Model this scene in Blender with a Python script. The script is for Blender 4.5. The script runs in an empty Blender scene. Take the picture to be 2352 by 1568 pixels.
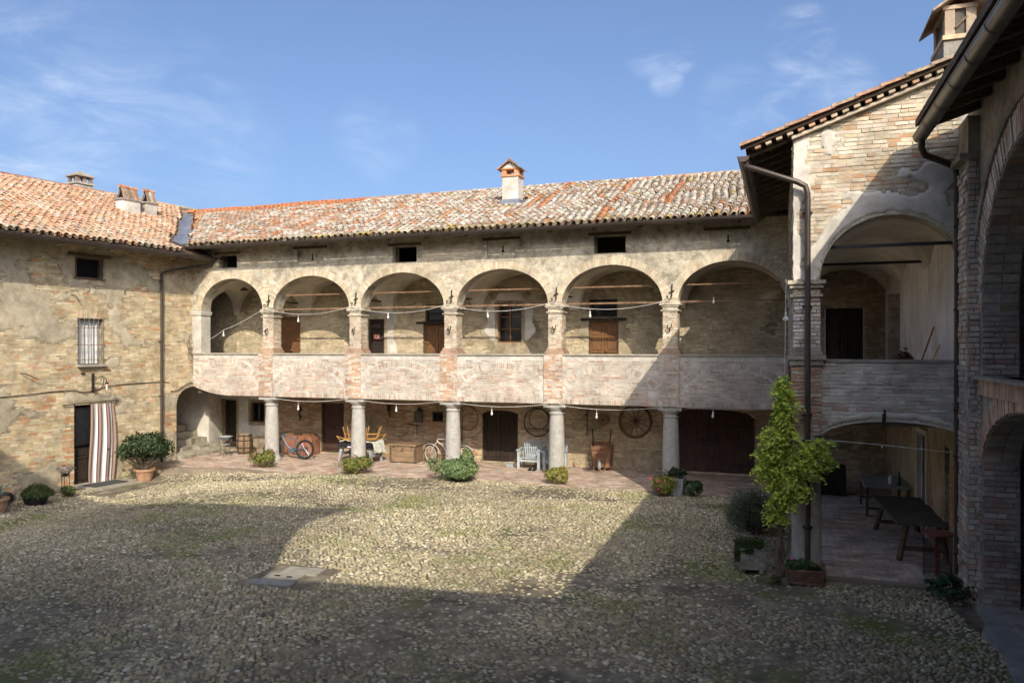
import bpy, math, random
import numpy as np
from mathutils import Vector, Matrix

S = bpy.context.scene
C = S.collection
R = math.radians
rnd = random.Random(7)
rng = np.random.default_rng(7)

# ------------------------------------------------------------------ camera, sky, sun, exposure
cd = bpy.data.cameras.new('camera')
cam = bpy.data.objects.new('camera', cd); C.objects.link(cam)
CAMP = np.array((0.0, 0.0, 4.2))
cam.location = CAMP
cam.rotation_euler = (R(90), 0, R(19.4))
cd.sensor_width = 36; cd.lens = 1750 / 2352 * 36
cd.shift_y = 0.0055
cd.clip_start = 0.05; cd.clip_end = 3000
S.camera = cam

SUN = Vector((0.54, -1.0, 0.76)).normalized()          # towards the sun
SUN_EL = math.asin(SUN.z); SUN_AZ = math.atan2(SUN.x, SUN.y)
ld = bpy.data.lights.new('sun', 'SUN'); ld.energy = 2.7; ld.angle = R(0.42); ld.color = (1.0, 0.90, 0.74)
sun = bpy.data.objects.new('sun', ld); C.objects.link(sun)
sun.rotation_euler = SUN.to_track_quat('Z', 'Y').to_euler()
sun.location = (0, 0, 40)

S.view_settings.view_transform = 'Standard'; S.view_settings.look = 'None'
S.view_settings.gamma = 1; S.view_settings.use_curve_mapping = False
S.view_settings.exposure = 0.6
S.cycles.diffuse_bounces = 8; S.cycles.max_bounces = 12

W = bpy.data.worlds.new('World'); S.world = W; W.use_nodes = True
wn, wl = W.node_tree.nodes, W.node_tree.links
wn.clear()
def N(t, ns=None, **kw):
    n = (wn if ns is None else ns).new(t)
    for k, v in kw.items(): setattr(n, k, v)
    return n
sky = N('ShaderNodeTexSky', sky_type='NISHITA'); sky.sun_disc = False
sky.sun_elevation = SUN_EL; sky.sun_rotation = SUN_AZ
sky.altitude = 60; sky.air_density = 0.75; sky.dust_density = 5.0; sky.ozone_density = 4.0
tc = N('ShaderNodeTexCoord')
mp = N('ShaderNodeMapping'); mp.inputs['Scale'].default_value = (3.0, 3.0, 9.0); wl.new(tc.outputs['Generated'], mp.inputs[0])
cn = N('ShaderNodeTexNoise'); cn.inputs['Scale'].default_value = 2.6; cn.inputs['Detail'].default_value = 9; cn.inputs['Roughness'].default_value = .62; cn.inputs['Distortion'].default_value = .5
wl.new(mp.outputs[0], cn.inputs['Vector'])
def px_dir(x, y):
    a = (x - 1176) / 1750; s, c = math.sin(R(19.4)), math.cos(R(19.4))
    return Vector((-s + a * c, c + a * s, (797 - y) / 1750)).normalized()
acc = None
for (x, y, cosr, amt) in [(40, 330, .978, .55), (380, 330, .990, .35), (1490, 120, .9994, .4), (1530, 185, .9997, .4), (1560, 130, .9997, .45),
                          (1835, 92, .9990, .75), (1840, 235, .9984, .8), (1930, 215, .9988, .6), (870, 320, .998, .25), (1690, 240, .9985, .3)]:
    dt = N('ShaderNodeVectorMath', operation='DOT_PRODUCT'); dt.inputs[1].default_value = px_dir(x, y)
    wl.new(tc.outputs['Generated'], dt.inputs[0])
    mr = N('ShaderNodeMapRange', interpolation_type='SMOOTHSTEP'); mr.inputs['From Min'].default_value = cosr; mr.inputs['From Max'].default_value = 1.0 - (1 - cosr) * .15
    mr.inputs['To Max'].default_value = amt
    wl.new(dt.outputs['Value'], mr.inputs['Value'])
    if acc is None: acc = mr.outputs[0]
    else:
        mx = N('ShaderNodeMath', operation='MAXIMUM'); wl.new(acc, mx.inputs[0]); wl.new(mr.outputs[0], mx.inputs[1]); acc = mx.outputs[0]
cr = N('ShaderNodeMapRange', interpolation_type='SMOOTHSTEP'); cr.inputs['From Min'].default_value = .36; cr.inputs['From Max'].default_value = .98
wl.new(cn.outputs['Fac'], cr.inputs['Value'])
mm = N('ShaderNodeMath', operation='MULTIPLY'); wl.new(acc, mm.inputs[0]); wl.new(cr.outputs[0], mm.inputs[1])
mixc = N('ShaderNodeMix', data_type='RGBA'); wl.new(mm.outputs[0], mixc.inputs['Factor'])
wl.new(sky.outputs[0], mixc.inputs['A']); mixc.inputs['B'].default_value = (4.6, 5.0, 5.7, 1)
bg = N('ShaderNodeBackground'); bg.inputs['Strength'].default_value = 0.15
wo = N('ShaderNodeOutputWorld')
wl.new(mixc.outputs['Result'], bg.inputs['Color']); wl.new(bg.outputs[0], wo.inputs['Surface'])

# ------------------------------------------------------------------ materials
def mat(name, stops, scale=3.0, rough=.85, bump=.3, bscale=40, stain=.25, tint=False, metal=0, stretch=(1, 1, 1), detail=6, moss=0, bdist=.01, coat=0, trans=0, spec=.3, low=None):
    m = bpy.data.materials.new(name); m.use_nodes = True
    n, l = m.node_tree.nodes, m.node_tree.links; n.clear()
    out = N('ShaderNodeOutputMaterial', n); p = N('ShaderNodeBsdfPrincipled', n)
    p.inputs['Roughness'].default_value = rough; p.inputs['Metallic'].default_value = metal; p.inputs['Specular IOR Level'].default_value = spec
    if coat: p.inputs['Coat Weight'].default_value = coat
    g = N('ShaderNodeNewGeometry', n)
    mpp = N('ShaderNodeMapping', n); mpp.inputs['Scale'].default_value = stretch; l.new(g.outputs['Position'], mpp.inputs[0])
    ns = N('ShaderNodeTexNoise', n); ns.inputs['Scale'].default_value = scale; ns.inputs['Detail'].default_value = detail; ns.inputs['Roughness'].default_value = .62
    l.new(mpp.outputs[0], ns.inputs['Vector'])
    rp = N('ShaderNodeValToRGB', n); e = rp.color_ramp.elements
    k = len(stops)
    while len(e) < k: e.new(.5)
    for i, cc in enumerate(stops):
        e[i].position = .3 + .4 * (i / max(1, k - 1)); e[i].color = (*cc, 1)
    l.new(ns.outputs['Fac'], rp.inputs[0]); col = rp.outputs[0]
    def mul(a, b, fac=1.0):
        x = N('ShaderNodeMix', n, data_type='RGBA', blend_type='MULTIPLY'); x.inputs['Factor'].default_value = fac
        l.new(a, x.inputs['A']); l.new(b, x.inputs['B']); return x.outputs['Result']
    if tint:
        at = N('ShaderNodeAttribute', n, attribute_name='tint'); oi = N('ShaderNodeObjectInfo', n)
        col = mul(col, at.outputs['Color']); col = mul(col, oi.outputs['Color'])
    if stain:
        n2 = N('ShaderNodeTexNoise', n); n2.inputs['Scale'].default_value = scale * .22; n2.inputs['Detail'].default_value = 7; n2.inputs['Roughness'].default_value = .7
        l.new(g.outputs['Position'], n2.inputs['Vector'])
        r2 = N('ShaderNodeMapRange', n); r2.inputs['From Min'].default_value = .35; r2.inputs['From Max'].default_value = .62; r2.inputs['To Min'].default_value = 1 - stain; r2.inputs['To Max'].default_value = 1 + stain * .25
        l.new(n2.outputs['Fac'], r2.inputs['Value']); cb = N('ShaderNodeCombineColor', n)
        for q in range(3): l.new(r2.outputs[0], cb.inputs[q])
        col = mul(col, cb.outputs[0])
    if moss:
        n3 = N('ShaderNodeTexNoise', n); n3.inputs['Scale'].default_value = .45; n3.inputs['Detail'].default_value = 8; n3.inputs['Roughness'].default_value = .68
        l.new(g.outputs['Position'], n3.inputs['Vector'])
        r3 = N('ShaderNodeMapRange', n); r3.inputs['From Min'].default_value = .52; r3.inputs['From Max'].default_value = .66; r3.inputs['To Max'].default_value = moss
        l.new(n3.outputs['Fac'], r3.inputs['Value'])
        x = N('ShaderNodeMix', n, data_type='RGBA'); l.new(r3.outputs[0], x.inputs['Factor']); l.new(col, x.inputs['A']); x.inputs['B'].default_value = (.13, .165, .02, 1)
        col = x.outputs['Result']
    l.new(col, p.inputs['Base Color'])
    if bump:
        nb = N('ShaderNodeTexNoise', n); nb.inputs['Scale'].default_value = bscale; nb.inputs['Detail'].default_value = 5; l.new(g.outputs['Position'], nb.inputs['Vector'])
        b = N('ShaderNodeBump', n); b.inputs['Strength'].default_value = bump; b.inputs['Distance'].default_value = bdist
        l.new(nb.outputs['Fac'], b.inputs['Height']); l.new(b.outputs[0], p.inputs['Normal'])
    if trans:
        tr = N('ShaderNodeBsdfTranslucent', n); l.new(col, tr.inputs['Color']); ms = N('ShaderNodeMixShader', n); ms.inputs[0].default_value = trans
        l.new(p.outputs[0], ms.inputs[1]); l.new(tr.outputs[0], ms.inputs[2]); l.new(ms.outputs[0], out.inputs[0])
    else: l.new(p.outputs[0], out.inputs[0])
    return m

PL = {}
def defm(k, *a, **kw): PL[k] = mat(k, *a, **kw)
defm('facade_plaster', [(.27, .235, .17), (.45, .40, .30), (.56, .51, .40), (.62, .57, .47)], scale=5.2, stain=.45, bump=.9, bscale=14, bdist=.03)
defm('mortar_ochre', [(.27, .22, .145), (.40, .335, .225), (.50, .43, .30)], scale=6, stain=.45, bump=.9, bscale=18, bdist=.03)
defm('left_plaster', [(.37, .32, .22), (.47, .41, .29), (.54, .48, .36)], scale=4.2, stain=.38, bump=.6, bscale=16, bdist=.02)
defm('white_plaster', [(.50, .46, .39), (.66, .62, .54), (.73, .69, .62)], scale=2.4, stain=.38, bump=.4, bscale=12, bdist=.02)
defm('vault_plaster', [(.58, .52, .42), (.74, .68, .57), (.79, .74, .64)], scale=1.4, stain=.35, bump=.35, bscale=9, bdist=.02)
defm('streaky_white_plaster', [(.56, .52, .47), (.76, .73, .69), (.80, .78, .75)], scale=3.2, stain=.25, bump=.3, bscale=12, stretch=(1.6, 1.6, .28))
defm('pale_mortar', [(.44, .405, .35), (.58, .54, .475), (.64, .60, .54)], scale=5, stain=.28, bump=.7, bscale=20, bdist=.02)
defm('dark_mortar', [(.22, .195, .16), (.34, .31, .26), (.42, .385, .33)], scale=4, stain=.4, bump=.8, bscale=18, bdist=.02)
defm('brick', [(.92, .92, .92), (1.16, 1.16, 1.16), (1.32, 1.30, 1.26)], scale=7, stain=.38, bump=.5, bscale=40, bdist=.008, tint=True)
defm('granite', [(.36, .345, .31), (.44, .425, .385), (.48, .465, .425)], scale=30, stain=.22, bump=.35, bscale=60, detail=3)
defm('terracotta_tile', [(.48, .46, .44), (.84, .84, .84), (1.2, 1.2, 1.2)], scale=12, stain=.28, bump=.6, bscale=45, tint=True)
defm('roof_deck', [(.07, .05, .035), (.13, .09, .06)], scale=6)
defm('lead_sheet', [(.16, .18, .21), (.22, .24, .28), (.27, .29, .33)], scale=2, rough=.5, metal=.3, bump=.15)
defm('brown_metal', [(.06, .047, .04), (.095, .074, .062)], scale=3, rough=.42, bump=.05, metal=.35, spec=.5)
defm('grey_metal', [(.16, .15, .125), (.23, .215, .18)], scale=3, rough=.42, metal=.5, bump=.05)
defm('iron', [(.022, .018, .015), (.05, .035, .026)], scale=14, rough=.7, bump=.2)
defm('rust_iron', [(.10, .055, .03), (.22, .13, .075), (.30, .20, .12)], scale=9, rough=.8)
defm('old_wood', [(.055, .038, .024), (.12, .085, .055), (.18, .135, .09)], scale=4, stretch=(1, 1, 9), bump=.5)
defm('chestnut_wood', [(.12, .055, .022), (.20, .10, .042), (.25, .13, .06)], scale=4, stretch=(6, 6, .8), bump=.35, rough=.7)
defm('dark_door_wood', [(.020, .014, .011), (.040, .027, .020), (.06, .042, .03)], scale=4, stretch=(7, 7, .7), bump=.5, rough=.75)
defm('redbrown_door', [(.045, .026, .020), (.075, .042, .032), (.10, .06, .045)], scale=4, stretch=(7, 7, .7), bump=.5, rough=.75)
defm('crate_wood', [(.14, .09, .05), (.25, .17, .10), (.32, .23, .14)], scale=5, stretch=(.8, 3, 7), bump=.4)
defm('trunk_red', [(.20, .085, .05), (.32, .145, .085), (.38, .19, .12)], scale=4, bump=.25)
defm('grey_paint', [(.36, .41, .44), (.46, .52, .55)], scale=6, rough=.5, bump=.2)
defm('foosball_grey', [(.30, .33, .35), (.38, .41, .43)], scale=6, rough=.5, bump=.1)
defm('bamboo', [(.50, .26, .07), (.66, .38, .12)], scale=9, rough=.45, bump=.1)
defm('black_plastic', [(.010, .010, .012), (.022, .022, .026)], scale=8, rough=.45, bump=.05, spec=.5)
defm('tyre', [(.014, .014, .014), (.035, .034, .032)], scale=20, rough=.8)
defm('silver', [(.45, .45, .46), (.6, .6, .62)], scale=8, rough=.3, metal=.8, bump=0)
defm('cream_paint', [(.60, .56, .47), (.70, .66, .56)], scale=8, rough=.35, bump=0, coat=.4)
defm('blue_frame', [(.05, .075, .10), (.10, .14, .19)], scale=14, rough=.35, bump=0, coat=.4)
defm('red_plastic', [(.6, .02, .015), (.7, .04, .02)], rough=.4, bump=0)
defm('printed_cloth', [(.08, .12, .10), (.50, .52, .44), (.66, .66, .58), (.64, .64, .56)], scale=16, detail=1, stain=0, bump=.3)
defm('cloth', [(.92, .92, .92), (1, 1, 1)], scale=9, stain=.05, bump=.15, tint=True, trans=.12)
defm('net_curtain', [(.52, .52, .50), (.66, .66, .64)], scale=5, stain=.2, bump=.1)
defm('terracotta_pot', [(.33, .17, .09), (.46, .27, .165), (.52, .37, .26)], scale=6, bump=.3)
defm('shaded_terracotta', [(.13, .075, .05), (.22, .13, .09), (.29, .19, .14)], scale=8, bump=.5)  # darker copy of terracotta_pot with the shade put into its colour
defm('black_pot', [(.018, .02, .024), (.035, .038, .045)], scale=6, rough=.55, bump=.1)
defm('stone_trough', [(.17, .165, .14), (.29, .28, .25), (.36, .35, .31)], scale=14, bump=.9, bscale=25, bdist=.02, moss=.25)
defm('speckled_stone', [(.10, .11, .10), (.34, .34, .32), (.42, .42, .40)], scale=60, detail=2, bump=.3)
defm('soil', [(.035, .025, .017), (.07, .05, .035)], scale=14)
defm('glass_bulb', [(.72, .70, .64), (.80, .78, .72)], rough=.15, bump=0, coat=.6)
defm('white_plastic', [(.66, .66, .63), (.74, .74, .70)], rough=.4, bump=0)
defm('cable', [(.55, .53, .48), (.62, .60, .55)], rough=.6, bump=0)
defm('dark_glass', [(.006, .007, .009), (.012, .014, .017)], rough=.08, bump=0, spec=.6, stain=0)
defm('black_void', [(.004, .004, .005), (.007, .007, .008)], rough=.9, bump=0, stain=0)
defm('leaf', [(.82, .82, .82), (1, 1, 1), (1.15, 1.15, 1.15)], scale=12, rough=.5, stain=.1, bump=0, tint=True, trans=.3, spec=.35)
defm('petal', [(.9, .9, .9), (1, 1, 1)], scale=12, rough=.6, stain=0, bump=0, tint=True, trans=.3)
defm('bark', [(.09, .07, .05), (.17, .135, .10), (.23, .19, .145)], scale=9, stretch=(3, 3, .6), bump=.8, bdist=.02)
defm('cobble', [(.95, .95, .93), (1.28, 1.28, 1.24), (1.5, 1.5, 1.44)], scale=16, rough=.75, stain=.25, bump=.35, bscale=50, tint=True, moss=.5)
defm('dirt', [(.10, .085, .058), (.20, .17, .118), (.36, .31, .22)], scale=2.6, stain=.35, bump=.8, bscale=28, bdist=.03, moss=.9)
defm('dust', [(.24, .195, .14), (.31, .26, .19)], scale=6, stain=.2, bump=.6, bscale=26)
defm('concrete', [(.20, .195, .18), (.28, .27, .25), (.34, .33, .31)], scale=4, bump=.4)
defm('limestone_slab', [(.30, .27, .21), (.38, .345, .275), (.43, .39, .32)], scale=5, bump=.4)
defm('step_stone', [(.22, .20, .145), (.34, .31, .23), (.42, .385, .30)], scale=7, bump=.7, bscale=20, bdist=.03)
defm('mat_rubber', [(.05, .055, .055), (.085, .09, .09)], scale=20, bump=.4)
defm('red_enamel', [(.13, .035, .035), (.21, .07, .07), (.30, .13, .125)], scale=20, rough=.45)
defm('rusty_barrow', [(.17, .08, .045), (.28, .145, .085), (.34, .20, .13)], scale=7, rough=.7)
defm('blue_paint', [(.06, .14, .30), (.08, .18, .36)], rough=.35, bump=0)
defm('green_glass', [(.02, .08, .05), (.03, .11, .07)], rough=.15, bump=0)
defm('slate_table', [(.09, .082, .07), (.14, .13, .11)], scale=6, bump=.3)
defm('sign_orange', [(.50, .13, .07), (.56, .17, .09)], rough=.6, bump=0)
defm('paint', [(1, 1, 1), (1, 1, 1)], rough=.55, bump=0, stain=0, tint=True)

# ------------------------------------------------------------------ mesh helpers
def finish_mesh(name, verts, faces, tints=None, smooth=False):
    me = bpy.data.meshes.new(name)
    me.from_pydata(verts, [], faces)
    a = me.attributes.new('tint', 'FLOAT_COLOR', 'FACE')
    n = len(me.polygons)
    arr = np.ones((n, 4), dtype=np.float32)
    if tints is not None: arr[:, :3] = np.asarray(tints, dtype=np.float32)[:n, :3]
    a.data.foreach_set('color', arr.ravel())
    if smooth: me.polygons.foreach_set('use_smooth', np.ones(n, dtype=bool))
    return me

def np_mesh(name, V, F, tints, smooth=False):
    """V (n,3) array, F (m,k) array with one face size"""
    me = bpy.data.meshes.new(name)
    n, m, k = len(V), len(F), F.shape[1]
    me.vertices.add(n); me.vertices.foreach_set('co', np.ascontiguousarray(V, dtype=np.float32).ravel())
    me.loops.add(m * k); me.polygons.add(m)
    me.polygons.foreach_set('loop_start', np.arange(0, m * k, k, dtype=np.int32))
    me.loops.foreach_set('vertex_index', np.ascontiguousarray(F, dtype=np.int32).ravel())
    me.update(calc_edges=True)
    a = me.attributes.new('tint', 'FLOAT_COLOR', 'FACE')
    arr = np.ones((m, 4), dtype=np.float32); arr[:, :3] = tints
    a.data.foreach_set('color', arr.ravel())
    me.polygons.foreach_set('use_smooth', np.full(m, smooth, dtype=bool))
    return me

def base_matrix(o): return Matrix.Translation(o.location) @ o.rotation_euler.to_matrix().to_4x4()

def link(name, me, m, parent=None, world=False):
    o = bpy.data.objects.new(name, me); C.objects.link(o)
    if m is not None and not me.materials: me.materials.append(PL[m] if isinstance(m, str) else m)
    if parent is not None:
        o.parent = parent
        if world: o.matrix_parent_inverse = base_matrix(parent).inverted()
    return o

class MB:
    def __init__(s): s.v, s.f, s.t = [], [], []
    def add(s, vs, fs, tint=(1, 1, 1)):
        b = len(s.v); s.v += [tuple(v) for v in vs]; s.f += [tuple(b + i for i in f) for f in fs]; s.t += [tint] * len(fs); return s
    def box(s, c, size, rz=0, rx=0, ry=0, tint=(1, 1, 1)):
        hx, hy, hz = [q / 2 for q in size]
        M = Matrix.Rotation(rz, 3, 'Z') @ Matrix.Rotation(ry, 3, 'Y') @ Matrix.Rotation(rx, 3, 'X'); c = Vector(c)
        vs = [c + M @ Vector((x * hx, y * hy, z * hz)) for z in (-1, 1) for y in (-1, 1) for x in (-1, 1)]
        return s.add(vs, [(0, 2, 3, 1), (4, 5, 7, 6), (0, 1, 5, 4), (2, 6, 7, 3), (0, 4, 6, 2), (1, 3, 7, 5)], tint)
    def beam(s, p, q, w, h, up=(0, 0, 1), tint=(1, 1, 1), w2=None):
        p, q = Vector(p), Vector(q); d = (q - p).normalized(); u = Vector(up); sd = d.cross(u)
        if sd.length < 1e-4: sd = d.cross(Vector((0, 1, 0)))
        sd.normalize(); uu = sd.cross(d).normalized(); w2 = w if w2 is None else w2
        vs = []
        for c, ww in ((p, w), (q, w2)):
            for a, b in ((-1, -1), (1, -1), (1, 1), (-1, 1)): vs.append(c + sd * a * ww / 2 + uu * b * h / 2)
        return s.add(vs, [(0, 1, 2, 3), (4, 7, 6, 5), (0, 4, 5, 1), (1, 5, 6, 2), (2, 6, 7, 3), (3, 7, 4, 0)], tint)
    def tube(s, pts, r, seg=7, tint=(1, 1, 1), closed=False, arc=None):
        pts = [Vector(p) for p in pts]; n = len(pts); rs = r if isinstance(r, (list, tuple)) else [r] * n
        vs = []; prev = None
        for i, p in enumerate(pts):
            if closed: d = (pts[(i + 1) % n] - pts[i - 1]).normalized()
            else: d = (pts[min(i + 1, n - 1)] - pts[max(i - 1, 0)]).normalized()
            if prev is None:
                a = Vector((0, 0, 1)) if abs(d.z) < .9 else Vector((1, 0, 0)); a = (a - d * a.dot(d)).normalized()
            else: a = (prev - d * prev.dot(d)); a = a.normalized() if a.length > 1e-5 else prev
            prev = a; b = d.cross(a)
            for k in range(seg):
                th = 2 * math.pi * k / seg; vs.append(p + (a * math.cos(th) + b * math.sin(th)) * rs[i])
        fs = []
        for i in range(n if closed else n - 1):
            j = (i + 1) % n
            for k in range(seg): fs.append((i * seg + k, i * seg + (k + 1) % seg, j * seg + (k + 1) % seg, j * seg + k))
        if not closed: fs.append(tuple(range(seg))[::-1]); fs.append(tuple((n - 1) * seg + k for k in range(seg)))
        return s.add(vs, fs, tint)
    def lathe(s, c, prof, seg=20, tint=(1, 1, 1), squash=1):
        c = Vector(c); vs = []; fs = []
        for (r, z) in prof:
            for k in range(seg):
                th = 2 * math.pi * k / seg; vs.append(c + Vector((r * math.cos(th), r * math.sin(th) * squash, z)))
        for i in range(len(prof) - 1):
            for k in range(seg): fs.append((i * seg + k, i * seg + (k + 1) % seg, (i + 1) * seg + (k + 1) % seg, (i + 1) * seg + k))
        fs.append(tuple(range(seg))[::-1]); fs.append(tuple((len(prof) - 1) * seg + k for k in range(seg)))
        return s.add(vs, fs, tint)
    def ring(s, c, axis, Rr, r, seg=28, rs=6, tint=(1, 1, 1), a0=0, a1=2 * math.pi):
        axis = Vector(axis).normalized(); a = axis.cross(Vector((0, 0, 1)))
        if a.length < .1: a = Vector((1, 0, 0))
        a.normalize(); b = axis.cross(a); c = Vector(c); full = abs(a1 - a0 - 2 * math.pi) < 1e-3
        n = seg if full else seg + 1
        pts = [c + (a * math.cos(a0 + (a1 - a0) * i / seg) + b * math.sin(a0 + (a1 - a0) * i / seg)) * Rr for i in range(n)]
        return s.tube(pts, r, rs, tint, closed=full)
    def poly(s, pts, ex, tint=(1, 1, 1)):
        """polygon pts extruded by vector ex"""
        n = len(pts); ex = Vector(ex); vs = [Vector(p) for p in pts] + [Vector(p) + ex for p in pts]
        fs = [tuple(range(n)), tuple(range(2 * n - 1, n - 1, -1))] + [(i, n + i, n + (i + 1) % n, (i + 1) % n) for i in range(n)]
        return s.add(vs, fs, tint)
    def build(s, name, m, parent=None, world=False, smooth=False):
        me = finish_mesh(name, s.v, s.f, s.t, smooth)
        if smooth:
            try: me.set_sharp_from_angle(angle=R(40))
            except Exception: pass
        return link(name, me, m, parent, world)

def thing(name, label, cat, loc=(0, 0, 0), rz=0, group=None):
    o = bpy.data.objects.new(name, None); C.objects.link(o); o.empty_display_size = .2
    o.location = loc; o.rotation_euler = (0, 0, rz); o['label'] = label; o['category'] = cat
    if group: o['group'] = group
    return o
def tag(o, label, cat, group=None):
    o['label'] = label; o['category'] = cat
    if group: o['group'] = group
    return o
def struct(o): o['kind'] = 'structure'; return o
def stuff(o): o['kind'] = 'stuff'; return o
def dup(root, loc, rz, label):
    r = root.copy(); C.objects.link(r); r.location = loc; r.rotation_euler = (0, 0, rz); r['label'] = label
    def rec(src, dst):
        for ch in list(src.children):
            c = ch.copy(); C.objects.link(c); c.parent = dst; rec(ch, c)
    rec(root, r); return r

# value noise for masks
def _h(ix, iy, seed):
    v = (ix.astype(np.int64) * 374761393 + iy.astype(np.int64) * 668265263 + seed * 1442695041) & 0xffffffff
    v = ((v ^ (v >> 13)) * 1274126177) & 0xffffffff
    return ((v ^ (v >> 16)) & 0xffff) / 65535.0
def vnoise(x, y, seed=0):
    x = np.asarray(x, float); y = np.asarray(y, float)
    ix, iy = np.floor(x), np.floor(y); fx, fy = x - ix, y - iy; fx = fx * fx * (3 - 2 * fx); fy = fy * fy * (3 - 2 * fy)
    a, b, c, d = _h(ix, iy, seed), _h(ix + 1, iy, seed), _h(ix, iy + 1, seed), _h(ix + 1, iy + 1, seed)
    return (a * (1 - fx) + b * fx) * (1 - fy) + (c * (1 - fx) + d * fx) * fy
def fbm(x, y, sc, seed=0, oc=4):
    t = 0; am = 1; n = 0
    for o in range(oc):
        t = t + am * vnoise(np.asarray(x) * sc, np.asarray(y) * sc, seed + o); n += am; am *= .55; sc *= 2.1
    return t / n
def ss(x): x = np.clip(x, 0, 1); return x * x * (3 - 2 * x)

class Fr:
    def __init__(s, O, U, Nn): s.O, s.U, s.N = np.array(O, float), np.array(U, float), np.array(Nn, float)
    def p(s, u, z, d=0): return tuple(s.O + s.U * u + np.array((0, 0, 1.0)) * z + s.N * d)
LA = R(9)
FM = Fr((0, 23.5, 0), (1, 0, 0), (0, -1, 0))
FB = Fr((0, 26.0, 0), (1, 0, 0), (0, -1, 0))
FL = Fr((-21.3, 23.5, 0), (math.sin(LA), math.cos(LA), 0), (math.cos(LA), -math.sin(LA), 0))   # u = -(distance from corner)
FW = Fr((0, 15.3, 0), (1, 0, 0), (0, -1, 0))
FS = Fr((.22, 0, 0), (0, 1, 0), (-1, 0, 0))
FN = Fr((3.08, 0, 0), (0, 1, 0), (-1, 0, 0))

class Op:
    """opening in a wall: arch if rise else rectangle"""
    def __init__(s, u0, u1, z0, z1, rise=0, botfn=None, topfn=None):
        s.u0, s.u1, s.z0, s.z1, s.rise = u0, u1, z0, z1, rise; s.c = (u0 + u1) / 2; s.a = (u1 - u0) / 2; s.tf = topfn
    def top(s, u):
        if s.tf: return s.tf(u)
        if not s.rise: return s.z1
        return s.z1 + s.rise * math.sqrt(max(0, 1 - ((u - s.c) / s.a) ** 2))
    def brk(s):
        if s.tf: return [s.u0 + (s.u1 - s.u0) * i / 16 for i in range(17)]
        if not s.rise: return [s.u0, s.u1]
        return [s.c - s.a * math.cos(math.pi * i / 28) for i in range(29)]

def wall(mb, fr, u0, u1, z0, z1, ops=(), th=.4, d0=0, reveal=True, z1fn=None, back=True):
    bs = sorted({round(b, 4) for b in [u0, u1] + [b for o in ops for b in o.brk() if u0 < b < u1]})
    topz = z1fn or (lambda u: z1)
    for ua, ub in zip(bs[:-1], bs[1:]):
        um = (ua + ub) / 2
        act = sorted([o for o in ops if o.u0 < um < o.u1], key=lambda o: o.z0)
        la, lb = z0, z0
        segs = []
        for o in act:
            if o.z0 > z0: segs.append((la, lb, o.z0, o.z0))
            la, lb = o.top(ua), o.top(ub)
            if reveal:
                mb.add([fr.p(ua, la, d0), fr.p(ub, lb, d0), fr.p(ub, lb, d0 - th), fr.p(ua, la, d0 - th)], [(0, 1, 2, 3)])
                if o.z0 > z0: mb.add([fr.p(ua, o.z0, d0), fr.p(ub, o.z0, d0), fr.p(ub, o.z0, d0 - th), fr.p(ua, o.z0, d0 - th)], [(3, 2, 1, 0)])
        segs.append((la, lb, topz(ua), topz(ub)))
        for (a, b, c, d) in segs:
            mb.add([fr.p(ua, a, d0), fr.p(ub, b, d0), fr.p(ub, d, d0), fr.p(ua, c, d0)], [(0, 1, 2, 3)])
            if back: mb.add([fr.p(ua, a, d0 - th), fr.p(ub, b, d0 - th), fr.p(ub, d, d0 - th), fr.p(ua, c, d0 - th)], [(3, 2, 1, 0)])
    if reveal:
        for o in ops:
            for u in (o.u0, o.u1):
                if u0 < u < u1 and o.top(u) > max(o.z0, z0) + 1e-3:
                    a, b = max(o.z0, z0), o.top(u)
                    mb.add([fr.p(u, a, d0), fr.p(u, b, d0), fr.p(u, b, d0 - th), fr.p(u, a, d0 - th)], [(0, 1, 2, 3)])
    # ends, top, bottom
    for u in (u0, u1):
        zs_ = max([z0] + [o.top(u) for o in ops if o.u0 < u < o.u1 and o.z0 <= z0])
        mb.add([fr.p(u, zs_, d0), fr.p(u, topz(u), d0), fr.p(u, topz(u), d0 - th), fr.p(u, zs_, d0 - th)], [(0, 1, 2, 3)])
    for ua, ub in zip(bs[:-1], bs[1:]):
        mb.add([fr.p(ua, topz(ua), d0), fr.p(ub, topz(ub), d0), fr.p(ub, topz(ub), d0 - th), fr.p(ua, topz(ua), d0 - th)], [(0, 1, 2, 3)])
        if not any(o.u0 < (ua + ub) / 2 < o.u1 and o.z0 <= z0 for o in ops):
            mb.add([fr.p(ua, z0, d0), fr.p(ub, z0, d0), fr.p(ub, z0, d0 - th), fr.p(ua, z0, d0 - th)], [(0, 1, 2, 3)])

# ---- bricks: collected per building; the 300 largest in view become objects, the rest one mesh
def pick(pal, n=1):
    ws = np.array([p[1] for p in pal], float); ws /= ws.sum()
    idx = rng.choice(len(pal), size=n, p=ws); c = np.array([pal[i][0] for i in idx], float)
    return c * rng.uniform(.86, 1.12, (n, 1)) * rng.uniform(.97, 1.03, (n, 3))

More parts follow.
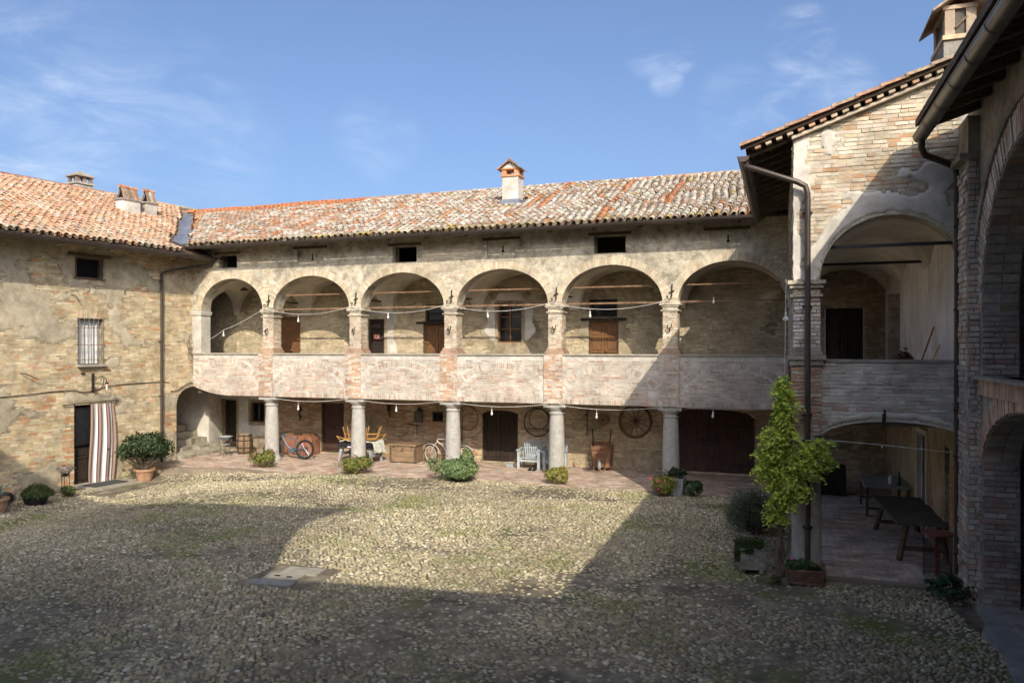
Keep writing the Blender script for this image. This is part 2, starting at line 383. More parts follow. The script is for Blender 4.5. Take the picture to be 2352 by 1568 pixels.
class Bricks:
    def __init__(s): s.c, s.u, s.v, s.n, s.w, s.h, s.d, s.t, s.par = [], [], [], [], [], [], [], [], []
    def one(s, fr, u, z, w, h, proud, tint, par, ang=0):
        c = np.array(fr.p(u, z, proud / 2 - .02)); Z = np.array((0, 0, 1.0))
        U = fr.U * math.cos(ang) + Z * math.sin(ang); V = -fr.U * math.sin(ang) + Z * math.cos(ang)
        s.c.append(c); s.u.append(U); s.v.append(V); s.n.append(fr.N); s.w.append(w / 2); s.h.append(h / 2); s.d.append(proud / 2 + .02); s.t.append(tint); s.par.append(par)
    def field(s, fr, u0, u1, z0, z1, pal, par, ops=(), mask=None, L=.255, H=.058, J=.013, proud=.008, d0=0, wob=.004, z1fn=None, skip=None, palfn=None):
        z = z0 + H / 2; row = 0
        while z + H / 2 <= (z1 + .01):
            iv = [(u0, u1)]
            for o in ops:
                if o.z0 - .01 < z:
                    # free part of the course at this height
                    zt = z + H / 2
                    if z - H / 2 < (o.z1 if not (o.rise or o.tf) else o.z1) and o.tf is None: a, b = o.u0, o.u1
                    elif o.tf is not None:
                        us = [u for u in np.linspace(o.u0, o.u1, 60) if o.tf(u) > z - H / 2]
                        if not us: continue
                        a, b = min(us), max(us)
                    elif o.rise and z - H / 2 < o.z1 + o.rise:
                        q = max(0, (z - H / 2 - o.z1) / o.rise); hw = o.a * math.sqrt(max(0, 1 - q * q)); a, b = o.c - hw, o.c + hw
                    else: continue
                    nv = []
                    for (p, q) in iv:
                        if b <= p or a >= q: nv.append((p, q)); continue
                        if a > p: nv.append((p, a))
                        if b < q: nv.append((b, q))
                    iv = nv
            for (p, q) in iv:
                if q - p < .05: continue
                u = p + (0 if row % 2 == 0 else -L * .5) + rng.uniform(-.02, .02)
                while u < q - .02:
                    l = L * rng.uniform(.9, 1.08) if rng.random() > .22 else L * .5
                    a, b = max(u, p), min(u + l, q); u += l + J
                    if b - a < .03: continue
                    cu = (a + b) / 2
                    if z1fn is not None and z + H / 2 > z1fn(cu): continue
                    if mask is not None and not mask(cu, z): continue
                    if skip is not None and skip(a, b, z): continue
                    pp = palfn(cu, z) if palfn else pal
                    s.one(fr, cu, z + rng.uniform(-wob, wob), b - a, H * rng.uniform(.88, 1.04), d0 * 2 + proud * rng.uniform(.2, 1.9), pick(pp)[0], par, rng.uniform(-.012, .012))
            z += H + J; row += 1
    def arch(s, fr, o, th, pal, par, H=.06, J=.014, proud=.012, d0=0, off=0, arc=(0, math.pi)):
        """ring of voussoirs round an elliptical arch"""
        a, b = o.a + th / 2 + off, o.rise + th / 2 + off
        t = arc[0] + .02
        while t < arc[1] - .02:
            x, y = a * math.cos(t), b * math.sin(t); ds = math.hypot(a * math.sin(t), b * math.cos(t))
            nx, ny = math.cos(t) / a, math.sin(t) / b; an = math.atan2(ny, nx) - math.pi / 2
            s.one(fr, o.c + x, o.z1 + y, H, th * rng.uniform(.94, 1.04), d0 * 2 + proud * rng.uniform(.5, 1.5), pick(pal)[0], par, an)
            t += (H + J) / ds
    def make(s, root, limit=300, near=None):
        if not s.c: return
        c = np.array(s.c); U = np.array(s.u); V = np.array(s.v); Nn = np.array(s.n); w = np.array(s.w); h = np.array(s.h); d = np.array(s.d); t = np.array(s.t)
        rel = c - CAMP; dist = np.linalg.norm(rel, axis=1); fw = np.array((-math.sin(R(19.4)), math.cos(R(19.4)), 0)); rt = np.array((fw[1], -fw[0], 0))
        zc = rel @ fw; xs = (rel @ rt) / np.maximum(zc, .1); ys = rel[:, 2] / np.maximum(zc, .1)
        vis = (zc > 1) & (np.abs(xs) < .66) & (np.abs(ys) < .445)
        facing = np.abs((Nn * rel).sum(1)) / dist
        score = w * h * facing / dist ** 2 * vis
        if near is not None: score = score * near(c)
        order = np.argsort(-score)[:limit]; sel = np.zeros(len(c), bool); sel[order] = score[order] > 0
        rest = ~sel
        if not hasattr(Bricks, 'unit'):
            Bricks.unit = []
            for k in range(6):
                j = np.random.default_rng(k).uniform(-.05, .05, (8, 3))
                vs = [(x + j[i][0] * .35, y + j[i][1], z) for i, (x, y, z) in enumerate([(x, y, z) for z in (-1, 1) for y in (-1, 1) for x in (-1, 1)])]
                me = finish_mesh('brick', vs, [(4, 5, 7, 6), (0, 1, 5, 4), (2, 6, 7, 3), (0, 4, 6, 2), (1, 3, 7, 5)]); me.materials.append(PL['brick']); Bricks.unit.append(me)
        for i in np.where(sel)[0]:
            o = bpy.data.objects.new('brick', Bricks.unit[i % 6]); C.objects.link(o); o.parent = s.par[i]
            M = Matrix(((U[i][0] * w[i], V[i][0] * h[i], Nn[i][0] * d[i], c[i][0]), (U[i][1] * w[i], V[i][1] * h[i], Nn[i][1] * d[i], c[i][1]), (U[i][2] * w[i], V[i][2] * h[i], Nn[i][2] * d[i], c[i][2]), (0, 0, 0, 1)))
            o.matrix_basis = M; o.color = (*t[i], 1)
        if rest.any():
            c, U, V, Nn, w, h, d, t = [q[rest] for q in (c, U, V, Nn, w, h, d, t)]; n = len(c)
            sg = np.array([(x, y, z) for z in (-1, 1) for y in (-1, 1) for x in (-1, 1)], float)
            jt = rng.uniform(-.006, .006, (n, 8, 3))
            P = c[:, None, :] + U[:, None, :] * (sg[None, :, 0:1] * w[:, None, None] + jt[:, :, 0:1]) + V[:, None, :] * (sg[None, :, 1:2] * h[:, None, None] + jt[:, :, 1:2] * .6) + Nn[:, None, :] * (sg[None, :, 2:3] * d[:, None, None])
            f = np.array([(4, 5, 7, 6), (0, 1, 5, 4), (2, 6, 7, 3), (0, 4, 6, 2), (1, 3, 7, 5)])
            F = (np.arange(n)[:, None, None] * 8 + f[None]).reshape(-1, 4)
            me = np_mesh('brickwork', P.reshape(-1, 3), F, np.repeat(t, 5, axis=0))
            stuff(link('brickwork', me, 'brick', root, world=True))

def plaster_patches(fr, u0, u1, z0, z1, keep, m, parent, name='plaster_patch', step=.05, proud=.016, ops=(), z1fn=None, seed=0):
    nu, nz = int((u1 - u0) / step) + 1, int((z1 - z0) / step) + 1
    us = np.linspace(u0, u1, nu); zs = np.linspace(z0, z1, nz); UU, ZZ = np.meshgrid(us, zs)
    K = keep(UU, ZZ)
    for o in ops:
        tops = np.array([o.top(u) if o.u0 - step < u < o.u1 + step else -9 for u in us])
        ins = (UU > o.u0 - step) & (UU < o.u1 + step) & (ZZ > o.z0 - step) & (ZZ < tops[None, :] + step * .8); K &= ~ins
    if z1fn is not None: K &= ZZ < np.array([z1fn(u) for u in us])[None, :]
    Ke = K.copy(); Ke[1:-1, 1:-1] = K[1:-1, 1:-1] & K[:-2, 1:-1] & K[2:, 1:-1] & K[1:-1, :-2] & K[1:-1, 2:]
    D = np.where(Ke, proud * (.75 + .5 * fbm(UU, ZZ, 1.7, seed + 50)), -.004)
    jx = (fbm(UU, ZZ, 9, seed + 60, 2) - .5) * step * .9; jz = (fbm(UU, ZZ, 9, seed + 70, 2) - .5) * step * .9
    P = fr.O[None, None] + (UU + jx)[..., None] * fr.U + (ZZ + jz)[..., None] * np.array((0, 0, 1.0)) + D[..., None] * fr.N
    idx = np.arange(nu * nz).reshape(nz, nu); q = K[:-1, :-1] & K[1:, :-1] & K[:-1, 1:] & K[1:, 1:]
    F = np.stack([idx[:-1, :-1][q], idx[:-1, 1:][q], idx[1:, 1:][q], idx[1:, :-1][q]], axis=1)
    if len(F) == 0: return
    used, inv = np.unique(F, return_inverse=True)
    me = np_mesh(name, P.reshape(-1, 3)[used], inv.reshape(F.shape), np.ones(3), smooth=True)
    stuff(link(name, me, m, parent))

# ------------------------------------------------------------------ palettes
P_FAC = [((.51, .45, .335), 5), ((.47, .40, .285), 3), ((.55, .49, .375), 3), ((.46, .34, .235), .4)]
P_VOU = [((.53, .46, .34), 5), ((.49, .41, .29), 3), ((.47, .37, .26), 1)]
P_LEFT = [((.50, .415, .265), 6), ((.45, .36, .22), 3), ((.56, .48, .335), 3), ((.48, .32, .19), .8), ((.48, .25, .12), .25)]
P_RED = [((.48, .26, .13), 3), ((.46, .33, .20), 4), ((.52, .42, .28), 3)]
P_PAR = [((.46, .40, .33), 5), ((.50, .455, .39), 5), ((.42, .335, .26), 3.5), ((.41, .27, .19), .4)]
P_INA = [((.48, .425, .36), 6), ((.44, .35, .275), 4.5), ((.42, .28, .20), 1.0)]
P_PIER = [((.46, .31, .215), 4), ((.43, .265, .165), 2.5), ((.52, .445, .365), 4)]
P_SHAFT = [((.54, .46, .36), 5), ((.50, .38, .28), 3), ((.57, .51, .41), 3)]
P_BACK = [((.50, .42, .28), 5), ((.45, .37, .24), 3), ((.53, .46, .33), 2)]
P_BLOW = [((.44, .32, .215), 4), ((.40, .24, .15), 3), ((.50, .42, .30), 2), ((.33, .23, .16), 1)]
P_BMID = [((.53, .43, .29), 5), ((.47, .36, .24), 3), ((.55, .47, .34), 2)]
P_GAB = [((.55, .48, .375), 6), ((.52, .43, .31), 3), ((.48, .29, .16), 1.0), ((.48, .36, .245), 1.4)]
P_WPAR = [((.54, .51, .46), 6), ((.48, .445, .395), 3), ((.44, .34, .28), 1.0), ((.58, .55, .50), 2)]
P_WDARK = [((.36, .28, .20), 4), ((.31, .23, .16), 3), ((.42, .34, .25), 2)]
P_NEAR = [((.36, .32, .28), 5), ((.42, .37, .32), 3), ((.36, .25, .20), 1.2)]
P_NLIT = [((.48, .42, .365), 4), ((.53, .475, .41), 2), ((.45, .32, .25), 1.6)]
P_ORANGE = [((.50, .34, .25), 4), ((.53, .39, .29), 3), ((.46, .29, .20), 2)]
P_PAVE = [((.45, .35, .27), 5), ((.43, .31, .235), 4), ((.49, .41, .33), 3), ((.39, .26, .19), 1)]
P_PDARK = [((.46, .39, .33), 4), ((.40, .32, .26), 3), ((.52, .45, .39), 2)]

# ------------------------------------------------------------------ ground
def gh(x, y):
    x = np.asarray(x, float); y = np.asarray(y, float)
    h = -.022 - .36 * ss((-14.5 - x) / 5) * ss((22.6 - y) / 2.5) - .06 * ss((21.2 - y) / 6)
    return h + (fbm(x, y, .35, 3) - .5) * .05
def gz(x, y): return float(gh(x, y))
def patio_edge(x):
    x = np.asarray(x, float)
    e = 21.75 + .55 * ss((x + 17) / 8) + .12 * np.sin(x * 1.3) - .25 * ss((-17.2 - x) / 2)
    return e
xs = np.concatenate([[-900, -300, -90, -45], np.arange(-32, 8.01, .22), [14, 40, 120, 400, 900]])
ys = np.concatenate([[-600, -150, -40, -8], np.arange(-2, 30.01, .22), [38, 60, 140, 400, 1500]])
XX, YY = np.meshgrid(xs, ys)
HH = gh(np.clip(XX, -32, 8), np.clip(YY, -2, 30)); far = (XX < -32) | (XX > 8) | (YY < -2) | (YY > 30); HH = np.where(far, -.3, HH)
HH = np.where((YY > 22.8) | ((XX > .4) & (YY > 15.6)), HH - .12, HH)
idx = np.arange(XX.size).reshape(XX.shape)
F = np.stack([idx[:-1, :-1].ravel(), idx[:-1, 1:].ravel(), idx[1:, 1:].ravel(), idx[1:, :-1].ravel()], axis=1)
ground = struct(link('ground', np_mesh('ground', np.stack([XX, YY, HH], -1).reshape(-1, 3), F, np.ones(3), smooth=True), 'dirt'))

# patio: mortar bed with pavers
def flat_sheet(name, pts, z0, z1, m):
    mb = MB(); mb.poly([(x, y, z0) for x, y in pts], (0, 0, z1 - z0)); return mb.build(name, m)
ex = np.linspace(-21.35, .3, 60)
patio = struct(flat_sheet('patio', [(x, float(patio_edge(x)) - .25 + .1 * math.sin(x * 5)) for x in ex] + [(.3, 26.1), (-21.35, 26.1)], -.35, -.012, 'dust'))
wing_floor = struct(flat_sheet('loggia_floor', [(.32, 15.0), (3.06, 15.05), (3.06, 26.1), (.32, 26.1)], -.2, -.014, 'dust'))
FG = Fr((0, 0, 0), (1, 0, 0), (0, 0, 1))
class Pavers(Bricks):
    def lay(s, x0, x1, y0, y1, L, Wd, J, pal, par, ok, z=0.0, along='y'):
        if along == 'y':
            x = x0; row = 0
            while x < x1:
                y = y0 + (row % 2) * L * .5
                while y < y1:
                    if ok(x + Wd / 2, y + L / 2): s.put(x + Wd / 2, y + L / 2, Wd, L, z, pal, par)
                    y += L + J
                x += Wd + J; row += 1
        else:
            y = y0; row = 0
            while y < y1:
                x = x0 + (row % 2) * L * .5 + rng.uniform(0, .03)
                while x < x1:
                    if ok(x + L / 2, y + Wd / 2): s.put(x + L / 2, y + Wd / 2, L, Wd, z, pal, par)
                    x += L + J
                y += Wd + J; row += 1
    def put(s, x, y, w, l, z, pal, par):
        a = rng.uniform(-.02, .02)
        s.c.append(np.array((x, y, z - .012 + rng.uniform(-.004, .004)))); s.u.append(np.array((math.cos(a), math.sin(a), 0))); s.v.append(np.array((-math.sin(a), math.cos(a), 0))); s.n.append(np.array((rng.uniform(-.01, .01), rng.uniform(-.01, .01), 1.0)))
        s.w.append(w / 2); s.h.append(l / 2); s.d.append(.014); s.t.append(pick(pal)[0]); s.par.append(par)
def make_pavers(pv, root, nm):
    pre = set(bpy.data.objects.keys())
    pv.make(root)
    for o in [o for o in bpy.data.objects if o.name not in pre]:
        o.name = 'paver' if o.get('kind') != 'stuff' else nm
pv = Pavers(); pv.lay(-21.2, .28, 21.2, 26.0, .28, .14, .014, P_PAVE, patio, lambda x, y: y > float(patio_edge(x)) + .12 * (fbm(x, y, 2.2, 5) - .3) and not (x < -20.7 and y < 22.6), along='x')
make_pavers(pv, patio, 'patio_paving')
pv = Pavers(); pv.lay(.34, 3.04, 15.05, 25.9, .29, .145, .016, P_PDARK, wing_floor, lambda x, y: y > 15.1 + .25 * fbm(x, y, 1.1, 9), along='x')
make_pavers(pv, wing_floor, 'floor_paving')

# cobbles: rounded river stones set in the dirt
def cobbles():
    sx, sy = .093, .068
    nx, ny = int(32 / sx), int(17 / sy)
    ii, jj = np.meshgrid(np.arange(nx), np.arange(ny))
    X = -26 + ii * sx + (jj % 2) * sx * .5; Y = 7.2 + jj * sy
    X = X.ravel(); Y = Y.ravel()
    X = X + rng.uniform(-.34, .34, X.shape) * sx; Y = Y + rng.uniform(-.34, .34, Y.shape) * sy
    lw = -22.6 + (Y - 16) * .155   # foot of the left wall
    keep = (X > -1.52 * Y) & (X < 3.05) & (X > lw + .75) & (Y < patio_edge(X) - .05) & (X < .36 * Y + 1.6)
    keep &= ~((X > -20.6) & (X < -18.9) & (Y > 18.0) & (Y < 20.6) & (X < -19.6))        # door step
    keep &= ~((X > -9.35) & (X < -7.9) & (Y > 11.4) & (Y < 12.75))
    keep &= ~((X > 2.95 - (Y - 12) * .15) & (Y < 14.4))
    keep &= ~((X > .3) & (Y > 15.02)) & ~((X > -.6) & (X < .25) & (Y > 15.0) & (Y < 22.5) & (rng.random(X.shape) > .35))
    bare = fbm(X, Y, .55, 21) + .16 * np.exp(-((Y - (13.3 - .12 * X)) / .5) ** 2) * (X > -4) + .3 * np.exp(-((Y - (20.9 + .0 * X)) / .6) ** 2)
    keep &= (rng.random(X.shape) > ss((bare - .60) / .18) * .72)
    X, Y, bare = X[keep], Y[keep], bare[keep]; n = len(X)
    Z = gh(X, Y)
    a = rng.uniform(.031, .056, n) * (1 + .25 * (fbm(X, Y, .3, 8) - .5)); b = a * rng.uniform(.5, .78, n); big = rng.random(n) > .965; a[big] *= 1.35; b[big] *= 1.3
    hgt = rng.uniform(.020, .042, n) * (1 - .45 * ss((bare - .45) / .2)); ang = rng.normal(.12, .5, n)
    pal = np.array([(.31, .275, .195), (.26, .23, .165), (.21, .19, .145), (.37, .335, .25), (.28, .23, .155), (.44, .42, .36), (.16, .155, .13)])
    t = np.array((1.15, 1.13, 1.04)) * pal[rng.choice(7, n, p=[.24, .24, .18, .11, .12, .05, .06])] * rng.uniform(.82, 1.15, (n, 1))
    t = t * (.82 + .3 * ss((fbm(X, Y, .25, 31) - .35) / .3))[:, None]
    return X, Y, Z, a, b, hgt, ang, t
cX, cY, cZ, ca, cb, chh, can, ct = cobbles()
def cobble_mesh(sel, k):
    X, Y, Z, a, b, h, an, t = [q[sel] for q in (cX, cY, cZ, ca, cb, chh, can, ct)]; n = len(X)
    th = np.linspace(0, 2 * np.pi, k, endpoint=False); r = rng.uniform(.86, 1.1, (n, k)); tilt = rng.uniform(-.2, .2, (n, 2))
    def ringv(s, z):
        x = np.cos(th)[None] * a[:, None] * r * s; y = np.sin(th)[None] * b[:, None] * r * s
        c, sn = np.cos(an)[:, None], np.sin(an)[:, None]; gx, gy = x * c - y * sn, x * sn + y * c
        zz = Z[:, None] + (h[:, None]) * z + gx * tilt[:, :1] + gy * tilt[:, 1:]
        return np.stack([X[:, None] + gx, Y[:, None] + gy, zz], -1)
    R1, R2 = ringv(1.0, -.35), ringv(.74, .72)
    top = np.stack([X, Y, Z + h], -1)[:, None]
    V = np.concatenate([R1, R2, top], 1); m = 2 * k + 1
    i = np.arange(k); j = (i + 1) % k
    f = np.concatenate([np.stack([i, j, k + j], 1), np.stack([i, k + j, k + i], 1), np.stack([k + i, k + j, np.full(k, 2 * k)], 1)])
    F = (np.arange(n)[:, None, None] * m + f[None]).reshape(-1, 3)
    return V.reshape(-1, 3), F, np.repeat(t, len(f), axis=0)
zc = -math.sin(R(19.4)) * cX + math.cos(R(19.4)) * cY; xc = (math.cos(R(19.4)) * cX + math.sin(R(19.4)) * cY) / zc
sc = ca * cb / zc ** 3 * (np.abs(xc) < .655) * (4.2 / zc < .435)
first = np.argsort(-sc)[:300]; isf = np.zeros(len(cX), bool); isf[first] = True
near = (~isf) & (zc < 17); farr = (~isf) & (zc >= 17)
for nm, sel, k in (('cobbles', near, 8), ('cobbles', farr, 5)):
    V, F, T = cobble_mesh(sel, k); stuff(link(nm, np_mesh(nm, V, F, T, smooth=True), 'cobble', ground))
for i in first:
    one = np.zeros(len(cX), bool); one[i] = True
    V, F, T = cobble_mesh(one, 8); link('cobblestone', np_mesh('cobblestone', V, F, T, smooth=True), 'cobble', ground)

# ------------------------------------------------------------------ roofs
def tile_meshes():
    def arc(k, r0, r1, L, lift0, lift1, up=1):
        vs = []
        for (y, r, lf) in ((0, r0, lift0), (L, r1, lift1)):
            for i in range(k + 1):
                th = math.pi * i / k; vs.append((r * math.cos(th), y, up * r * .82 * math.sin(th) + lf))
        return vs
    k = 6; o = arc(k, .094, .078, .43, .022, .0); inn = [(x * .84, y, z - .013) for (x, y, z) in o]
    v = o + inn; n = k + 1; f = []
    for i in range(k):
        f.append((i, i + 1, n + i + 1, n + i))                       # outer
        f.append((2 * n + i, 3 * n + i, 3 * n + i + 1, 2 * n + i + 1))   # inner
        f.append((i, 2 * n + i, 2 * n + i + 1, i + 1))               # front rim
    f.append((0, n, 3 * n, 2 * n)); f.append((k, 2 * n + k, 3 * n + k, n + k))
    cover = (np.array(v), np.array(f))
    kk = 4; p = arc(kk, .085, .095, .43, .006, .0, -1); n2 = kk + 1
    p = [(x, y, z + .05) for x, y, z in p]
    pf = [(i, n2 + i, n2 + i + 1, i + 1) for i in range(kk)]
    return cover, (np.array(p), np.array(pf))
COVER, PAN = tile_meshes()
cover_me = finish_mesh('tile', [tuple(v) for v in COVER[0]], [tuple(f) for f in COVER[1]], smooth=False); cover_me.materials.append(PL['terracotta_tile'])
def roof_tiles(root, roofpart, E0, A, B, cols, rows, ok, palfn, ca=.24, rb=.335, limit=300, lift=.0):
    E0, A, B = np.array(E0, float), np.array(A, float), np.array(B, float); A /= np.linalg.norm(A); B /= np.linalg.norm(B); Nn = np.cross(A, B); Nn /= np.linalg.norm(Nn)
    if Nn[2] < 0: Nn = -Nn
    P, Ms, T = [], [], []
    for c in range(cols):
        jx = rng.uniform(-.012, .012)
        for r in range(rows):
            p = E0 + A * (c * ca + jx) + B * (r * rb - .04)
            if not ok(p, c, r): continue
            an = rng.normal(0, .03); a = A * math.cos(an) + B * math.sin(an); b = -A * math.sin(an) + B * math.cos(an)
            sg_ = float(fbm(p[0], p[1], .35, 88) - .5) * .09
            q = p + Nn * (.05 + rng.uniform(-.004, .010) + lift + sg_) + A * (rng.uniform(-.010, .010) + .05 * math.sin(r * .5 + c * .21)) + B * rng.uniform(-.04, .04)
            P.append(q); Ms.append((a, b, Nn)); T.append(palfn(q, c, r))
    P = np.array(P); T = np.array(T); Aa = np.array([m[0] for m in Ms]); Bb = np.array([m[1] for m in Ms])
    d = np.linalg.norm(P - CAMP, axis=1); order = np.argsort(d)[:limit]; sel = np.zeros(len(P), bool); sel[order] = True
    for i in np.where(sel)[0]:
        o = bpy.data.objects.new('tile', cover_me); C.objects.link(o); o.parent = roofpart
        a, b, nn = Aa[i], Bb[i], Nn
        o.matrix_basis = Matrix(((a[0], b[0], nn[0], P[i][0]), (a[1], b[1], nn[1], P[i][1]), (a[2], b[2], nn[2], P[i][2]), (0, 0, 0, 1))); o.color = (*T[i], 1)
    rest = ~sel
    def batch(v, f, P, Aa, Bb, T, off=0):
        V = P[:, None] + (Aa[:, None] * (v[None, :, 0:1] + off) + Bb[:, None] * v[None, :, 1:2] + Nn[None, None] * v[None, :, 2:3])
        F = (np.arange(len(P))[:, None, None] * len(v) + f[None]).reshape(-1, f.shape[1]); return V.reshape(-1, 3), F, np.repeat(T, len(f), axis=0)
    V1, F1, T1 = batch(COVER[0], COVER[1], P[rest], Aa[rest], Bb[rest], T[rest])
    V2, F2, T2 = batch(PAN[0] - np.array((0, 0, .045)), PAN[1], P, np.repeat(A[None], len(P), 0), np.repeat(B[None], len(P), 0), T * .62, off=ca / 2)  # pan tiles tinted darker to paint the shade between cover tiles
    me = np_mesh('roof_tiles', np.concatenate([V1, V2]), np.concatenate([F1, F2 + len(V1)]), np.concatenate([T1, T2]))
    stuff(link('roof_tiles', me, 'terracotta_tile', roofpart))

def gutter(mb, p, q, r=.11, seg=10, joints=2.0):
    p, q = Vector(p), Vector(q); d = (q - p).normalized(); sd = Vector((d.y, -d.x, 0)).normalized(); up = Vector((0, 0, 1))
    L = (q - p).length; n = max(2, int(L / joints))
    def sect(c, rr):
        return [c + sd * math.cos(math.pi * k / seg) * rr - up * math.sin(math.pi * k / seg) * rr for k in range(seg + 1)]
    for (rr, a0, b0) in [(r, 0, L)] + [(r + .012, L * i / n - .02, L * i / n + .02) for i in range(1, n)]:
        o0, o1 = sect(p + d * a0, rr), sect(p + d * b0, rr); i0, i1 = sect(p + d * a0, rr - .008), sect(p + d * b0, rr - .008)
        m = seg + 1; fs = [(k, k + 1, m + k + 1, m + k) for k in range(seg)] + [(2 * m + k, 3 * m + k, 3 * m + k + 1, 2 * m + k + 1) for k in range(seg)]
        mb.add(o0 + o1 + i0 + i1, fs)
    for c in (p, q): mb.add([c] + sect(c, r), [tuple([0] + list(range(1, seg + 2)))])
    for s_ in (-1, 1): mb.tube([p + sd * r * s_, q + sd * r * s_], .011, 5)

# ---- main building
main = thing('loggia_farmhouse', 'two-storey brick farmhouse with six arched loggia bays along the far side of the courtyard', 'building', (-10.4, 23.5, 0))
BR = Bricks()
PX = [-17.82, -14.15, -10.48, -6.82, -3.17]
ARCH = [(-20.85, -18.06)] + [(a + .235, b - .235) for a, b in zip(PX[:-1], PX[1:])] + [(-2.93, .16)]
aops = [Op(a, b, 5.58, 5.60, 1.17) for a, b in ARCH]
for o in aops: o.z0 = 5.5
attic = [Op(-20.05, -19.2, 7.18, 7.68), Op(-12.67, -11.73, 7.12, 7.68), Op(-5.54, -4.53, 7.14, 7.70)]
blind = [Op(-16.54, -15.45, 7.15, 7.74), Op(-9.16, -8.16, 7.14, 7.71), Op(-2.0, -1.0, 7.14, 7.68)]
mb = MB(); wall(mb, FM, -21.6, .24, 5.58, 8.02, aops + attic + blind, th=.5)
fwall = mb.build('wall', 'facade_plaster', main, world=True)
fm_mask = lambda u, z: fbm(u, z, .55, 11) + .10 * ss((u + 3) / 3) > .505
BR.field(FM, -21.55, .2, 5.66, 7.98, P_FAC, fwall, ops=[Op(o.u0 - .26, o.u1 + .26, 5.5, 5.6, o.rise + .24) for o in aops] + [Op(o.u0, o.u1, o.z0, o.z1) for o in attic + blind], mask=fm_mask, proud=.0025)
for o in aops: BR.arch(FM, o, .25, P_VOU, fwall, proud=.004, off=.005)
for o in blind:
    p = MB(); p.box(FM.p(o.c, (o.z0 + o.z1) / 2, -.14), (o.u1 - o.u0, .06, o.z1 - o.z0)); p.build('infill_panel', 'facade_plaster', fwall)
    p = MB(); p.box(FM.p(o.c + .03, o.z0 + .31, -.108), (.045, .012, .2)); p.box(FM.p(o.c + .03, o.z0 + .22, -.108), (.09, .012, .06)); p.build('slot_vent', 'black_void', fwall)
for o in attic + blind:
    p = MB(); p.box(FM.p(o.c, o.z1 + .05, -.06), (o.u1 - o.u0 + .34, .16, .09)); p.build('lintel', 'old_wood', fwall)
for o in attic:
    for s_ in (-1, 1):
        p = MB(); p.box(FM.p(o.c + s_ * (o.a - .03), (o.z0 + o.z1) / 2, -.25), (.05, .06, o.z1 - o.z0 - .01)); p.build('window_frame', 'old_wood', fwall)
# rafter tails under the eave
for i, x in enumerate(np.arange(-21.0, -.4, 1.42)):
    p = MB(); p.beam((x, 23.55, 8.09), (x, 22.8, 7.83), .09, .10); p.build('rafter', 'old_wood', main, world=True)
# pillars of the upper storey
def pillar(px, w=.46):
    b = MB(); b.box((px, 23.76, 4.70), (w - .02, .48, 1.24)); sh = b.build('pillar', 'mortar_ochre', main, world=True)
    f = Fr((0, 23.52, 0), (1, 0, 0), (0, -1, 0))
    BR.field(f, px - w / 2 + .01, px + w / 2 - .01, 4.17, 5.30, P_SHAFT, sh, L=.26, proud=.010, d0=0)
    for sgn in (-1, 1):
        fs = Fr((px + sgn * (w / 2 - .01), 0, 0), (0, 1, 0), (sgn, 0, 0)); BR.field(fs, 23.53, 23.99, 4.17, 5.30, P_SHAFT, sh, proud=.010)
    b = MB()
    for (z0, z1, e) in ((3.965, 4.03, .10), (4.033, 4.09, .07), (4.093, 4.17, .035)): b.box((px, 23.74, (z0 + z1) / 2), (w + 2 * e, .52 + 1.2 * e, z1 - z0), tint=(.40, .28, .20))
    b.build('pillar_base', 'brick', sh)
    b = MB()
    for (z0, z1, e) in ((5.30, 5.345, .05), (5.348, 5.43, -.005), (5.433, 5.48, .04), (5.483, 5.53, .09), (5.533, 5.60, .07)): b.box((px, 23.75, (z0 + z1) / 2), (w + 2 * e, .50 + 1.2 * e, z1 - z0))
    b.build('capital', 'facade_plaster', sh)
for px in PX: pillar(px)
# half pillar in the left corner
b = MB(); b.box((-21.07, 23.75, 4.76), (.42, .5, 1.62)); sh = b.build('pillar', 'white_plaster', main, world=True)
b = MB(); b.box((-21.06, 23.73, 5.46), (.50, .56, .06)); b.box((-21.06, 23.73, 5.53), (.54, .6, .05)); b.build('capital', 'white_plaster', sh)
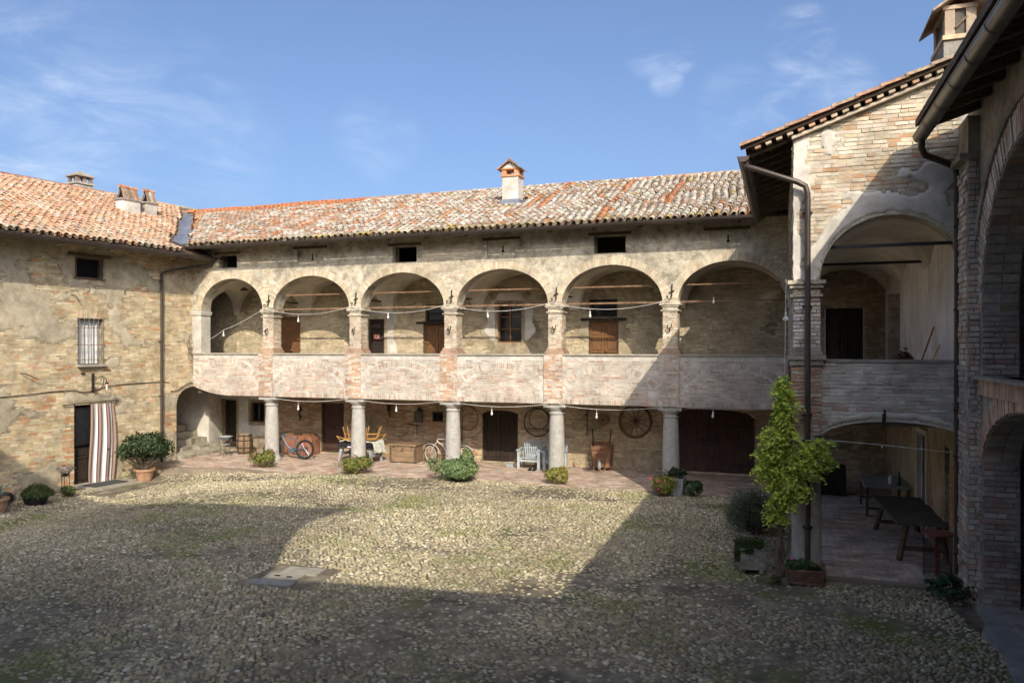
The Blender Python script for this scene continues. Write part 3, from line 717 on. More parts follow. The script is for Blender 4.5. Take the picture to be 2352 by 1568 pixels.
# parapets and the brick piers between them
def parapet(u0, u1, curve=None):
    ops = [Op(u0 - .01, u1 + .01, -1, 0, topfn=curve)] if curve else []
    b = MB(); wall(b, Fr((0, 23.46, 0), (1, 0, 0), (0, -1, 0)), u0, u1, 2.385, 3.93, ops=[], th=.42) if not curve else wall(b, Fr((0, 23.46, 0), (1, 0, 0), (0, -1, 0)), u0, u1, 2.385, 3.93, ops=ops, th=.42)
    w = b.build('parapet', 'pale_mortar', main, world=True)
    f = Fr((0, 23.46, 0), (1, 0, 0), (0, -1, 0)); c = (u0 + u1) / 2; hw = (u1 - u0) / 2
    o = Op(c - hw * .98 + rng.uniform(-.05, .05), c + hw * .98 + rng.uniform(-.05, .05), 2.35, 2.60 + rng.uniform(-.06, .04), 0.92 + rng.uniform(-.06, .05))
    def inband(a, bb, z):
        for u in (a, (a + bb) / 2, bb):
            q = ((u - c) / (o.a + .01)) ** 2 + ((z - o.z1) / (o.rise)) ** 2; q2 = ((u - c) / (o.a + .2)) ** 2 + ((z - o.z1) / (o.rise + .19)) ** 2
            if z > o.z1 - .03 and q > 1 and q2 < 1: return True
        return False
    inner = lambda u, z: P_INA if ((u - c) / o.a) ** 2 + ((z - o.z1) / o.rise) ** 2 < 1 else P_PAR
    zb = 2.56
    BR.field(f, u0 + .01, u1 - .01, zb, 3.82, P_PAR, w, proud=.004, J=.018, H=.054, skip=inband, palfn=inner, mask=(lambda u, z: z > curve(u) + .2) if curve else None)
    BR.arch(f, o, .17, P_PAR, w, H=.055, proud=.006, off=.01, arc=(.18, math.pi - .18))
    u = u0 + .05
    while u < u1 - .03:      # soldier course along the foot
        zz = 2.47 + (max(0, curve(u) - 2.385) if curve else 0)
        BR.one(f, u, zz, .055, .15, .010 * rng.uniform(.5, 1.4), pick(P_INA)[0], w); u += .071
    b = MB(); b.box((c, 23.50 + .16, 3.955), (u1 - u0, .50, .05)); b.build('coping', 'limestone_slab', w)
    return w
parapet(-21.2, PX[0] - .34, curve=lambda u: 2.385 + .33 * max(0, (-19.5 - u) / 1.7) ** 2)
for a, b_ in zip([p + .28 for p in PX], [p - .34 for p in PX[1:]] + [.2]): parapet(a, b_)
for i, px in enumerate(PX):
    b = MB(); b.box((px - .03, 23.63, 3.172), (.618, .46, 1.572)); pr = b.build('pier', 'pale_mortar', main, world=True)
    f = Fr((0, 23.40, 0), (1, 0, 0), (0, -1, 0)); BR.field(f, px - .335, px + .275, 2.40, 3.95, P_PIER if i < 4 else P_PAR, pr, proud=.008)
# columns
for px in PX:
    b = MB(); g0 = 0
    b.lathe((px - .01, 23.76, 0), [(.30, -.1), (.33, 0), (.345, .05), (.335, .10), (.30, .135), (.275, .19), (.262, .30), (.258, .9), (.245, 1.5), (.218, 2.0), (.215, 2.03)], 26)
    col = b.build('column', 'granite', main, world=True, smooth=True)
    b = MB(); b.lathe((px - .01, 23.76, 0), [(.215, 2.031), (.245, 2.045), (.25, 2.075), (.225, 2.095), (.215, 2.13), (.24, 2.17), (.30, 2.22), (.315, 2.262)], 26); b.box((px - .01, 23.76, 2.315), (.72, .60, .10)); b.build('capital', 'granite', col, smooth=True)
    b = MB(); b.box((px - .01, 23.76, -.02), (.74, .70, .05)); b.build('column_base', 'granite', col)
# floor, ceiling, vaults
b = MB(); b.box((-9.05, 24.95, 2.62), (24.5, 1.9, .42)); b.build('upper_floor', 'dark_mortar', main, world=True)
def vault(parent, x0, x1, y0, y1, zs, rx, ry, edgex=.33, edgey=.1, ny=28, nx=40, mname='vault_plaster', yprof=True, flat=0):
    cx, cy, hx, hy = (x0 + x1) / 2, (y0 + y1) / 2, (x1 - x0) / 2, (y1 - y0) / 2
    xs = np.linspace(x0, x1, nx + 1); ys = np.linspace(y0, y1, ny + 1); X, Y = np.meshgrid(xs, ys)
    zx = zs + rx * np.sqrt(np.clip(1 - ((X - cx) / (hx - edgex)) ** 2, 0, 1)); zy = zs + ry * np.sqrt(np.clip(1 - ((Y - cy) / (hy - edgey)) ** 2, 0, 1))
    Z = np.maximum(zx, zy); idx = np.arange(X.size).reshape(X.shape)
    F = np.stack([idx[:-1, :-1].ravel(), idx[1:, :-1].ravel(), idx[1:, 1:].ravel(), idx[:-1, 1:].ravel()], 1)
    me = np_mesh('vault', np.stack([X, Y, Z], -1).reshape(-1, 3), F, np.ones(3), smooth=True); me.set_sharp_from_angle(angle=R(28)) if hasattr(me, 'set_sharp_from_angle') else None
    return link('vault', me, mname, parent, world=True)
edges = [-21.3] + PX + [.44]
for a, b_ in zip(edges[:-1], edges[1:]): vault(main, a, b_, 23.98, 26.02, 5.50, 1.31, 1.0, edgex=.21, edgey=.14)
b = MB(); b.box((-10.6, 29.2, 7.02), (22.4, 10.0, .12)); b.build('attic_floor', 'roof_deck', main, world=True)

# back wall of the loggias with its doors and windows
bops = [Op(-22.02, -21.27, .02, 2.0), Op(-20.57, -19.89, 1.12, 1.95), Op(-17.18, -16.14, .05, 2.0), Op(-12.33, -11.88, 1.40, 1.78), Op(-10.31, -8.92, .04, 1.74, .16),
        Op(-3.71, -.79, .04, 1.86, .28), Op(-19.22, -18.15, 3.0, 5.42), Op(-15.04, -14.36, 3.0, 5.28), Op(-12.71, -11.76, 3.0, 5.07), Op(-12.62, -11.76, 5.16, 5.79),
        Op(-9.71, -8.79, 4.36, 5.79), Op(-6.29, -5.30, 5.24, 5.86), Op(-6.32, -5.26, 3.0, 5.10), Op(1.31, 2.47, 3.0, 5.42)]
mb = MB(); wall(mb, FB, -22.6, 3.2, -.1, 7.0, bops, th=.45); bwall = mb.build('wall', 'mortar_ochre', main, world=True)
niche_u = -9.25
plast = lambda u, z: ((abs(u - niche_u) < .95 + .25 * np.sin(z * 3)) & (z > 3.9) & (z < 6.2)) if np.isscalar(z) else ((np.abs(u - niche_u) < (.72 + .28 * np.sin(z * 2.1 - 9.2)) + .10 * np.sin(z * 7)) & (z > 4.28) & (z < 6.2))
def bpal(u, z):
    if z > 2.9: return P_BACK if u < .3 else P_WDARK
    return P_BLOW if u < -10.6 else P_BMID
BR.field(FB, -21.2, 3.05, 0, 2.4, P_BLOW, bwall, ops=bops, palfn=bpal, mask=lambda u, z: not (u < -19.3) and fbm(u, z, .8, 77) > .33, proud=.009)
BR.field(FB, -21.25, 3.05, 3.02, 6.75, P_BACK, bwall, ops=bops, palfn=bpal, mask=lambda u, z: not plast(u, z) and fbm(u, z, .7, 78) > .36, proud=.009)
def keepb(u, z):
    k = plast(u, z)
    k |= (np.abs(u + 14.6) < .75 + .1 * np.sin(z * 5)) & (z < 5.6) & (z > 3.3) & (u > -15.2)
    k |= (np.abs(u + 11.9) < 1.0) & (np.abs(u + 12.24) > .46) & (z > 3.3) & (z < 5.1) & (u < -12.55)
    k |= ((np.abs(u + 5.79) < .62)) & (z > 3.2) & (z < 5.06)
    return k
plaster_patches(FB, -15.4, -4.9, 3.2, 6.3, keepb, 'white_plaster', bwall, ops=bops, proud=.022, step=.06)
plaster_patches(FB, -22.0, -19.2, 0.02, 2.9, lambda u, z: (z > .35 + .4 * fbm(u, z, 2, 5)) & (z < 2.85), 'white_plaster', bwall, ops=bops, proud=.02, step=.07)

def door(fr, o, parent, m, leaves=2, panels=3, depth=.16, planks=0, handle=True, frame=True, ztop=None, name='door', tint_frame='old_wood', thick=.05):
    z0, z1 = o.z0, ztop or o.z1; w = (o.u1 - o.u0)
    b = MB(); b.box(fr.p(o.c, (z0 + z1) / 2, -depth - .03), (1, 1, 1)); b.v = []; b.f = []; b.t = []
    U, Nn = Vector(fr.U), Vector(fr.N); rz = math.atan2(U.y, U.x)
    root = MB()
    if planks: root.poly([fr.p(u, z, -depth - .03) for u, z in [(o.u0, z0), (o.u1, z0)] + [(u, o.top(u)) for u in np.linspace(o.u1, o.u0, 15)]], -Nn * .03)
    else: root.box(fr.p(o.c, (z0 + z1) / 2, -depth - .035), (w, .03, z1 - z0), rz)
    root = root.build(name, m, parent)
    lw = w / leaves
    for k in range(leaves):
        a = o.u0 + k * lw; bnd = a + lw
        if planks:
            n = planks; pw = lw / n
            for q in range(n):
                ua, ub = a + q * pw + .004, a + (q + 1) * pw - .004; um = (ua + ub) / 2
                p = MB(); p.poly([fr.p(ua, z0 + .01, -depth + rng.uniform(-.004, .004)), fr.p(ub, z0 + .01, -depth), fr.p(ub, o.top(ub) - .01, -depth), fr.p(ua, o.top(ua) - .01, -depth)], -Nn * .028)
                p.build('plank', m, root)
        else:
            st = MB()
            for uu in (a + .05, bnd - .05): st.box(fr.p(uu, (z0 + z1) / 2, -depth), (.085, thick, z1 - z0 - .01), rz)
            hs = [z0 + .06] + [z0 + (z1 - z0) * i / panels for i in range(1, panels)] + [z1 - .05]
            for hz in hs: st.box(fr.p((a + bnd) / 2, hz, -depth), (lw - .19, thick - .004, .085), rz)
            st.build('door_leaf' if leaves > 1 else 'rail', m, root)
            for i in range(panels):
                p = MB(); za, zb = hs[i] + .06, hs[i + 1] - .06; p.box(fr.p((a + bnd) / 2, (za + zb) / 2, -depth - .012), (lw - .24, .022, zb - za), rz); p.build('door_panel', m, root)
    if handle:
        h = MB(); h.box(fr.p(o.c + .05, z0 + min(1.0, (z1 - z0) * .5), -depth + .035), (.035, .05, .11), rz); h.build('handle', 'iron', root)
    if frame:
        fm = MB()
        for uu in (o.u0 - .0, o.u1 + .0): fm.box(fr.p(uu + (.02 if uu == o.u0 else -.02), (z0 + z1) / 2, -depth + .05), (.04, .06, z1 - z0), rz)
        fm.build('door_frame', tint_frame, root)
    return root
door(FB, bops[2], bwall, 'redbrown_door', 1, 4, depth=.1); door(FB, bops[0], bwall, 'dark_door_wood', 1, 3, depth=.3)
d = door(FB, bops[4], bwall, 'dark_door_wood', 2, planks=4, depth=.08)
for s_ in (-1, 1):
    for zz in (.12, .95, 1.05, 1.65):
        p = MB(); p.box(FB.p(-9.615 + s_ * .33, zz, -.062), (.62, .03, .07)); p.build('door_rail', 'dark_door_wood', d)
    for uu in (.05, .62):
        p = MB(); p.box(FB.p(-9.615 + s_ * uu, .9, -.060), (.07, .028, 1.5)); p.build('door_stile', 'dark_door_wood', d)
d = door(FB, bops[5], bwall, 'redbrown_door', 2, planks=4, depth=.06, handle=False)
p = MB(); p.box(FB.p(-2.25, 1.12, -.03), (.55, .03, .05)); p.box(FB.p(-2.25, .95, -.035), (.25, .03, .04)); p.build('bolt', 'iron', d)
for zz in (.32, 1.6):
    for s_ in (-1, 1):
        p = MB(); p.box(FB.p(-2.25 + s_ * 1.12, zz, -.035), (.66, .02, .05)); p.build('hinge_strap', 'iron', d)
door(FB, bops[6], bwall, 'chestnut_wood', 1, 4, depth=.12)
d = door(FB, bops[7], bwall, 'dark_door_wood', 1, 5, depth=.10)
p = MB(); p.box(FB.p(-14.74, 5.0, -.075), (.42, .03, .13)); p.build('slot_window', 'dark_glass', d)
sg = MB(); sg.box(FB.p(-14.73, 4.60, -.068), (.26, .012, .19)); sg = sg.build('sign', 'sign_orange', d)
p = MB()
for (x, z, w, h) in ((-.07, .02, .03, .10), (-.045, -.03, .05, .03), (-.02, -.055, .02, .02), (.02, -.055, .02, .02), (.055, .035, .07, .04), (.04, -.01, .03, .06), (.08, -.005, .02, .04)): p.box(FB.p(-14.73 + x, 4.60 + z, -.060), (w, .006, h))
p.build('pictogram', 'white_plastic', sg)
door(FB, bops[8], bwall, 'chestnut_wood', 2, 3, depth=.12); door(FB, bops[12], bwall, 'chestnut_wood', 2, 4, depth=.12); door(FB, bops[13], bwall, 'dark_door_wood', 2, 3, depth=.06, tint_frame='pale_mortar')
def pane_window(fr, o, parent, m, mull=1, bars=0, depth=.15, glass='dark_glass', shutter=None):
    rz = math.atan2(fr.U[1], fr.U[0]); b = MB(); w = o.u1 - o.u0; h = o.z1 - o.z0
    for uu in (o.u0 + .025, o.u1 - .025): b.box(fr.p(uu, (o.z0 + o.z1) / 2, -depth), (.05, .06, h), rz)
    for zz in (o.z0 + .025, o.z1 - .025): b.box(fr.p(o.c, zz, -depth), (w - .1, .06, .05), rz)
    wn_ = b.build('window', m, parent)
    n = mull + 1; pw = (w - .1) / n
    for k in range(n):
        if k: b = MB(); b.box(fr.p(o.u0 + .05 + k * pw, (o.z0 + o.z1) / 2, -depth + .01), (.05, .05, h - .1), rz); b.build('mullion', m, wn_)
        hs = np.linspace(o.z0 + .05, o.z1 - .05, bars + 2)
        for za, zb in zip(hs[:-1], hs[1:]):
            b = MB(); b.box(fr.p(o.u0 + .05 + (k + .5) * pw, (za + zb) / 2, -depth - .02), (pw - .04, .012, zb - za - .03), rz); b.build('pane', glass, wn_)
        for zz in hs[1:-1]: b = MB(); b.box(fr.p(o.u0 + .05 + (k + .5) * pw, zz, -depth + .006), (pw - .05, .04, .035), rz); b.build('glazing_bar', m, wn_)
    return wn_
pane_window(FB, bops[1], bwall, 'old_wood', 1, 0); pane_window(FB, bops[3], bwall, 'dark_door_wood', 1, 0, depth=.06, glass='black_void')
pane_window(FB, bops[9], bwall, 'dark_door_wood', 0, 0); pane_window(FB, bops[11], bwall, 'dark_door_wood', 0, 0, depth=.08)
pane_window(FB, bops[10], bwall, 'chestnut_wood', 1, 2, depth=.12)
for (o, z) in ((bops[8], 5.115), (bops[12], 5.17)):
    p = MB(); p.box(FB.p(o.c, z, -.02), (o.u1 - o.u0 + .55, .14, .09)); p.build('lintel', 'dark_door_wood', bwall)
# iron: tie rods, wall anchors, hooks
for a, b_ in ARCH[1:]:
    p = MB(); p.box(((a + b_) / 2, 23.72, 5.585), (b_ - a + .1, .035, .055)); p.build('tie_rod', 'rust_iron', main, world=True)
    p = MB(); p.box(((a + b_) / 2, 23.92, 6.12), (b_ - a - .22, .05, .045)); p.build('tie_rod', 'rust_iron', main, world=True)
for px in PX:
    p = MB(); p.tube([(px + .1, 24.0, 5.9), (px + .1, 25.2, 5.9)], .028, 6); p.build('tie_rod', 'iron', main, world=True)
    p = MB(); p.beam((px + .05, 23.46, 5.72), (px + .07, 23.46, 6.12), .035, .03); p.beam((px - .02, 23.455, 5.86), (px + .13, 23.455, 5.92), .03, .03); p.build('wall_anchor', 'iron', main, world=True)
    p = MB(); p.tube([(px - .06, 23.48, 4.86), (px - .07, 23.40, 4.80), (px - .02, 23.36, 4.74), (px + .05, 23.38, 4.80), (px + .06, 23.40, 4.90)], .016, 5); p.tube([(px - .01, 23.47, 4.66), (px, 23.38, 4.72), (px + .01, 23.36, 4.80)], .016, 5); p.build('hook', 'iron', main, world=True)
    p = MB(); p.tube([(px - .06, 23.47, 5.74), (px - .09, 23.38, 5.76), (px - .05, 23.34, 5.66), (px + .04, 23.38, 5.66), (px + .07, 23.40, 5.78)], .015, 5); p.build('hook', 'iron', main, world=True)
# closing walls of the house behind
b = MB(); b.box((-11.0, 35.9, 4.0), (30, .3, 8.2)); b.box((-25.7, 31.2, 4.0), (.3, 9.2, 8.2)); b.box((3.5, 31.2, 4.0), (.3, 9.2, 8.2)); b.box((-21.75, 27.0, 7.45), (.25, 6.0, .9)); b.box((-22.5, 28.0, 8.2), (.2, 5.0, 2.2)); b.box((.2, 26.3, 7.7), (.2, 4.6, 1.3)); b.build('wall', 'dark_mortar', main, world=True)

# main roof
b = MB(); zz = lambda y: 7.90 + .4 * (y - 22.78)
b.poly([(-21.75, 22.78, zz(22.78)), (.28, 22.78, zz(22.78)), (.9, 29.5, zz(29.5)), (-27.0, 29.5, zz(29.5))], (0, 0, .07)); 
b.poly([(-27.0, 29.51, zz(29.5)), (.9, 29.51, zz(29.5)), (.9, 36.3, zz(22.7)), (-27.0, 36.3, zz(22.7))], (0, 0, .07)); mroof = b.build('roof', 'roof_deck', main, world=True)
def valley_x(y): return -(1.70 + .844 * y) / .988
cs = {}
def mainpal(p, c, r):
    x = p[0]; k = ss((-9 - x) / 12)
    if c not in cs: cs[c] = rng.random()
    base = [((.62, .57, .48), 4 * (1 - k) + 1.6), ((.50, .43, .34), 2.2), ((.42, .29, .20), 1.6 + k), ((.52, .32, .21), 1.2 + 2.6 * k), ((.56, .48, .38), 2), ((.36, .27, .18), 1.1), ((.55, .24, .11), .25 + .8 * k), ((.50, .38, .14), .15)]
    if r == 0: base = [((.45, .36, .22), 3), ((.52, .45, .34), 2), ((.50, .36, .12), 1), ((.36, .27, .18), 2)]
    if ((c == 4) or (c == 23) or (c == 15 and r > 5) or (c == 34 and r > 7)) and rng.random() < .8: base = [((.56, .25, .12), 3), ((.50, .29, .17), 1)]
    if c in (36, 48, 60, 72) and 4 < r < 15 and rng.random() < .8: base = [((.56, .26, .13), 3), ((.50, .33, .2), 1)]
    if r > 18 and x < -17: base = [((.56, .22, .10), 3), ((.50, .28, .16), 1)]
    return pick(base)[0]
roof_tiles(main, mroof, (.22, 22.74, zz(22.74) + .07), (-1, 0, 0), (0, 1, .4), 118, 22, lambda p, c, r: p[0] > valley_x(p[1]) + .34 and not (-9.70 < p[0] < -8.86 and 26.1 < p[1] < 26.75), mainpal)
b = MB()
x = .7
while x > -26.5:
    a = Vector((x, 29.5, zz(29.5) + .10)); b.lathe((0, 0, 0), [(.01, 0)], 3) if False else None
    b.tube([a, a + Vector((-.42, 0, 0))], [.10, .085], 8, tint=tuple(pick([((.50, .43, .34), 3), ((.45, .27, .16), 2), ((.55, .25, .12), 1.0 if x < -14 else .2)])[0])); x -= .38
b.build('ridge_tiles', 'terracotta_tile', mroof)
b = MB(); gutter(b, (-21.35, 22.60, 7.90), (-.60, 22.60, 7.93)); b.build('gutter', 'brown_metal', main, world=True)
b = MB()
for y0, y1 in ((22.9, 29.2),):
    n = 8
    for i in range(n):
        ya, yb = y0 + (y1 - y0) * i / n, y0 + (y1 - y0) * (i + 1) / n
        for s_ in (-1, 1):
            dz_ = .12 if s_ > 0 else .26
            b.add([(valley_x(ya), ya, zz(ya) + .10), (valley_x(yb), yb, zz(yb) + .10), (valley_x(yb) + s_ * .36, yb, zz(yb) + dz_), (valley_x(ya) + s_ * .36, ya, zz(ya) + dz_)], [(0, 1, 2, 3)])
b.build('valley_flashing', 'lead_sheet', mroof)
b = MB(); b.box((-26.6, 29.3, 10.68), (.9, .25, .12), tint=(.55, .25, .12)); b.build('ridge_cap', 'terracotta_tile', mroof)

def hutch_roof(b, c, w, l, h, rz=0, n=4, tint=(.42, .30, .22), over=.1, along='x', th=.03):
    """two-sided tile roof over a chimney; ridge along local x"""
    M = Matrix.Rotation(rz, 3, 'Z'); c = Vector(c)
    for s_ in (-1, 1):
        for k in range(n):
            x0 = -l / 2 - over + (l + 2 * over) * k / n; x1 = x0 + (l + 2 * over) / n * .96
            pts = [Vector((x0, s_ * (w / 2 + over), -h * over / (w / 2))), Vector((x1, s_ * (w / 2 + over), -h * over / (w / 2))), Vector((x1, 0, h)), Vector((x0, 0, h))]
            t = pick([((.44, .32, .22), 3), ((.36, .28, .2), 2), ((.52, .30, .18), 1)])[0]
            b.poly([c + M @ p for p in pts], (0, 0, th), tint=tuple(t))
    b.tube([c + M @ Vector((-l / 2 - over * 1.1, 0, h + th)), c + M @ Vector((l / 2 + over * 1.1, 0, h + th))], .06, 7, tint=tint)
# white chimney on the main roof (a part of the house)
b = MB(); b.box((-9.28, 26.42, 9.92), (.62, .55, .98)); chm = b.build('chimney', 'white_plaster', main, world=True)
b = MB(); b.box((-9.28, 26.42, 9.50), (.70, .63, .16)); b.poly([(-9.66, 26.05, 9.36), (-8.90, 26.05, 9.36), (-8.90, 26.8, 9.62), (-9.66, 26.8, 9.62)], (0, 0, .05)); b.build('flashing', 'lead_sheet', chm)
b = MB(); b.box((-9.28, 26.42, 10.44), (.72, .65, .065), tint=(.50, .25, .13)); b.box((-9.28, 26.42, 10.69), (.70, .63, .05), tint=(.50, .25, .13))
for sx in (-1, 1):
    for sy in (-1, 1): b.box((-9.28 + sx * .24, 26.42 + sy * .2, 10.57), (.17, .16, .19), tint=(.50, .26, .14))
b.build('chimney_brick_band', 'brick', chm)
b = MB(); b.poly([(-9.60, 26.12, 10.72), (-8.96, 26.12, 10.72), (-9.28, 26.12, 10.92)], (0, .6, 0)); b.build('chimney_gable', 'white_plaster', chm)
b = MB(); hutch_roof(b, (-9.28, 26.42, 10.74), .66, .62, .22, R(90), n=4, over=.13); b.build('chimney_roof', 'terracotta_tile', chm)
BR.make(main)

# ------------------------------------------------------------------ left building
left = thing('brick_house', 'long brick house with striped door curtain closing the left side of the courtyard', 'building', (-21.9, 19.6, -.35))
BL = Bricks()
carch = Op(-.69, .25, -1, 2.0, topfn=lambda u: 2.0 + .68 * math.sqrt(max(0, 1 - (max(0, .02 - u) / .71) ** 2)))
lops = [Op(-4.58, -3.58, 6.47, 7.21), Op(-4.49, -3.57, 3.60, 5.15), Op(-4.61, -3.2, -.42, 2.27), carch]
mb = MB(); wall(mb, FL, -19.5, .06, -.7, 7.75, lops, th=.42); lw = mb.build('wall', 'mortar_ochre', left, world=True)
def lkeep(u, z):
    n = fbm(u, z, .9, 41); e = lambda a, b, c, d: ((u - a) / c) ** 2 + ((z - b) / d) ** 2
    v = n * 1.15 - .05 * np.abs(z - 4.6) * 0
    sc = -.12 + .34 * np.exp(-e(-6.6, 5.6, 2.3, .75)) + .24 * np.exp(-e(-3.1, 4.5, .35, 1.2)) + .26 * np.exp(-e(-5.6, 1.3, .7, .55)) + .16 * np.exp(-e(-2.9, 5.6, 1.0, .6)) + .17 * np.exp(-e(-1.9, 6.6, 2.4, .9)) + .20 * np.exp(-e(-5.6, 7.0, 2.0, .6)) + .16 * np.exp(-e(-3.9, 2.5, 1.2, .22)) + .2 * np.exp(-e(-2.4, -.1, 1.4, .35)) + .17 * np.exp(-e(-.5, 4.6, .5, 2.4)) + .24 * np.exp(-e(-.95, .6, .35, .5)) + .2 * np.exp(-e(-5.4, .1, 1.0, .4))
    return (v + sc > .625)
BL.field(FL, -9.5, .04, -.45, 7.62, P_LEFT, lw, ops=lops, mask=lambda u, z: not bool(lkeep(np.array(u), np.array(z))) and fbm(u, z, 1.3, 42) > .16, proud=.0045, J=.008, H=.064, L=.28,
         palfn=lambda u, z: P_RED if (z < 1.9 and (u < -4.62 and u > -4.95 or (-1.2 < u < -.7 and z < 1.7 and z > .6))) or fbm(u, z, .5, 44) < .30 else P_LEFT)
plaster_patches(FL, -9.5, 0, -.45, 7.66, lkeep, 'left_plaster', lw, ops=lops, proud=.016, seed=3)
u = -4.52
while u < -3.5: BL.one(FL, u, 5.30, .052, .27, .022, pick([((.50, .36, .22), 3), ((.52, .44, .30), 3)])[0], lw, 0.06 * (u + 4.03)); u += .066
p = MB(); p.box(FL.p(-4.08, 7.27, -.05), (1.5, .2, .10), math.atan2(FL.U[1], FL.U[0])); p.build('lintel', 'old_wood', lw)
RL = math.atan2(FL.U[1], FL.U[0])
p = MB()
for uu in (-4.55, -3.66): p.box(FL.p(uu + .02, 6.84, -.10), (.09, .10, .74), RL)
p.box(FL.p(-4.08, 6.50, -.06), (1.06, .2, .07), RL); p.box(FL.p(-4.08, 7.18, -.10), (.98, .1, .06), RL); wf = p.build('window_frame', 'old_wood', lw)
p = MB(); p.box(FL.p(-4.12, 6.84, -.19), (.88, .02, .62), RL); p.build('attic_dark_fill', 'black_void', wf)  # black sheet standing in for the unlit attic behind the opening
# barred window with a curtain behind it
gw = pane_window(FL, Op(-4.49, -3.57, 3.60, 5.15), lw, 'white_plaster', 0, 0, depth=.28)
mbc = MB(); n = 46
pts = [(-4.40 + .76 * i / n, .035 * math.sin(i * .95) + .012 * math.sin(i * 2.3)) for i in range(n + 1)]
vs = [FL.p(a, z, -.20 + d * (1.2 if z < 4 else .8)) for z in (3.64, 4.3, 5.1) for a, d in pts]; k = n + 1
mbc.add(vs, [(r * k + i, r * k + i + 1, (r + 1) * k + i + 1, (r + 1) * k + i) for r in range(2) for i in range(n)]); mbc.build('curtain', 'net_curtain', gw, smooth=True)
gr = None
for i in range(6):
    p = MB(); uu = -4.44 + .82 * i / 5; p.tube([FL.p(uu, 3.55, .035), FL.p(uu, 5.16, .035)], .011, 6); p.build('bar', 'silver', gw)
for zz_ in (3.78, 4.28, 4.85):
    p = MB(); p.tube([FL.p(-4.53, zz_, -.02), FL.p(-4.52, zz_, .045), FL.p(-3.54, zz_, .045), FL.p(-3.53, zz_, -.02)], .011, 6); p.build('crossbar', 'rust_iron', gw)
p = MB(); p.box(FL.p(-4.03, 3.575, .0), (1.0, .34, .06), RL); p.build('sill', 'limestone_slab', gw)
# door with mesh leaf
o = Op(-4.61, -3.2, -.38, 2.27)
dl = door(FL, o, lw, 'dark_door_wood', 2, 3, depth=.20)
for i in range(1): p = MB(); p.box(FL.p(-4.28, 1.55, -.10), (.60, .012, 1.25), RL); p.build('screen_panel', 'black_plastic', dl)
p = MB(); p.box(FL.p(-3.85, -.40, .05), (1.55, .5, .06), RL); p.build('threshold', 'limestone_slab', lw)
p = MB(); p.tube([FL.p(-5.05, 2.30, .07), FL.p(-4.6, 2.32, .08), FL.p(-3.0, 2.37, .08)], .014, 6); rod = p.build('curtain_rod', 'iron', lw)
for uu in (-4.95, -4.62, -3.1): p = MB(); p.tube([FL.p(uu, 2.32, .08), FL.p(uu, 2.27, -.02)], .012, 5); p.build('rod_bracket', 'iron', rod)
# wall outside the frame, eave
for i, uu in enumerate(np.arange(-9.0, .2, 1.05)):
    p = MB(); p.beam(FL.p(uu, 7.86, -.05), FL.p(uu, 7.53, .88), .09, .11); p.build('rafter', 'old_wood', left, world=True)
zl = lambda w: 7.60 + .4 * (w + .98)
def PLt(u, w, dz=0): return Vector(FL.p(u, zl(w) + dz, -w))
def vpt(y): return valley_x(y)
b = MB(); b.poly([PLt(-19.5, -.94), PLt(.1, -.94), PLt(6.0, 7.25), PLt(-19.5, 7.25)], (0, 0, .07)); lroof = b.build('roof', 'roof_deck', left, world=True)
b = MB(); b.poly([PLt(-19.5, 7.27), PLt(6.0, 7.27), PLt(6.0, 7.27) + Vector(FL.N) * -7.5 + Vector((0, 0, -3)), PLt(-19.5, 7.27) + Vector(FL.N) * -7.5 + Vector((0, 0, -3))], (0, 0, .07)); b.build('roof_slope', 'roof_deck', lroof)
b = MB(); b.box(FL.p(-8, 3.6, -14.2), (26, .3, 8.6), RL); b.box(FL.p(-19.3, 3.6, -7.2), (.3, 14, 8.6), RL); b.build('wall', 'dark_mortar', left, world=True)
P_LT = [((.60, .39, .26), 5), ((.56, .33, .20), 4), ((.64, .46, .33), 3), ((.58, .44, .27), 1.2), ((.62, .54, .44), .8), ((.42, .29, .20), .5), ((.58, .30, .16), 1)]
def lpal(p, c, r): return pick(P_LT if p[0] < -22.4 or rng.random() < .5 else [((.50, .42, .30), 3), ((.58, .38, .25), 3), ((.42, .31, .21), 1)])[0]
FLi = lambda p: (float(np.dot(np.array(p[:2]) - FL.O[:2], FL.U[:2])), -float(np.dot(np.array(p[:2]) - FL.O[:2], FL.N[:2])))
def lok(p, c, r):
    u, w = FLi(p)
    if p[1] > 22.2 and p[0] > valley_x(p[1]) - .30: return False
    if u > .2 and w < 0: return False
    return not ((-.15 < u < .72 and 3.95 < w < 4.5) or (.95 < u < 1.5 and 3.95 < w < 4.45))
roof_tiles(left, lroof, PLt(6.2, -.98, .075), -FL.U, tuple(-FL.N + np.array((0, 0, .4))), 66, 26, lok, lpal)
b = MB(); x = -9.5
while x < 5.9:
    a, c = PLt(x, 7.25, .13), PLt(x + .44, 7.25, .12); b.tube([a, c], [.085, .10], 8, tint=tuple(pick([((.40, .19, .12), 3), ((.34, .17, .11), 2)] if x < 1 else [((.52, .45, .36), 3), ((.5, .3, .18), 1)])[0])); x += .40
b.build('ridge_tiles', 'terracotta_tile', lroof)
b = MB(); gutter(b, FL.p(-9.8, 7.57, 1.10), FL.p(.62, 7.57, 1.10), r=.13); b.build('gutter', 'brown_metal', left, world=True)
b = MB(); b.tube([FL.p(.20, 7.44, 1.02), FL.p(.12, 7.30, .96), FL.p(-.3, 7.22, .52), FL.p(-1.25, 6.98, .16), FL.p(-1.38, 6.9, .10), FL.p(-1.38, 6.7, .09), FL.p(-1.38, -.35, .09)], .052, 10); dp = b.build('downpipe', 'brown_metal', left, world=True, smooth=True)
for zz_ in (6.6, 4.4, 2.4, .9):
    b = MB(); b.tube([FL.p(-1.38, zz_ - .02, .09), FL.p(-1.38, zz_ + .02, .09)], .062, 10); b.box(FL.p(-1.38, zz_, .02), (.16, .06, .025), RL); b.build('pipe_clip', 'iron', dp)
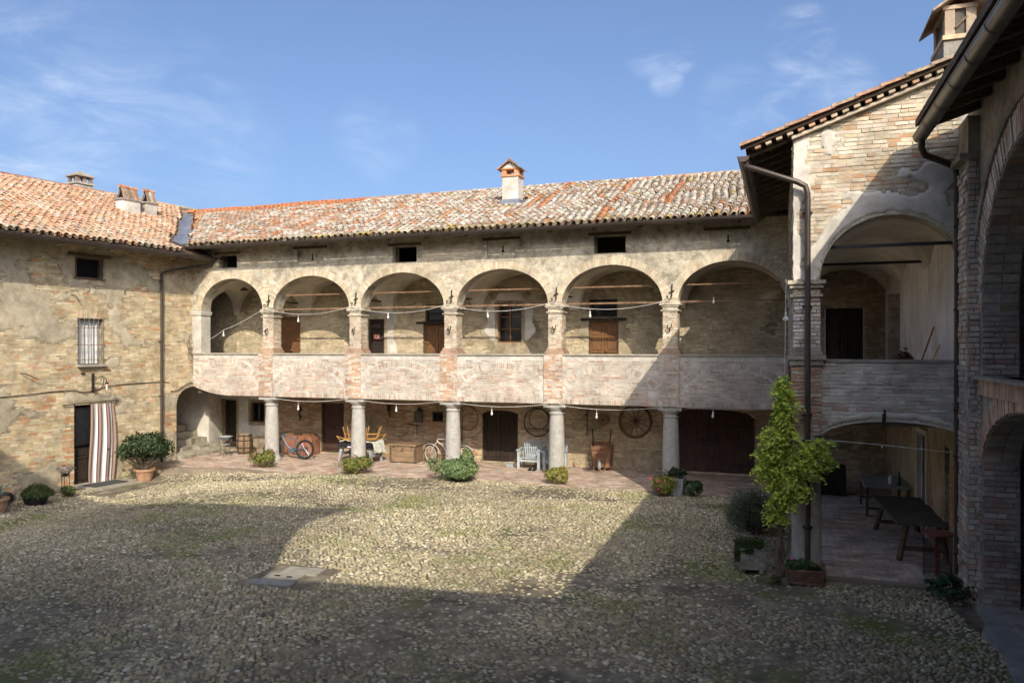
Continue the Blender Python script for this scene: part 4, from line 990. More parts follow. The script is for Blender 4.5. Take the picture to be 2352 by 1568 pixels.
b = MB(); b.tube([(-21.1, 22.66, 7.8), (-21.2, 22.6, 7.7), (-21.15, 22.75, 7.66), (-21.05, 22.8, 7.75)], .05, 8); b.build('gutter_outlet', 'grey_metal', left, world=True)
def gable_chimney(u0, u1, w0, w1, zb, zt, zr, nt):
    c = Vector(FL.p((u0 + u1) / 2, 0, -(w0 + w1) / 2)); L_, W_ = u1 - u0, w1 - w0
    b = MB(); b.box(c + Vector((0, 0, (zb + zt) / 2)), (L_, W_, zt - zb), RL); cm = b.build('chimney', 'white_plaster', left, world=True)
    b = MB(); b.box(c + Vector((0, 0, zb + .28)), (L_ + .04, W_ + .04, .34), RL); b.build('flashing', 'lead_sheet', cm)
    b = MB(); b.box(c + Vector((0, 0, zt + .02)), (L_ + .12, W_ + .12, .06), RL, tint=(.40, .36, .30)); b.build('chimney_ledge', 'terracotta_tile', cm)
    M = Matrix.Rotation(RL, 3, 'Z'); b = MB()
    for s_ in (-1, 1):
        for k in range(nt):
            xa = -L_ / 2 + L_ * k / nt + .01; xb = xa + L_ / nt - .02; t = tuple(pick([((.36, .25, .17), 2), ((.52, .48, .41), 1.3), ((.42, .25, .15), 1), ((.30, .22, .16), 1)])[0])
            b.poly([c + M @ Vector((xa, s_ * (W_ / 2 + .03), zt + .05)), c + M @ Vector((xb, s_ * (W_ / 2 + .03), zt + .05)), c + M @ Vector((xb * .9, s_ * .04, zr)), c + M @ Vector((xa * .9, s_ * .04, zr))], M @ Vector((0, -s_ * .03, -.01)), tint=t)
    b.tube([c + M @ Vector((-L_ / 2 - .02, 0, zr + .01)), c + M @ Vector((-.02, 0, zr + .0))], [.075, .09], 8, tint=(.50, .25, .15)); b.tube([c + M @ Vector((0, 0, zr - .01)), c + M @ Vector((L_ / 2 + .02, 0, zr - .01))], [.075, .09], 8, tint=(.56, .32, .20))
    b.build('chimney_roof', 'terracotta_tile', cm)
    b = MB(); b.poly([c + M @ Vector((-L_ / 2 + .06, -W_ / 2 + .08, zt + .05)), c + M @ Vector((-L_ / 2 + .06, W_ / 2 - .08, zt + .05)), c + M @ Vector((-L_ / 2 + .1, 0, zr - .05))], M @ Vector((.05, 0, 0))); b.build('smoke_hole', 'black_void', cm)
gable_chimney(-.1, .68, 4.0, 4.5, 9.3, 10.24, 10.78, 5)
gable_chimney(1.0, 1.45, 4.0, 4.45, 9.3, 10.26, 10.80, 3)
c = Vector(FL.p(1.3, 0, -9.1))
b = MB(); b.box(c + Vector((0, 0, 11.1)), (.74, .70, .95), RL); cm = b.build('chimney', 'white_plaster', left, world=True)
b = MB(); b.box(c + Vector((0, 0, 11.60)), (.88, .84, .07), RL, tint=(.40, .36, .28)); M_ = Matrix.Rotation(RL, 3, 'Z')
for sx in (-1, 0, 1):
    for sy in (-1, 1): b.box(c + M_ @ Vector((sx * .31, sy * .28, 0)) + Vector((0, 0, 11.77)), (.13, .12, .28), RL, tint=(.26, .19, .14))
b.box(c + Vector((0, 0, 11.94)), (.90, .86, .05), RL, tint=(.36, .30, .24)); b.box(c + Vector((0, 0, 12.0)), (.66, .62, .08), RL, tint=(.40, .37, .28)); b.box(c + Vector((0, 0, 12.07)), (.44, .42, .07), RL, tint=(.42, .39, .30)); b.box(c + Vector((0, 0, 12.13)), (.24, .24, .06), RL, tint=(.40, .36, .28))
b.build('chimney_lantern', 'brick', cm)
# iron bits on the wall
b = MB(); b.tube([FL.p(-4.72, 5.93, 0), FL.p(-4.62, 5.9, .12), FL.p(-4.56, 5.72, .2)], .014, 5); b.build('hook', 'iron', left, world=True)
b = MB(); b.tube([FL.p(-6.3, 3.38, .0), FL.p(-6.28, 3.38, .16), FL.p(-5.9, 3.2, .2)], .014, 5); b.build('hook', 'iron', left, world=True)
b = MB(); b.box(FL.p(-4.32, 3.32, .03), (.11, .05, .05), RL); b.build('wall_bracket', 'iron', left, world=True)
b = MB(); b.box(FL.p(-4.8, 7.575, .965), (10.2, .03, .13), RL); b.build('added_fascia', 'old_wood', left, world=True)  # board added behind the gutter to block a streak of sun
BL.make(left, 300)

# stair niche in the corner
b = MB(); b.poly([(-24.4, 25.15, -.1), (-21.95, 25.15, -.1), (-21.95, 25.15, 2.9), (-24.4, 25.15, 2.9)], (0, .1, 0)); b.poly([(-21.95, 25.25, -.1), (-22.05, 26.0, -.1), (-22.05, 26.0, 2.9), (-21.95, 25.25, 2.9)], (-.1, 0, 0)); b.box((-24.4, 23.5, 1.4), (.1, 3.4, 3.0)); b.poly([(-24.4, 22.0, 2.82), (-21.98, 22.0, 2.82), (-21.75, 23.4, 2.82), (-21.0, 24.0, 2.82), (-21.0, 26, 2.82), (-24.4, 26, 2.82)], (0, 0, .08)); b.build('niche_wall', 'white_plaster', left, world=True)
st = thing('stone_steps', 'worn stone steps rising through the low arch in the left corner', 'steps', (-21.6, 24.0, 0))
for k, (x, w_, y0, y1, z) in enumerate([(-21.35, .52, 22.75, 25.1, .12), (-21.85, .55, 23.25, 25.12, .33), (-22.3, .5, 23.4, 25.12, .56), (-22.75, .5, 23.4, 25.12, .80), (-23.2, .5, 23.4, 25.12, 1.04)]):
    b = MB(); n = 7; ys_ = np.linspace(y0, y1, n); fr_ = [x + w_ / 2 + .05 * math.sin(j * 2.1 + k) for j in range(n)]
    b.poly([(fr_[j], ys_[j], -.1 if k else -.2) for j in range(n)] + [(x - w_ / 2, y1, -.1), (x - w_ / 2, y0, -.1)], (0, 0, z + .1 + (.1 if not k else 0))); b.build('step', 'step_stone', st, world=True)

# ------------------------------------------------------------------ right wing
wing = thing('gabled_wing', 'right-hand wing with one wide open arch over another, its sloping gable half in sun', 'building', (1.6, 15.3, 0))
BW = Bricks()
wz = lambda x: 7.93 + .35 * (x + .62)
uo = Op(.70, 3.12, 5.40, 5.44, 1.16)
mb = MB(); wall(mb, FW, .22, 3.2, 5.42, 8.1, [uo], th=.5, z1fn=lambda u: wz(u) - .10); ww = mb.build('wall', 'facade_plaster', wing, world=True)
def gkeep(u, z):
    n = fbm(u, z, 1.1, 61); e = ((u - 1.91) / 1.52) ** 2 + ((z - 5.44) / 1.55) ** 2
    return (e < 1 + .5 * (n - .5)) | (u < .42 + .5 * (n - .45) + .12 * ((z < 7.6) & (z > 6.9))) | (n > .62) | ((z > wz(u) - .55) & (n > .5) & (u > 1.9)) | (u > 3.0)
BW.field(FW, .24, 3.1, 5.5, 9.3, P_GAB, ww, ops=[Op(.70, 3.12, 5.3, 5.44, 1.2)], mask=lambda u, z: not bool(gkeep(np.array(u), np.array(z))), z1fn=lambda u: wz(u) - .12, H=.062, L=.235, proud=.010)
plaster_patches(FW, .23, 3.1, 5.46, 9.25, gkeep, 'white_plaster', ww, ops=[uo], proud=.03, z1fn=lambda u: wz(u) - .12, seed=5, step=.04)
# corner pier
b = MB(); b.box((.465, 15.56, 4.80), (.46, .50, 1.18)); pr = b.build('pillar', 'mortar_ochre', wing, world=True)
BW.field(Fr((0, 15.30, 0), (1, 0, 0), (0, -1, 0)), .23, .70, 4.20, 5.14, P_WPAR, pr, proud=.012, L=.25)
for sgn, px in ((-1, .235), (1, .695)): BW.field(Fr((px, 0, 0), (0, 1, 0), (sgn, 0, 0)), 15.32, 15.8, 4.20, 5.14, P_WPAR, pr)
b = MB()
for (z0, z1, e) in ((5.14, 5.19, .05), (5.195, 5.30, .0), (5.305, 5.37, .06), (5.375, 5.45, .10)): b.box((.465, 15.55, (z0 + z1) / 2), (.47 + 2 * e, .5 + 2 * e, z1 - z0))
b.build('capital', 'facade_plaster', pr)
b = MB()
for (z0, z1, e) in ((3.86, 3.96, .06), (3.965, 4.05, .10), (4.055, 4.12, .05), (4.125, 4.20, .02)): b.box((.465, 15.55, (z0 + z1) / 2), (.47 + 2 * e, .5 + 2 * e, z1 - z0), tint=(.2, .18, .15))
b.build('pillar_base', 'dark_mortar', pr)
b = MB(); b.box((.465, 15.55, 3.20), (.53, .50, 1.30)); pr = b.build('pier', 'mortar_ochre', wing, world=True)
BW.field(Fr((0, 15.30, 0), (1, 0, 0), (0, -1, 0)), .205, .725, 2.56, 3.86, [((.40, .25, .18), 3), ((.44, .38, .32), 3), ((.36, .29, .24), 2)], pr, proud=.012, L=.25)
b = MB(); b.lathe((.47, 15.55, 0), [(.31, -.05), (.31, .12), (.27, .18), (.262, 1.2), (.245, 2.3), (.27, 2.38), (.27, 2.55)], 24); b.build('column', 'granite', wing, world=True, smooth=True)
# parapet with the low arch under it
lo = Op(.72, 3.12, 2.0, 2.50, .34)
FW2 = Fr((0, 15.36, 0), (1, 0, 0), (0, -1, 0))
b = MB(); wall(b, FW2, .73, 3.08, 2.45, 3.93, [Op(.725, 3.12, 2.0, 2.50, .34)], th=.45); pw = b.build('parapet', 'pale_mortar', wing, world=True)
BW.field(FW2, .74, 3.06, 2.68, 3.90, P_WPAR, pw, ops=[Op(.70, 3.14, 2.0, 2.50, .50)], H=.056, L=.25, proud=.010, wob=.007)
plaster_patches(FW2, .74, 3.06, 2.46, 3.2, lambda u, z: ((u - 1.91) / 1.25) ** 2 + ((z - 2.50) / (.50 + .1 * fbm(u, z, 2, 3))) ** 2 < 1, 'white_plaster', pw, ops=[lo], proud=.03, step=.035)
b = MB(); b.box((1.9, 15.58, 3.945), (2.36, .52, .05)); b.build('coping', 'dark_mortar', pw)
b = MB(); b.box((1.78, 15.33, 2.88), (.06, .03, .22)); b.tube([(1.78, 15.35, 3.06), (1.78, 15.25, 3.05), (1.79, 15.24, 2.98)], .018, 5); b.build('iron_hook', 'iron', wing, world=True)
# side wall towards the court (open arches), right wall, floor
sops = [Op(15.85, 18.80, 5.40, 5.46, 1.16), Op(19.20, 22.72, 5.40, 5.46, 1.16)]
b = MB(); wall(b, FS, 15.31, 23.48, 5.42, 8.08, sops, th=.42); sw = b.build('wall', 'facade_plaster', wing, world=True)
BW.field(FS, 15.33, 23.4, 5.5, 8.0, P_FAC, sw, ops=[Op(o.u0 - .1, o.u1 + .1, 5.3, 5.46, 1.2) for o in sops], proud=.01, mask=lambda u, z: fbm(u, z, 1, 4) > .4)
b = MB(); wall(b, FS, 15.82, 23.48, 2.45, 3.02, [Op(15.85, 18.75, 2.0, 2.46, .3), Op(19.25, 22.55, 2.0, 2.46, .3)], th=.35); b.build('parapet', 'pale_mortar', wing, world=True)
b = MB(); b.box((.42, 19.6, 3.93), (.05, 7.4, .04))
for yy in np.arange(16.0, 23.3, .14): b.tube([(.42, yy, 3.02), (.42, yy, 3.93)], .010, 5)
b.build('added_railing', 'iron', wing, world=True)  # unseen railing, added instead of a solid parapet to let bounced light in
for yy in (19.0, 22.95):
    b = MB(); b.box((.42, yy, 4.7), (.40, .46, 1.5)); b.box((.42, yy, 5.38), (.5, .56, .12)); b.build('pillar', 'pale_mortar', wing, world=True)
    b = MB(); b.lathe((.50, yy, 0), [(.25, -.05), (.25, .12), (.22, .2), (.21, 2.2), (.27, 2.3), (.27, 2.47)], 20); b.build('column', 'granite', wing, world=True, smooth=True)
FR = Fr((3.05, 0, 0), (0, 1, 0), (-1, 0, 0))
rops = [Op(18.72, 20.05, -.05, 2.33), Op(16.5, 16.95, -.05, 2.25)]
b = MB(); wall(b, FR, 15.4, 26.4, -.1, 2.8, rops, th=.3); rw = b.build('wall', 'mortar_ochre', wing, world=True)
BW.field(FR, 15.5, 25.9, 0, 2.75, [((.44, .26, .14), 3), ((.40, .30, .18), 3)], rw, ops=rops, mask=lambda u, z: fbm(u, z, .8, 91) < .46, proud=.01)
plaster_patches(FR, 15.45, 25.9, .02, 2.78, lambda u, z: fbm(u, z, .8, 91) > .47, 'left_plaster', rw, ops=rops, step=.06)
b = MB()
for uu in (18.76, 20.0): b.box(FR.p(uu, 1.15, .0), (.10, .12, 2.3))
b.box(FR.p(19.38, 2.30, .0), (.10, 1.3, .12)); dfm = b.build('door_frame', 'streaky_white_plaster', rw)
b = MB(); b.box(FR.p(19.38, 1.1, -.10), (.05, 1.18, 2.25)); b.build('door', 'slate_table', dfm)
b = MB(); b.box(FR.p(16.72, 1.08, -.10), (.05, .42, 2.3)); b.build('door', 'dark_door_wood', rw)
b = MB(); wall(b, FR, 15.4, 26.4, 2.9, 7.4, [Op(23.6, 24.4, 3.0, 5.3)], th=.3); uw = b.build('wall', 'streaky_white_plaster', wing, world=True)
b = MB(); b.box((2.93, 23.15, 4.3), (.25, .42, 2.7)); bp = b.build('pilaster', 'dark_mortar', uw)
BW.field(Fr((0, 22.93, 0), (1, 0, 0), (0, -1, 0)), 2.82, 3.04, 3.0, 5.6, P_WDARK, bp, L=.22)
b = MB(); b.box((1.75, 20.7, 2.84), (2.7, 10.6, .16)); b.build('upper_floor', 'old_wood', wing, world=True)
for (y0, y1) in ((15.75, 19.0), (19.0, 22.95), (22.95, 26.0)): vault(wing, .44, 3.38, y0, y1, 5.42, 1.20, 1.02, edgex=.2, edgey=.26)
for yy, zt in ((15.58, 6.08), (19.0, 6.10)):
    b = MB(); b.box((1.72, yy, zt), (2.7, .05, .06)); b.build('tie_rod', 'black_plastic', wing, world=True)
# roof, verge and rafters
b = MB(); b.poly([(-.62, 15.02, wz(-.62)), (4.2, 15.02, wz(4.2)), (4.2, 26.4, wz(4.2)), (-.62, 26.4 - 3.4, wz(-.62))], (0, 0, .05)); wroof = b.build('roof', 'roof_deck', wing, world=True)
for yy in np.arange(15.35, 22.9, .62):
    b = MB(); b.beam((.30, yy, wz(.3) - .065), (-.55, yy, wz(-.55) - .065), .10, .11, tint=(1, 1, 1)); b.build('rafter', 'old_wood', wing, world=True)
for xx in np.arange(-.5, .25, .16):
    b = MB(); b.box((xx, 19, wz(xx) - .005), (.05, 7.8, .02)); b.build('batten', 'crate_wood', wing, world=True)
x = -.72; k = 0
while x < 3.6:
    for (yy, dz, rr) in ((15.02, .085, .095), (15.26, .11, .09)):
        t = pick([((.46, .27, .17), 3), ((.40, .30, .20), 2), ((.52, .26, .14), 1), ((.36, .31, .22), 2)])[0]
        b = MB(); L_ = .46; vs = []; kk = 7
        for (a, r_, lf) in ((0, rr * 1.05, .02), (L_, rr * .9, .0)):
            for (ro, off) in ((r_, 0), (r_ - .016, 0)):
                for i in range(kk + 1):
                    th = math.pi * i / kk; vs.append(Vector((x + a, yy + ro * math.cos(th), wz(x + a) + dz - .03 + lf + ro * .85 * math.sin(th))))
        m_ = kk + 1; fs = []
        for i in range(kk): fs += [(i, i + 1, 2 * m_ + i + 1, 2 * m_ + i), (m_ + i, 3 * m_ + i, 3 * m_ + i + 1, m_ + i + 1), (i, m_ + i, m_ + i + 1, i + 1)]
        fs += [(0, 2 * m_, 3 * m_, m_), (kk, m_ + kk, 3 * m_ + kk, 2 * m_ + kk)]
        b.add(vs, fs, tuple(t)); b.build('tile', 'terracotta_tile', wroof)
    x += .40
x = -.45
while x < 3.4:   # little brick dentils under the verge
    t = tuple(pick([((.44, .36, .26), 3), ((.42, .26, .17), 1.5), ((.50, .32, .08), .6 if x > 1.8 else .05)])[0]); b = MB(); b.beam((x, 15.13, wz(x) - .04), (x + .10, 15.13, wz(x + .10) - .04), .14, .055, tint=t); b.build('dentil', 'brick', wroof); x += .19
b = MB(); b.beam((.2, 15.22, wz(.2) - .115), (3.2, 15.22, wz(3.2) - .115), .16, .05, tint=(.5, .43, .33)); b.build('verge_course', 'brick', wroof)
b = MB(); gutter(b, (-.66, 15.02, 7.80), (-.62, 22.6, 7.82), r=.105); b.build('gutter', 'brown_metal', wing, world=True)
b = MB(); b.tube([(-.62, 15.2, 7.72), (-.60, 15.12, 7.62), (-.45, 15.08, 7.56), (.30, 15.10, 7.26), (.44, 15.12, 7.18), (.48, 15.14, 7.02), (.48, 15.14, 6.8), (.48, 15.16, .10)], .052, 12); dp = b.build('downpipe', 'brown_metal', wing, world=True, smooth=True)
for zz_ in (6.7, 4.95, 2.95, 2.45, .85):
    b = MB(); b.tube([(.48, 15.16, zz_ - .018), (.48, 15.16, zz_ + .018)], .06, 10); b.box((.48, 15.24, zz_), (.17, .14, .02)); b.build('pipe_clip', 'iron', dp)
# chimney
b = MB(); b.box((3.42, 18.05, 9.55), (.60, 1.2, 1.7)); cm = b.build('chimney', 'dark_mortar', wing, world=True)
b = MB(); b.box((3.42, 18.05, 10.44), (.66, 1.3, .09), tint=(.52, .38, .24)); b.build('chimney_ledge', 'brick', cm)
b = MB()
for sx in (-1, 1):
    for sy in (-1, 1): b.box((3.42 + sx * .19, 18.05 + sy * .48, 10.75), (.18, .24, .54), tint=(.33, .26, .19))
b.box((3.42, 18.05, 11.05), (.64, 1.24, .08), tint=(.46, .36, .26)); b.build('chimney_pier', 'brick', cm)
b = MB(); b.box((3.42, 18.05, 10.75), (.46, 1.1, .52)); b.build('wire_mesh', 'slate_table', cm)
b = MB(); b.tube([(3.33, 17.42, 10.63), (3.53, 17.42, 10.83)], .02, 6); b.build('stick', 'crate_wood', cm)
b = MB(); hutch_roof(b, (3.42, 18.05, 11.07), .62, 1.24, .20, R(90), n=5, over=.22, th=.05); b.build('chimney_roof', 'terracotta_tile', cm)
BW.make(wing)

# ------------------------------------------------------------------ near right building
nearb = thing('tall_arched_barn', 'tall brick barn at the right edge with huge arched openings, all in shade', 'building', (3.1, 12, 0))
BN = Bricks()
ua, la_ = Op(9.1, 14.15, 3.72, 4.75, 2.35), Op(9.15, 14.10, -.3, 2.30, 1.02)
nops = [ua, la_, Op(2.6, 7.6, 3.72, 4.75, 2.35), Op(2.65, 7.55, -.3, 2.30, 1.02)]
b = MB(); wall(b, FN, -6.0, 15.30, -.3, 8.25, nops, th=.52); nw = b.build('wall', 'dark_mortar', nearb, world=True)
BN.arch(FN, ua, .42, P_NLIT, nw, H=.055, J=.016, proud=.02, off=.02)
BN.arch(FN, la_, .36, P_ORANGE, nw, H=.058, J=.015, proud=.02, off=.01)
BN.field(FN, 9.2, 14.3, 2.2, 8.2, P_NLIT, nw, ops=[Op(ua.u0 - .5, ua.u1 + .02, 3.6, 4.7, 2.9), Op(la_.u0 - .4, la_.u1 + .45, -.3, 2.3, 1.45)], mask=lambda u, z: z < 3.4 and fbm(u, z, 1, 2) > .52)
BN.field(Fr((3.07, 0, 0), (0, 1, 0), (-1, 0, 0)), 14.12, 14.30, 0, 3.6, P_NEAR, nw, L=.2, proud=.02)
u = 9.2
while u < 14.2: BN.one(FN, u, 3.56, .058, .25, .05, pick(P_ORANGE)[0], nw); u += .073
b = MB(); b.box((3.04, 11.7, 3.71), (.18, 5.2, .05)); b.build('ledge', 'dark_mortar', nw)
b = MB(); pts = [FN.p(ua.c + (ua.a + .50) * math.cos(t), ua.z1 + (ua.rise + .50) * math.sin(t), .03) for t in np.linspace(.0, math.pi, 40)]; b.tube(pts, .055, 6); pts = [FN.p(ua.c + (ua.a + .60) * math.cos(t), ua.z1 + (ua.rise + .60) * math.sin(t), .015) for t in np.linspace(.0, math.pi, 40)]; b.tube(pts, .03, 5); b.build('arch_moulding', 'dark_mortar', nw)
# pilaster and corner strip
b = MB(); b.box((3.0, 14.66, 3.95), (.17, .70, 8.1)); pl = b.build('pilaster', 'dark_mortar', nw)
BN.field(Fr((2.915, 0, 0), (0, 1, 0), (-1, 0, 0)), 14.36, 14.96, 0, 7.2, P_NLIT, pl, L=.30, H=.075, J=.018, proud=.018)
b = MB(); b.box((2.93, 14.66, 7.33), (.30, .80, .10)); b.build('capital', 'dark_mortar', pl)
b = MB(); b.box((3.02, 15.14, 3.9), (.10, .24, 8.0)); cs_ = b.build('corner_strip', 'dark_mortar', nw)
BN.field(Fr((2.965, 0, 0), (0, 1, 0), (-1, 0, 0)), 15.03, 15.26, 0, 7.6, P_NLIT, cs_, L=.24, H=.075, J=.018, proud=.01)
BN.field(Fr((0, 14.302, 0), (1, 0, 0), (0, -1, 0)), 2.92, 3.07, 0, 7.3, P_NLIT, pl, L=.17, H=.075, J=.018, proud=.01)
# jamb faces of the arches (brick reveals)
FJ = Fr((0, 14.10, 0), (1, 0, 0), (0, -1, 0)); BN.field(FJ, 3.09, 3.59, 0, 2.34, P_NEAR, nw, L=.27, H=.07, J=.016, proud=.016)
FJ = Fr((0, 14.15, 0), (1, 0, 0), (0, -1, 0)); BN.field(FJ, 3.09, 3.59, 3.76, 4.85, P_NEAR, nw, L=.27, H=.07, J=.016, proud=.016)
for o in (ua, la_):
    n = 46
    for i in range(n // 2):
        t = math.pi * i / n + .03; c = FN.p(o.c + o.a * math.cos(t), o.z1 + o.rise * math.sin(t), 0)
        T_ = np.array((0, -o.a * math.sin(t), o.rise * math.cos(t))); T_ /= np.linalg.norm(T_); nn = np.cross(T_, (1, 0, 0)); nn = nn if np.dot(nn, np.array((0, o.c, o.z1)) - np.array(c)) > 0 else -nn
        f_ = Fr(c, (1, 0, 0), nn)
        for (a_, b__) in ((.02, .25), (.27, .50)):
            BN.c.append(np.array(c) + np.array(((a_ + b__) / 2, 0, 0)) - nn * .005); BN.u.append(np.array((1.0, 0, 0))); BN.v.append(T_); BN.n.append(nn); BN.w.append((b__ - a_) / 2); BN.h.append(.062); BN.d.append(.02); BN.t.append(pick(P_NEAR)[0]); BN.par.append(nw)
b = MB(); b.box((5.4, 6, 3.66), (4.2, 18, .12)); b.box((8.4, 3.0, 5.4), (.3, 26, 11.4)); b.box((5.7, 15.42, 4.3), (5.2, .2, 9.0)); b.box((5.7, -6, 5.0), (5.2, .2, 10.4)); b.box((5.4, 6, .0), (4.2, 18, .05)); b.build('inner_wall', 'dark_mortar', nearb, world=True)
nz = lambda x: 8.02 + .35 * (x - 2.27)
b = MB(); b.poly([(2.2, -14, nz(2.2)), (8.6, -14, nz(8.6)), (8.6, 14.75, nz(8.6)), (2.2, 14.75, nz(2.2))], (0, 0, .12)); nroof = b.build('roof', 'old_wood', nearb, world=True)
for yy in np.arange(4.2, 14.8, .72):
    b = MB(); b.beam((3.1, yy, nz(3.1) - .12), (2.36, yy, nz(2.36) - .10), .13, .17); b.build('rafter', 'old_wood', nearb, world=True)
for xx in (2.45, 2.65, 2.86):
    b = MB(); b.box((xx, 8.5, nz(xx) - .018), (.035, 12.3, .03)); b.build('batten', 'old_wood', nearb, world=True)
b = MB(); gutter(b, (2.27, 2.0, 7.80), (2.27, 14.70, 7.82), r=.115, seg=14, joints=.95); b.build('gutter', 'grey_metal', nearb, world=True, smooth=True)
b = MB(); b.tube([(2.27, 14.55, 7.74), (2.27, 14.56, 7.58), (2.33, 14.62, 7.48), (2.75, 14.98, 7.38), (2.88, 15.08, 7.32), (2.92, 15.12, 7.18), (2.92, 15.13, .25)], .057, 12); dp = b.build('downpipe', 'brown_metal', nearb, world=True, smooth=True)
for zz_ in (6.3, 4.85, 3.1, 2.3, .6):
    b = MB(); b.tube([(2.92, 15.13, zz_ - .018), (2.92, 15.13, zz_ + .018)], .066, 10); b.build('pipe_clip', 'iron', dp)
b = MB(); b.tube([FN.p(14.28, 3.55, .16), FN.p(14.45, 2.7, .16), FN.p(14.75, 1.9, .19), FN.p(15.0, 1.3, .18)], .012, 5); b.build('cable', 'cable', nearb, world=True)
BN.make(nearb, 300)
b = MB(); b.poly([(3.0, 14.25, -.08), (4.6, 14.25, -.08), (4.6, 9, -.08), (2.78, 11.0, -.1), (2.9, 12.2, -.1), (2.80, 12.9, -.09), (2.98, 13.4, -.08)], (0, 0, .09)); struct(b.build('concrete_ramp', 'concrete'))

# ------------------------------------------------------------------ buildings behind the camera (they shade the court)
rear = thing('rear_house', 'farm building behind the viewpoint whose shadow covers the near cobbles', 'building', (0, -1.4, 0))
b = MB(); sil = [(-2.5, 9.0), (-2.44, 10.0), (-2.42, 11.0), (-2.32, 11.7), (-1.98, 12.5), (-1.22, 13.28), (-8.2, 13.0), (-10.2, 13.7), (-11.6, 14.5), (-14.5, 14.8), (-14.5, 0), (-2.5, 0)]  # unseen wall, its outline shaped to cast the shadow edge on the court
b.poly([(x, -.2 + .13 * (x + 2.5) * (.7 if x < -2.6 else 1) - (.75 if z < 1 else 0) * 0, z) for x, z in sil], (0, -.35, 0)); b.build('shadow_outline_wall', 'left_plaster', rear, world=True)
b = MB(); b.poly([(-2.6, -.24, 8.95), (3.9, .625, 8.95), (3.9, -6, 11.2), (-2.6, -6, 11.2)], (0, 0, .12)); b.build('roof', 'roof_deck', rear, world=True)
b = MB(); b.box((.6, -1.1, 4.5), (6.6, .3, 9)); b.box((-8, -3.6, 6.5), (11, 6, 13.0)); b.box((.6, -4, 4.4), (6.2, 5, 8.8)); b.build('wall', 'left_plaster', rear, world=True)

# ------------------------------------------------------------------ things on and around the left wall
RLW = RL
cu = thing('door_curtain', 'brown and white striped curtain hanging over the right half of the left wall door', 'curtain', FL.p(-3.7, -.36, .08))
b = MB(); n = 60; U0, U1 = -4.16, -3.22
cols = [((.36, .25, .19), 4), ((.10, .05, .07), 2), ((.86, .84, .80), 11), ((.10, .05, .07), 2), ((.38, .27, .20), 6), ((.10, .05, .07), 2), ((.86, .84, .80), 11), ((.12, .06, .09), 2), ((.38, .27, .20), 5), ((.10, .05, .07), 2), ((.86, .84, .80), 6), ((.10, .05, .07), 2), ((.36, .25, .19), 4)]
strip = [c_ for c_, k_ in cols for _ in range(k_)][:n]; rows_ = 10
vs = []
for r_ in range(rows_ + 1):
    f_ = r_ / rows_; z = 2.28 - 2.64 * f_; fl = .02 + .03 * math.sin(f_ * 3.1); shift = .05 * math.sin(f_ * 4.5) - .03 * f_
    for i in range(n + 1):
        a = i / n; vs.append(FL.p(U0 + (U1 - U0) * (.5 + (a - .5) * (.86 + .16 * math.sin(f_ * math.pi * .9))) + shift * (1 - a * .6), z, .09 + fl * math.sin(a * 19 + .6 * math.sin(f_ * 2)) + .03 * f_))
for r_ in range(rows_):
    for i in range(n): b.add([vs[r_ * (n + 1) + i], vs[r_ * (n + 1) + i + 1], vs[(r_ + 1) * (n + 1) + i + 1], vs[(r_ + 1) * (n + 1) + i]], [(0, 1, 2, 3)], strip[int(i * len(strip) / n)])
b.build('fabric', 'cloth', cu, world=True)
b = MB()
for i in range(14): b.ring(FL.p(-4.12 + i * .066, 2.315, .08), FL.U, .03, .005, 8, 4)
b.build('curtain_ring', 'iron', cu, world=True)
b = MB(); b.poly([FL.p(-4.55, -.355, .35), FL.p(-3.35, -.355, .35), FL.p(-3.35, -.355, 1.0), FL.p(-4.55, -.355, 1.0)], (0, 0, .02)); tag(b.build('door_mat', 'mat_rubber'), 'grey ribbed doormat lying on the stone slab below the striped curtain', 'doormat')
b = MB(); b.poly([FL.p(-4.75, -.5, .28), FL.p(-2.9, -.5, .28), FL.p(-2.75, -.5, 1.35), FL.p(-4.6, -.5, 1.45)], (0, 0, .138)); struct(b.build('door_step', 'limestone_slab'))
# wall lantern
wlm = thing('wall_lamp', 'wrought iron scroll wall lamp with glass shade above the striped curtain', 'wall lamp', FL.p(-3.95, 3.0, 0))
b = MB(); b.box(FL.p(-3.98, 3.0, .03), (.07, .04, .62), RL); b.tube([FL.p(-3.98, 3.28, .03), FL.p(-3.98, 3.32, .12), FL.p(-4.0, 3.2, .06)], .018, 5); b.build('backplate', 'iron', wlm, world=True)
b = MB()
sp = [FL.p(-3.98 + .3 * 0, 0, 0)]
b.tube([FL.p(-3.96, 2.75, .05), FL.p(-3.9, 2.72, .22), FL.p(-3.85, 2.9, .38), FL.p(-3.84, 3.12, .42), FL.p(-3.85, 3.2, .34), FL.p(-3.86, 3.13, .27), FL.p(-3.86, 3.06, .33)], .014, 6)
b.tube([FL.p(-3.96, 3.05, .05), FL.p(-3.92, 3.15, .2), FL.p(-3.86, 3.24, .36), FL.p(-3.82, 3.14, .50), FL.p(-3.82, 3.02, .54)], .013, 6)
b.tube([FL.p(-3.97, 2.9, .04), FL.p(-3.95, 2.78, .16), FL.p(-3.93, 2.62, .22), FL.p(-3.94, 2.6, .1), FL.p(-3.96, 2.7, .06)], .012, 5); b.build('scroll_arm', 'iron', wlm, world=True)
b = MB(); b.lathe(FL.p(-3.82, 2.98, .54), [(.02, .05), (.05, .04), (.075, .0), (.07, -.01)], 12); b.build('lamp_cap', 'iron', wlm, world=True)
b = MB(); b.lathe(FL.p(-3.82, 2.94, .54), [(.018, .02), (.035, -.03), (.03, -.09), (.035, -.14), (.02, -.19)], 12); b.build('bulb', 'glass_bulb', wlm, world=True, smooth=True)
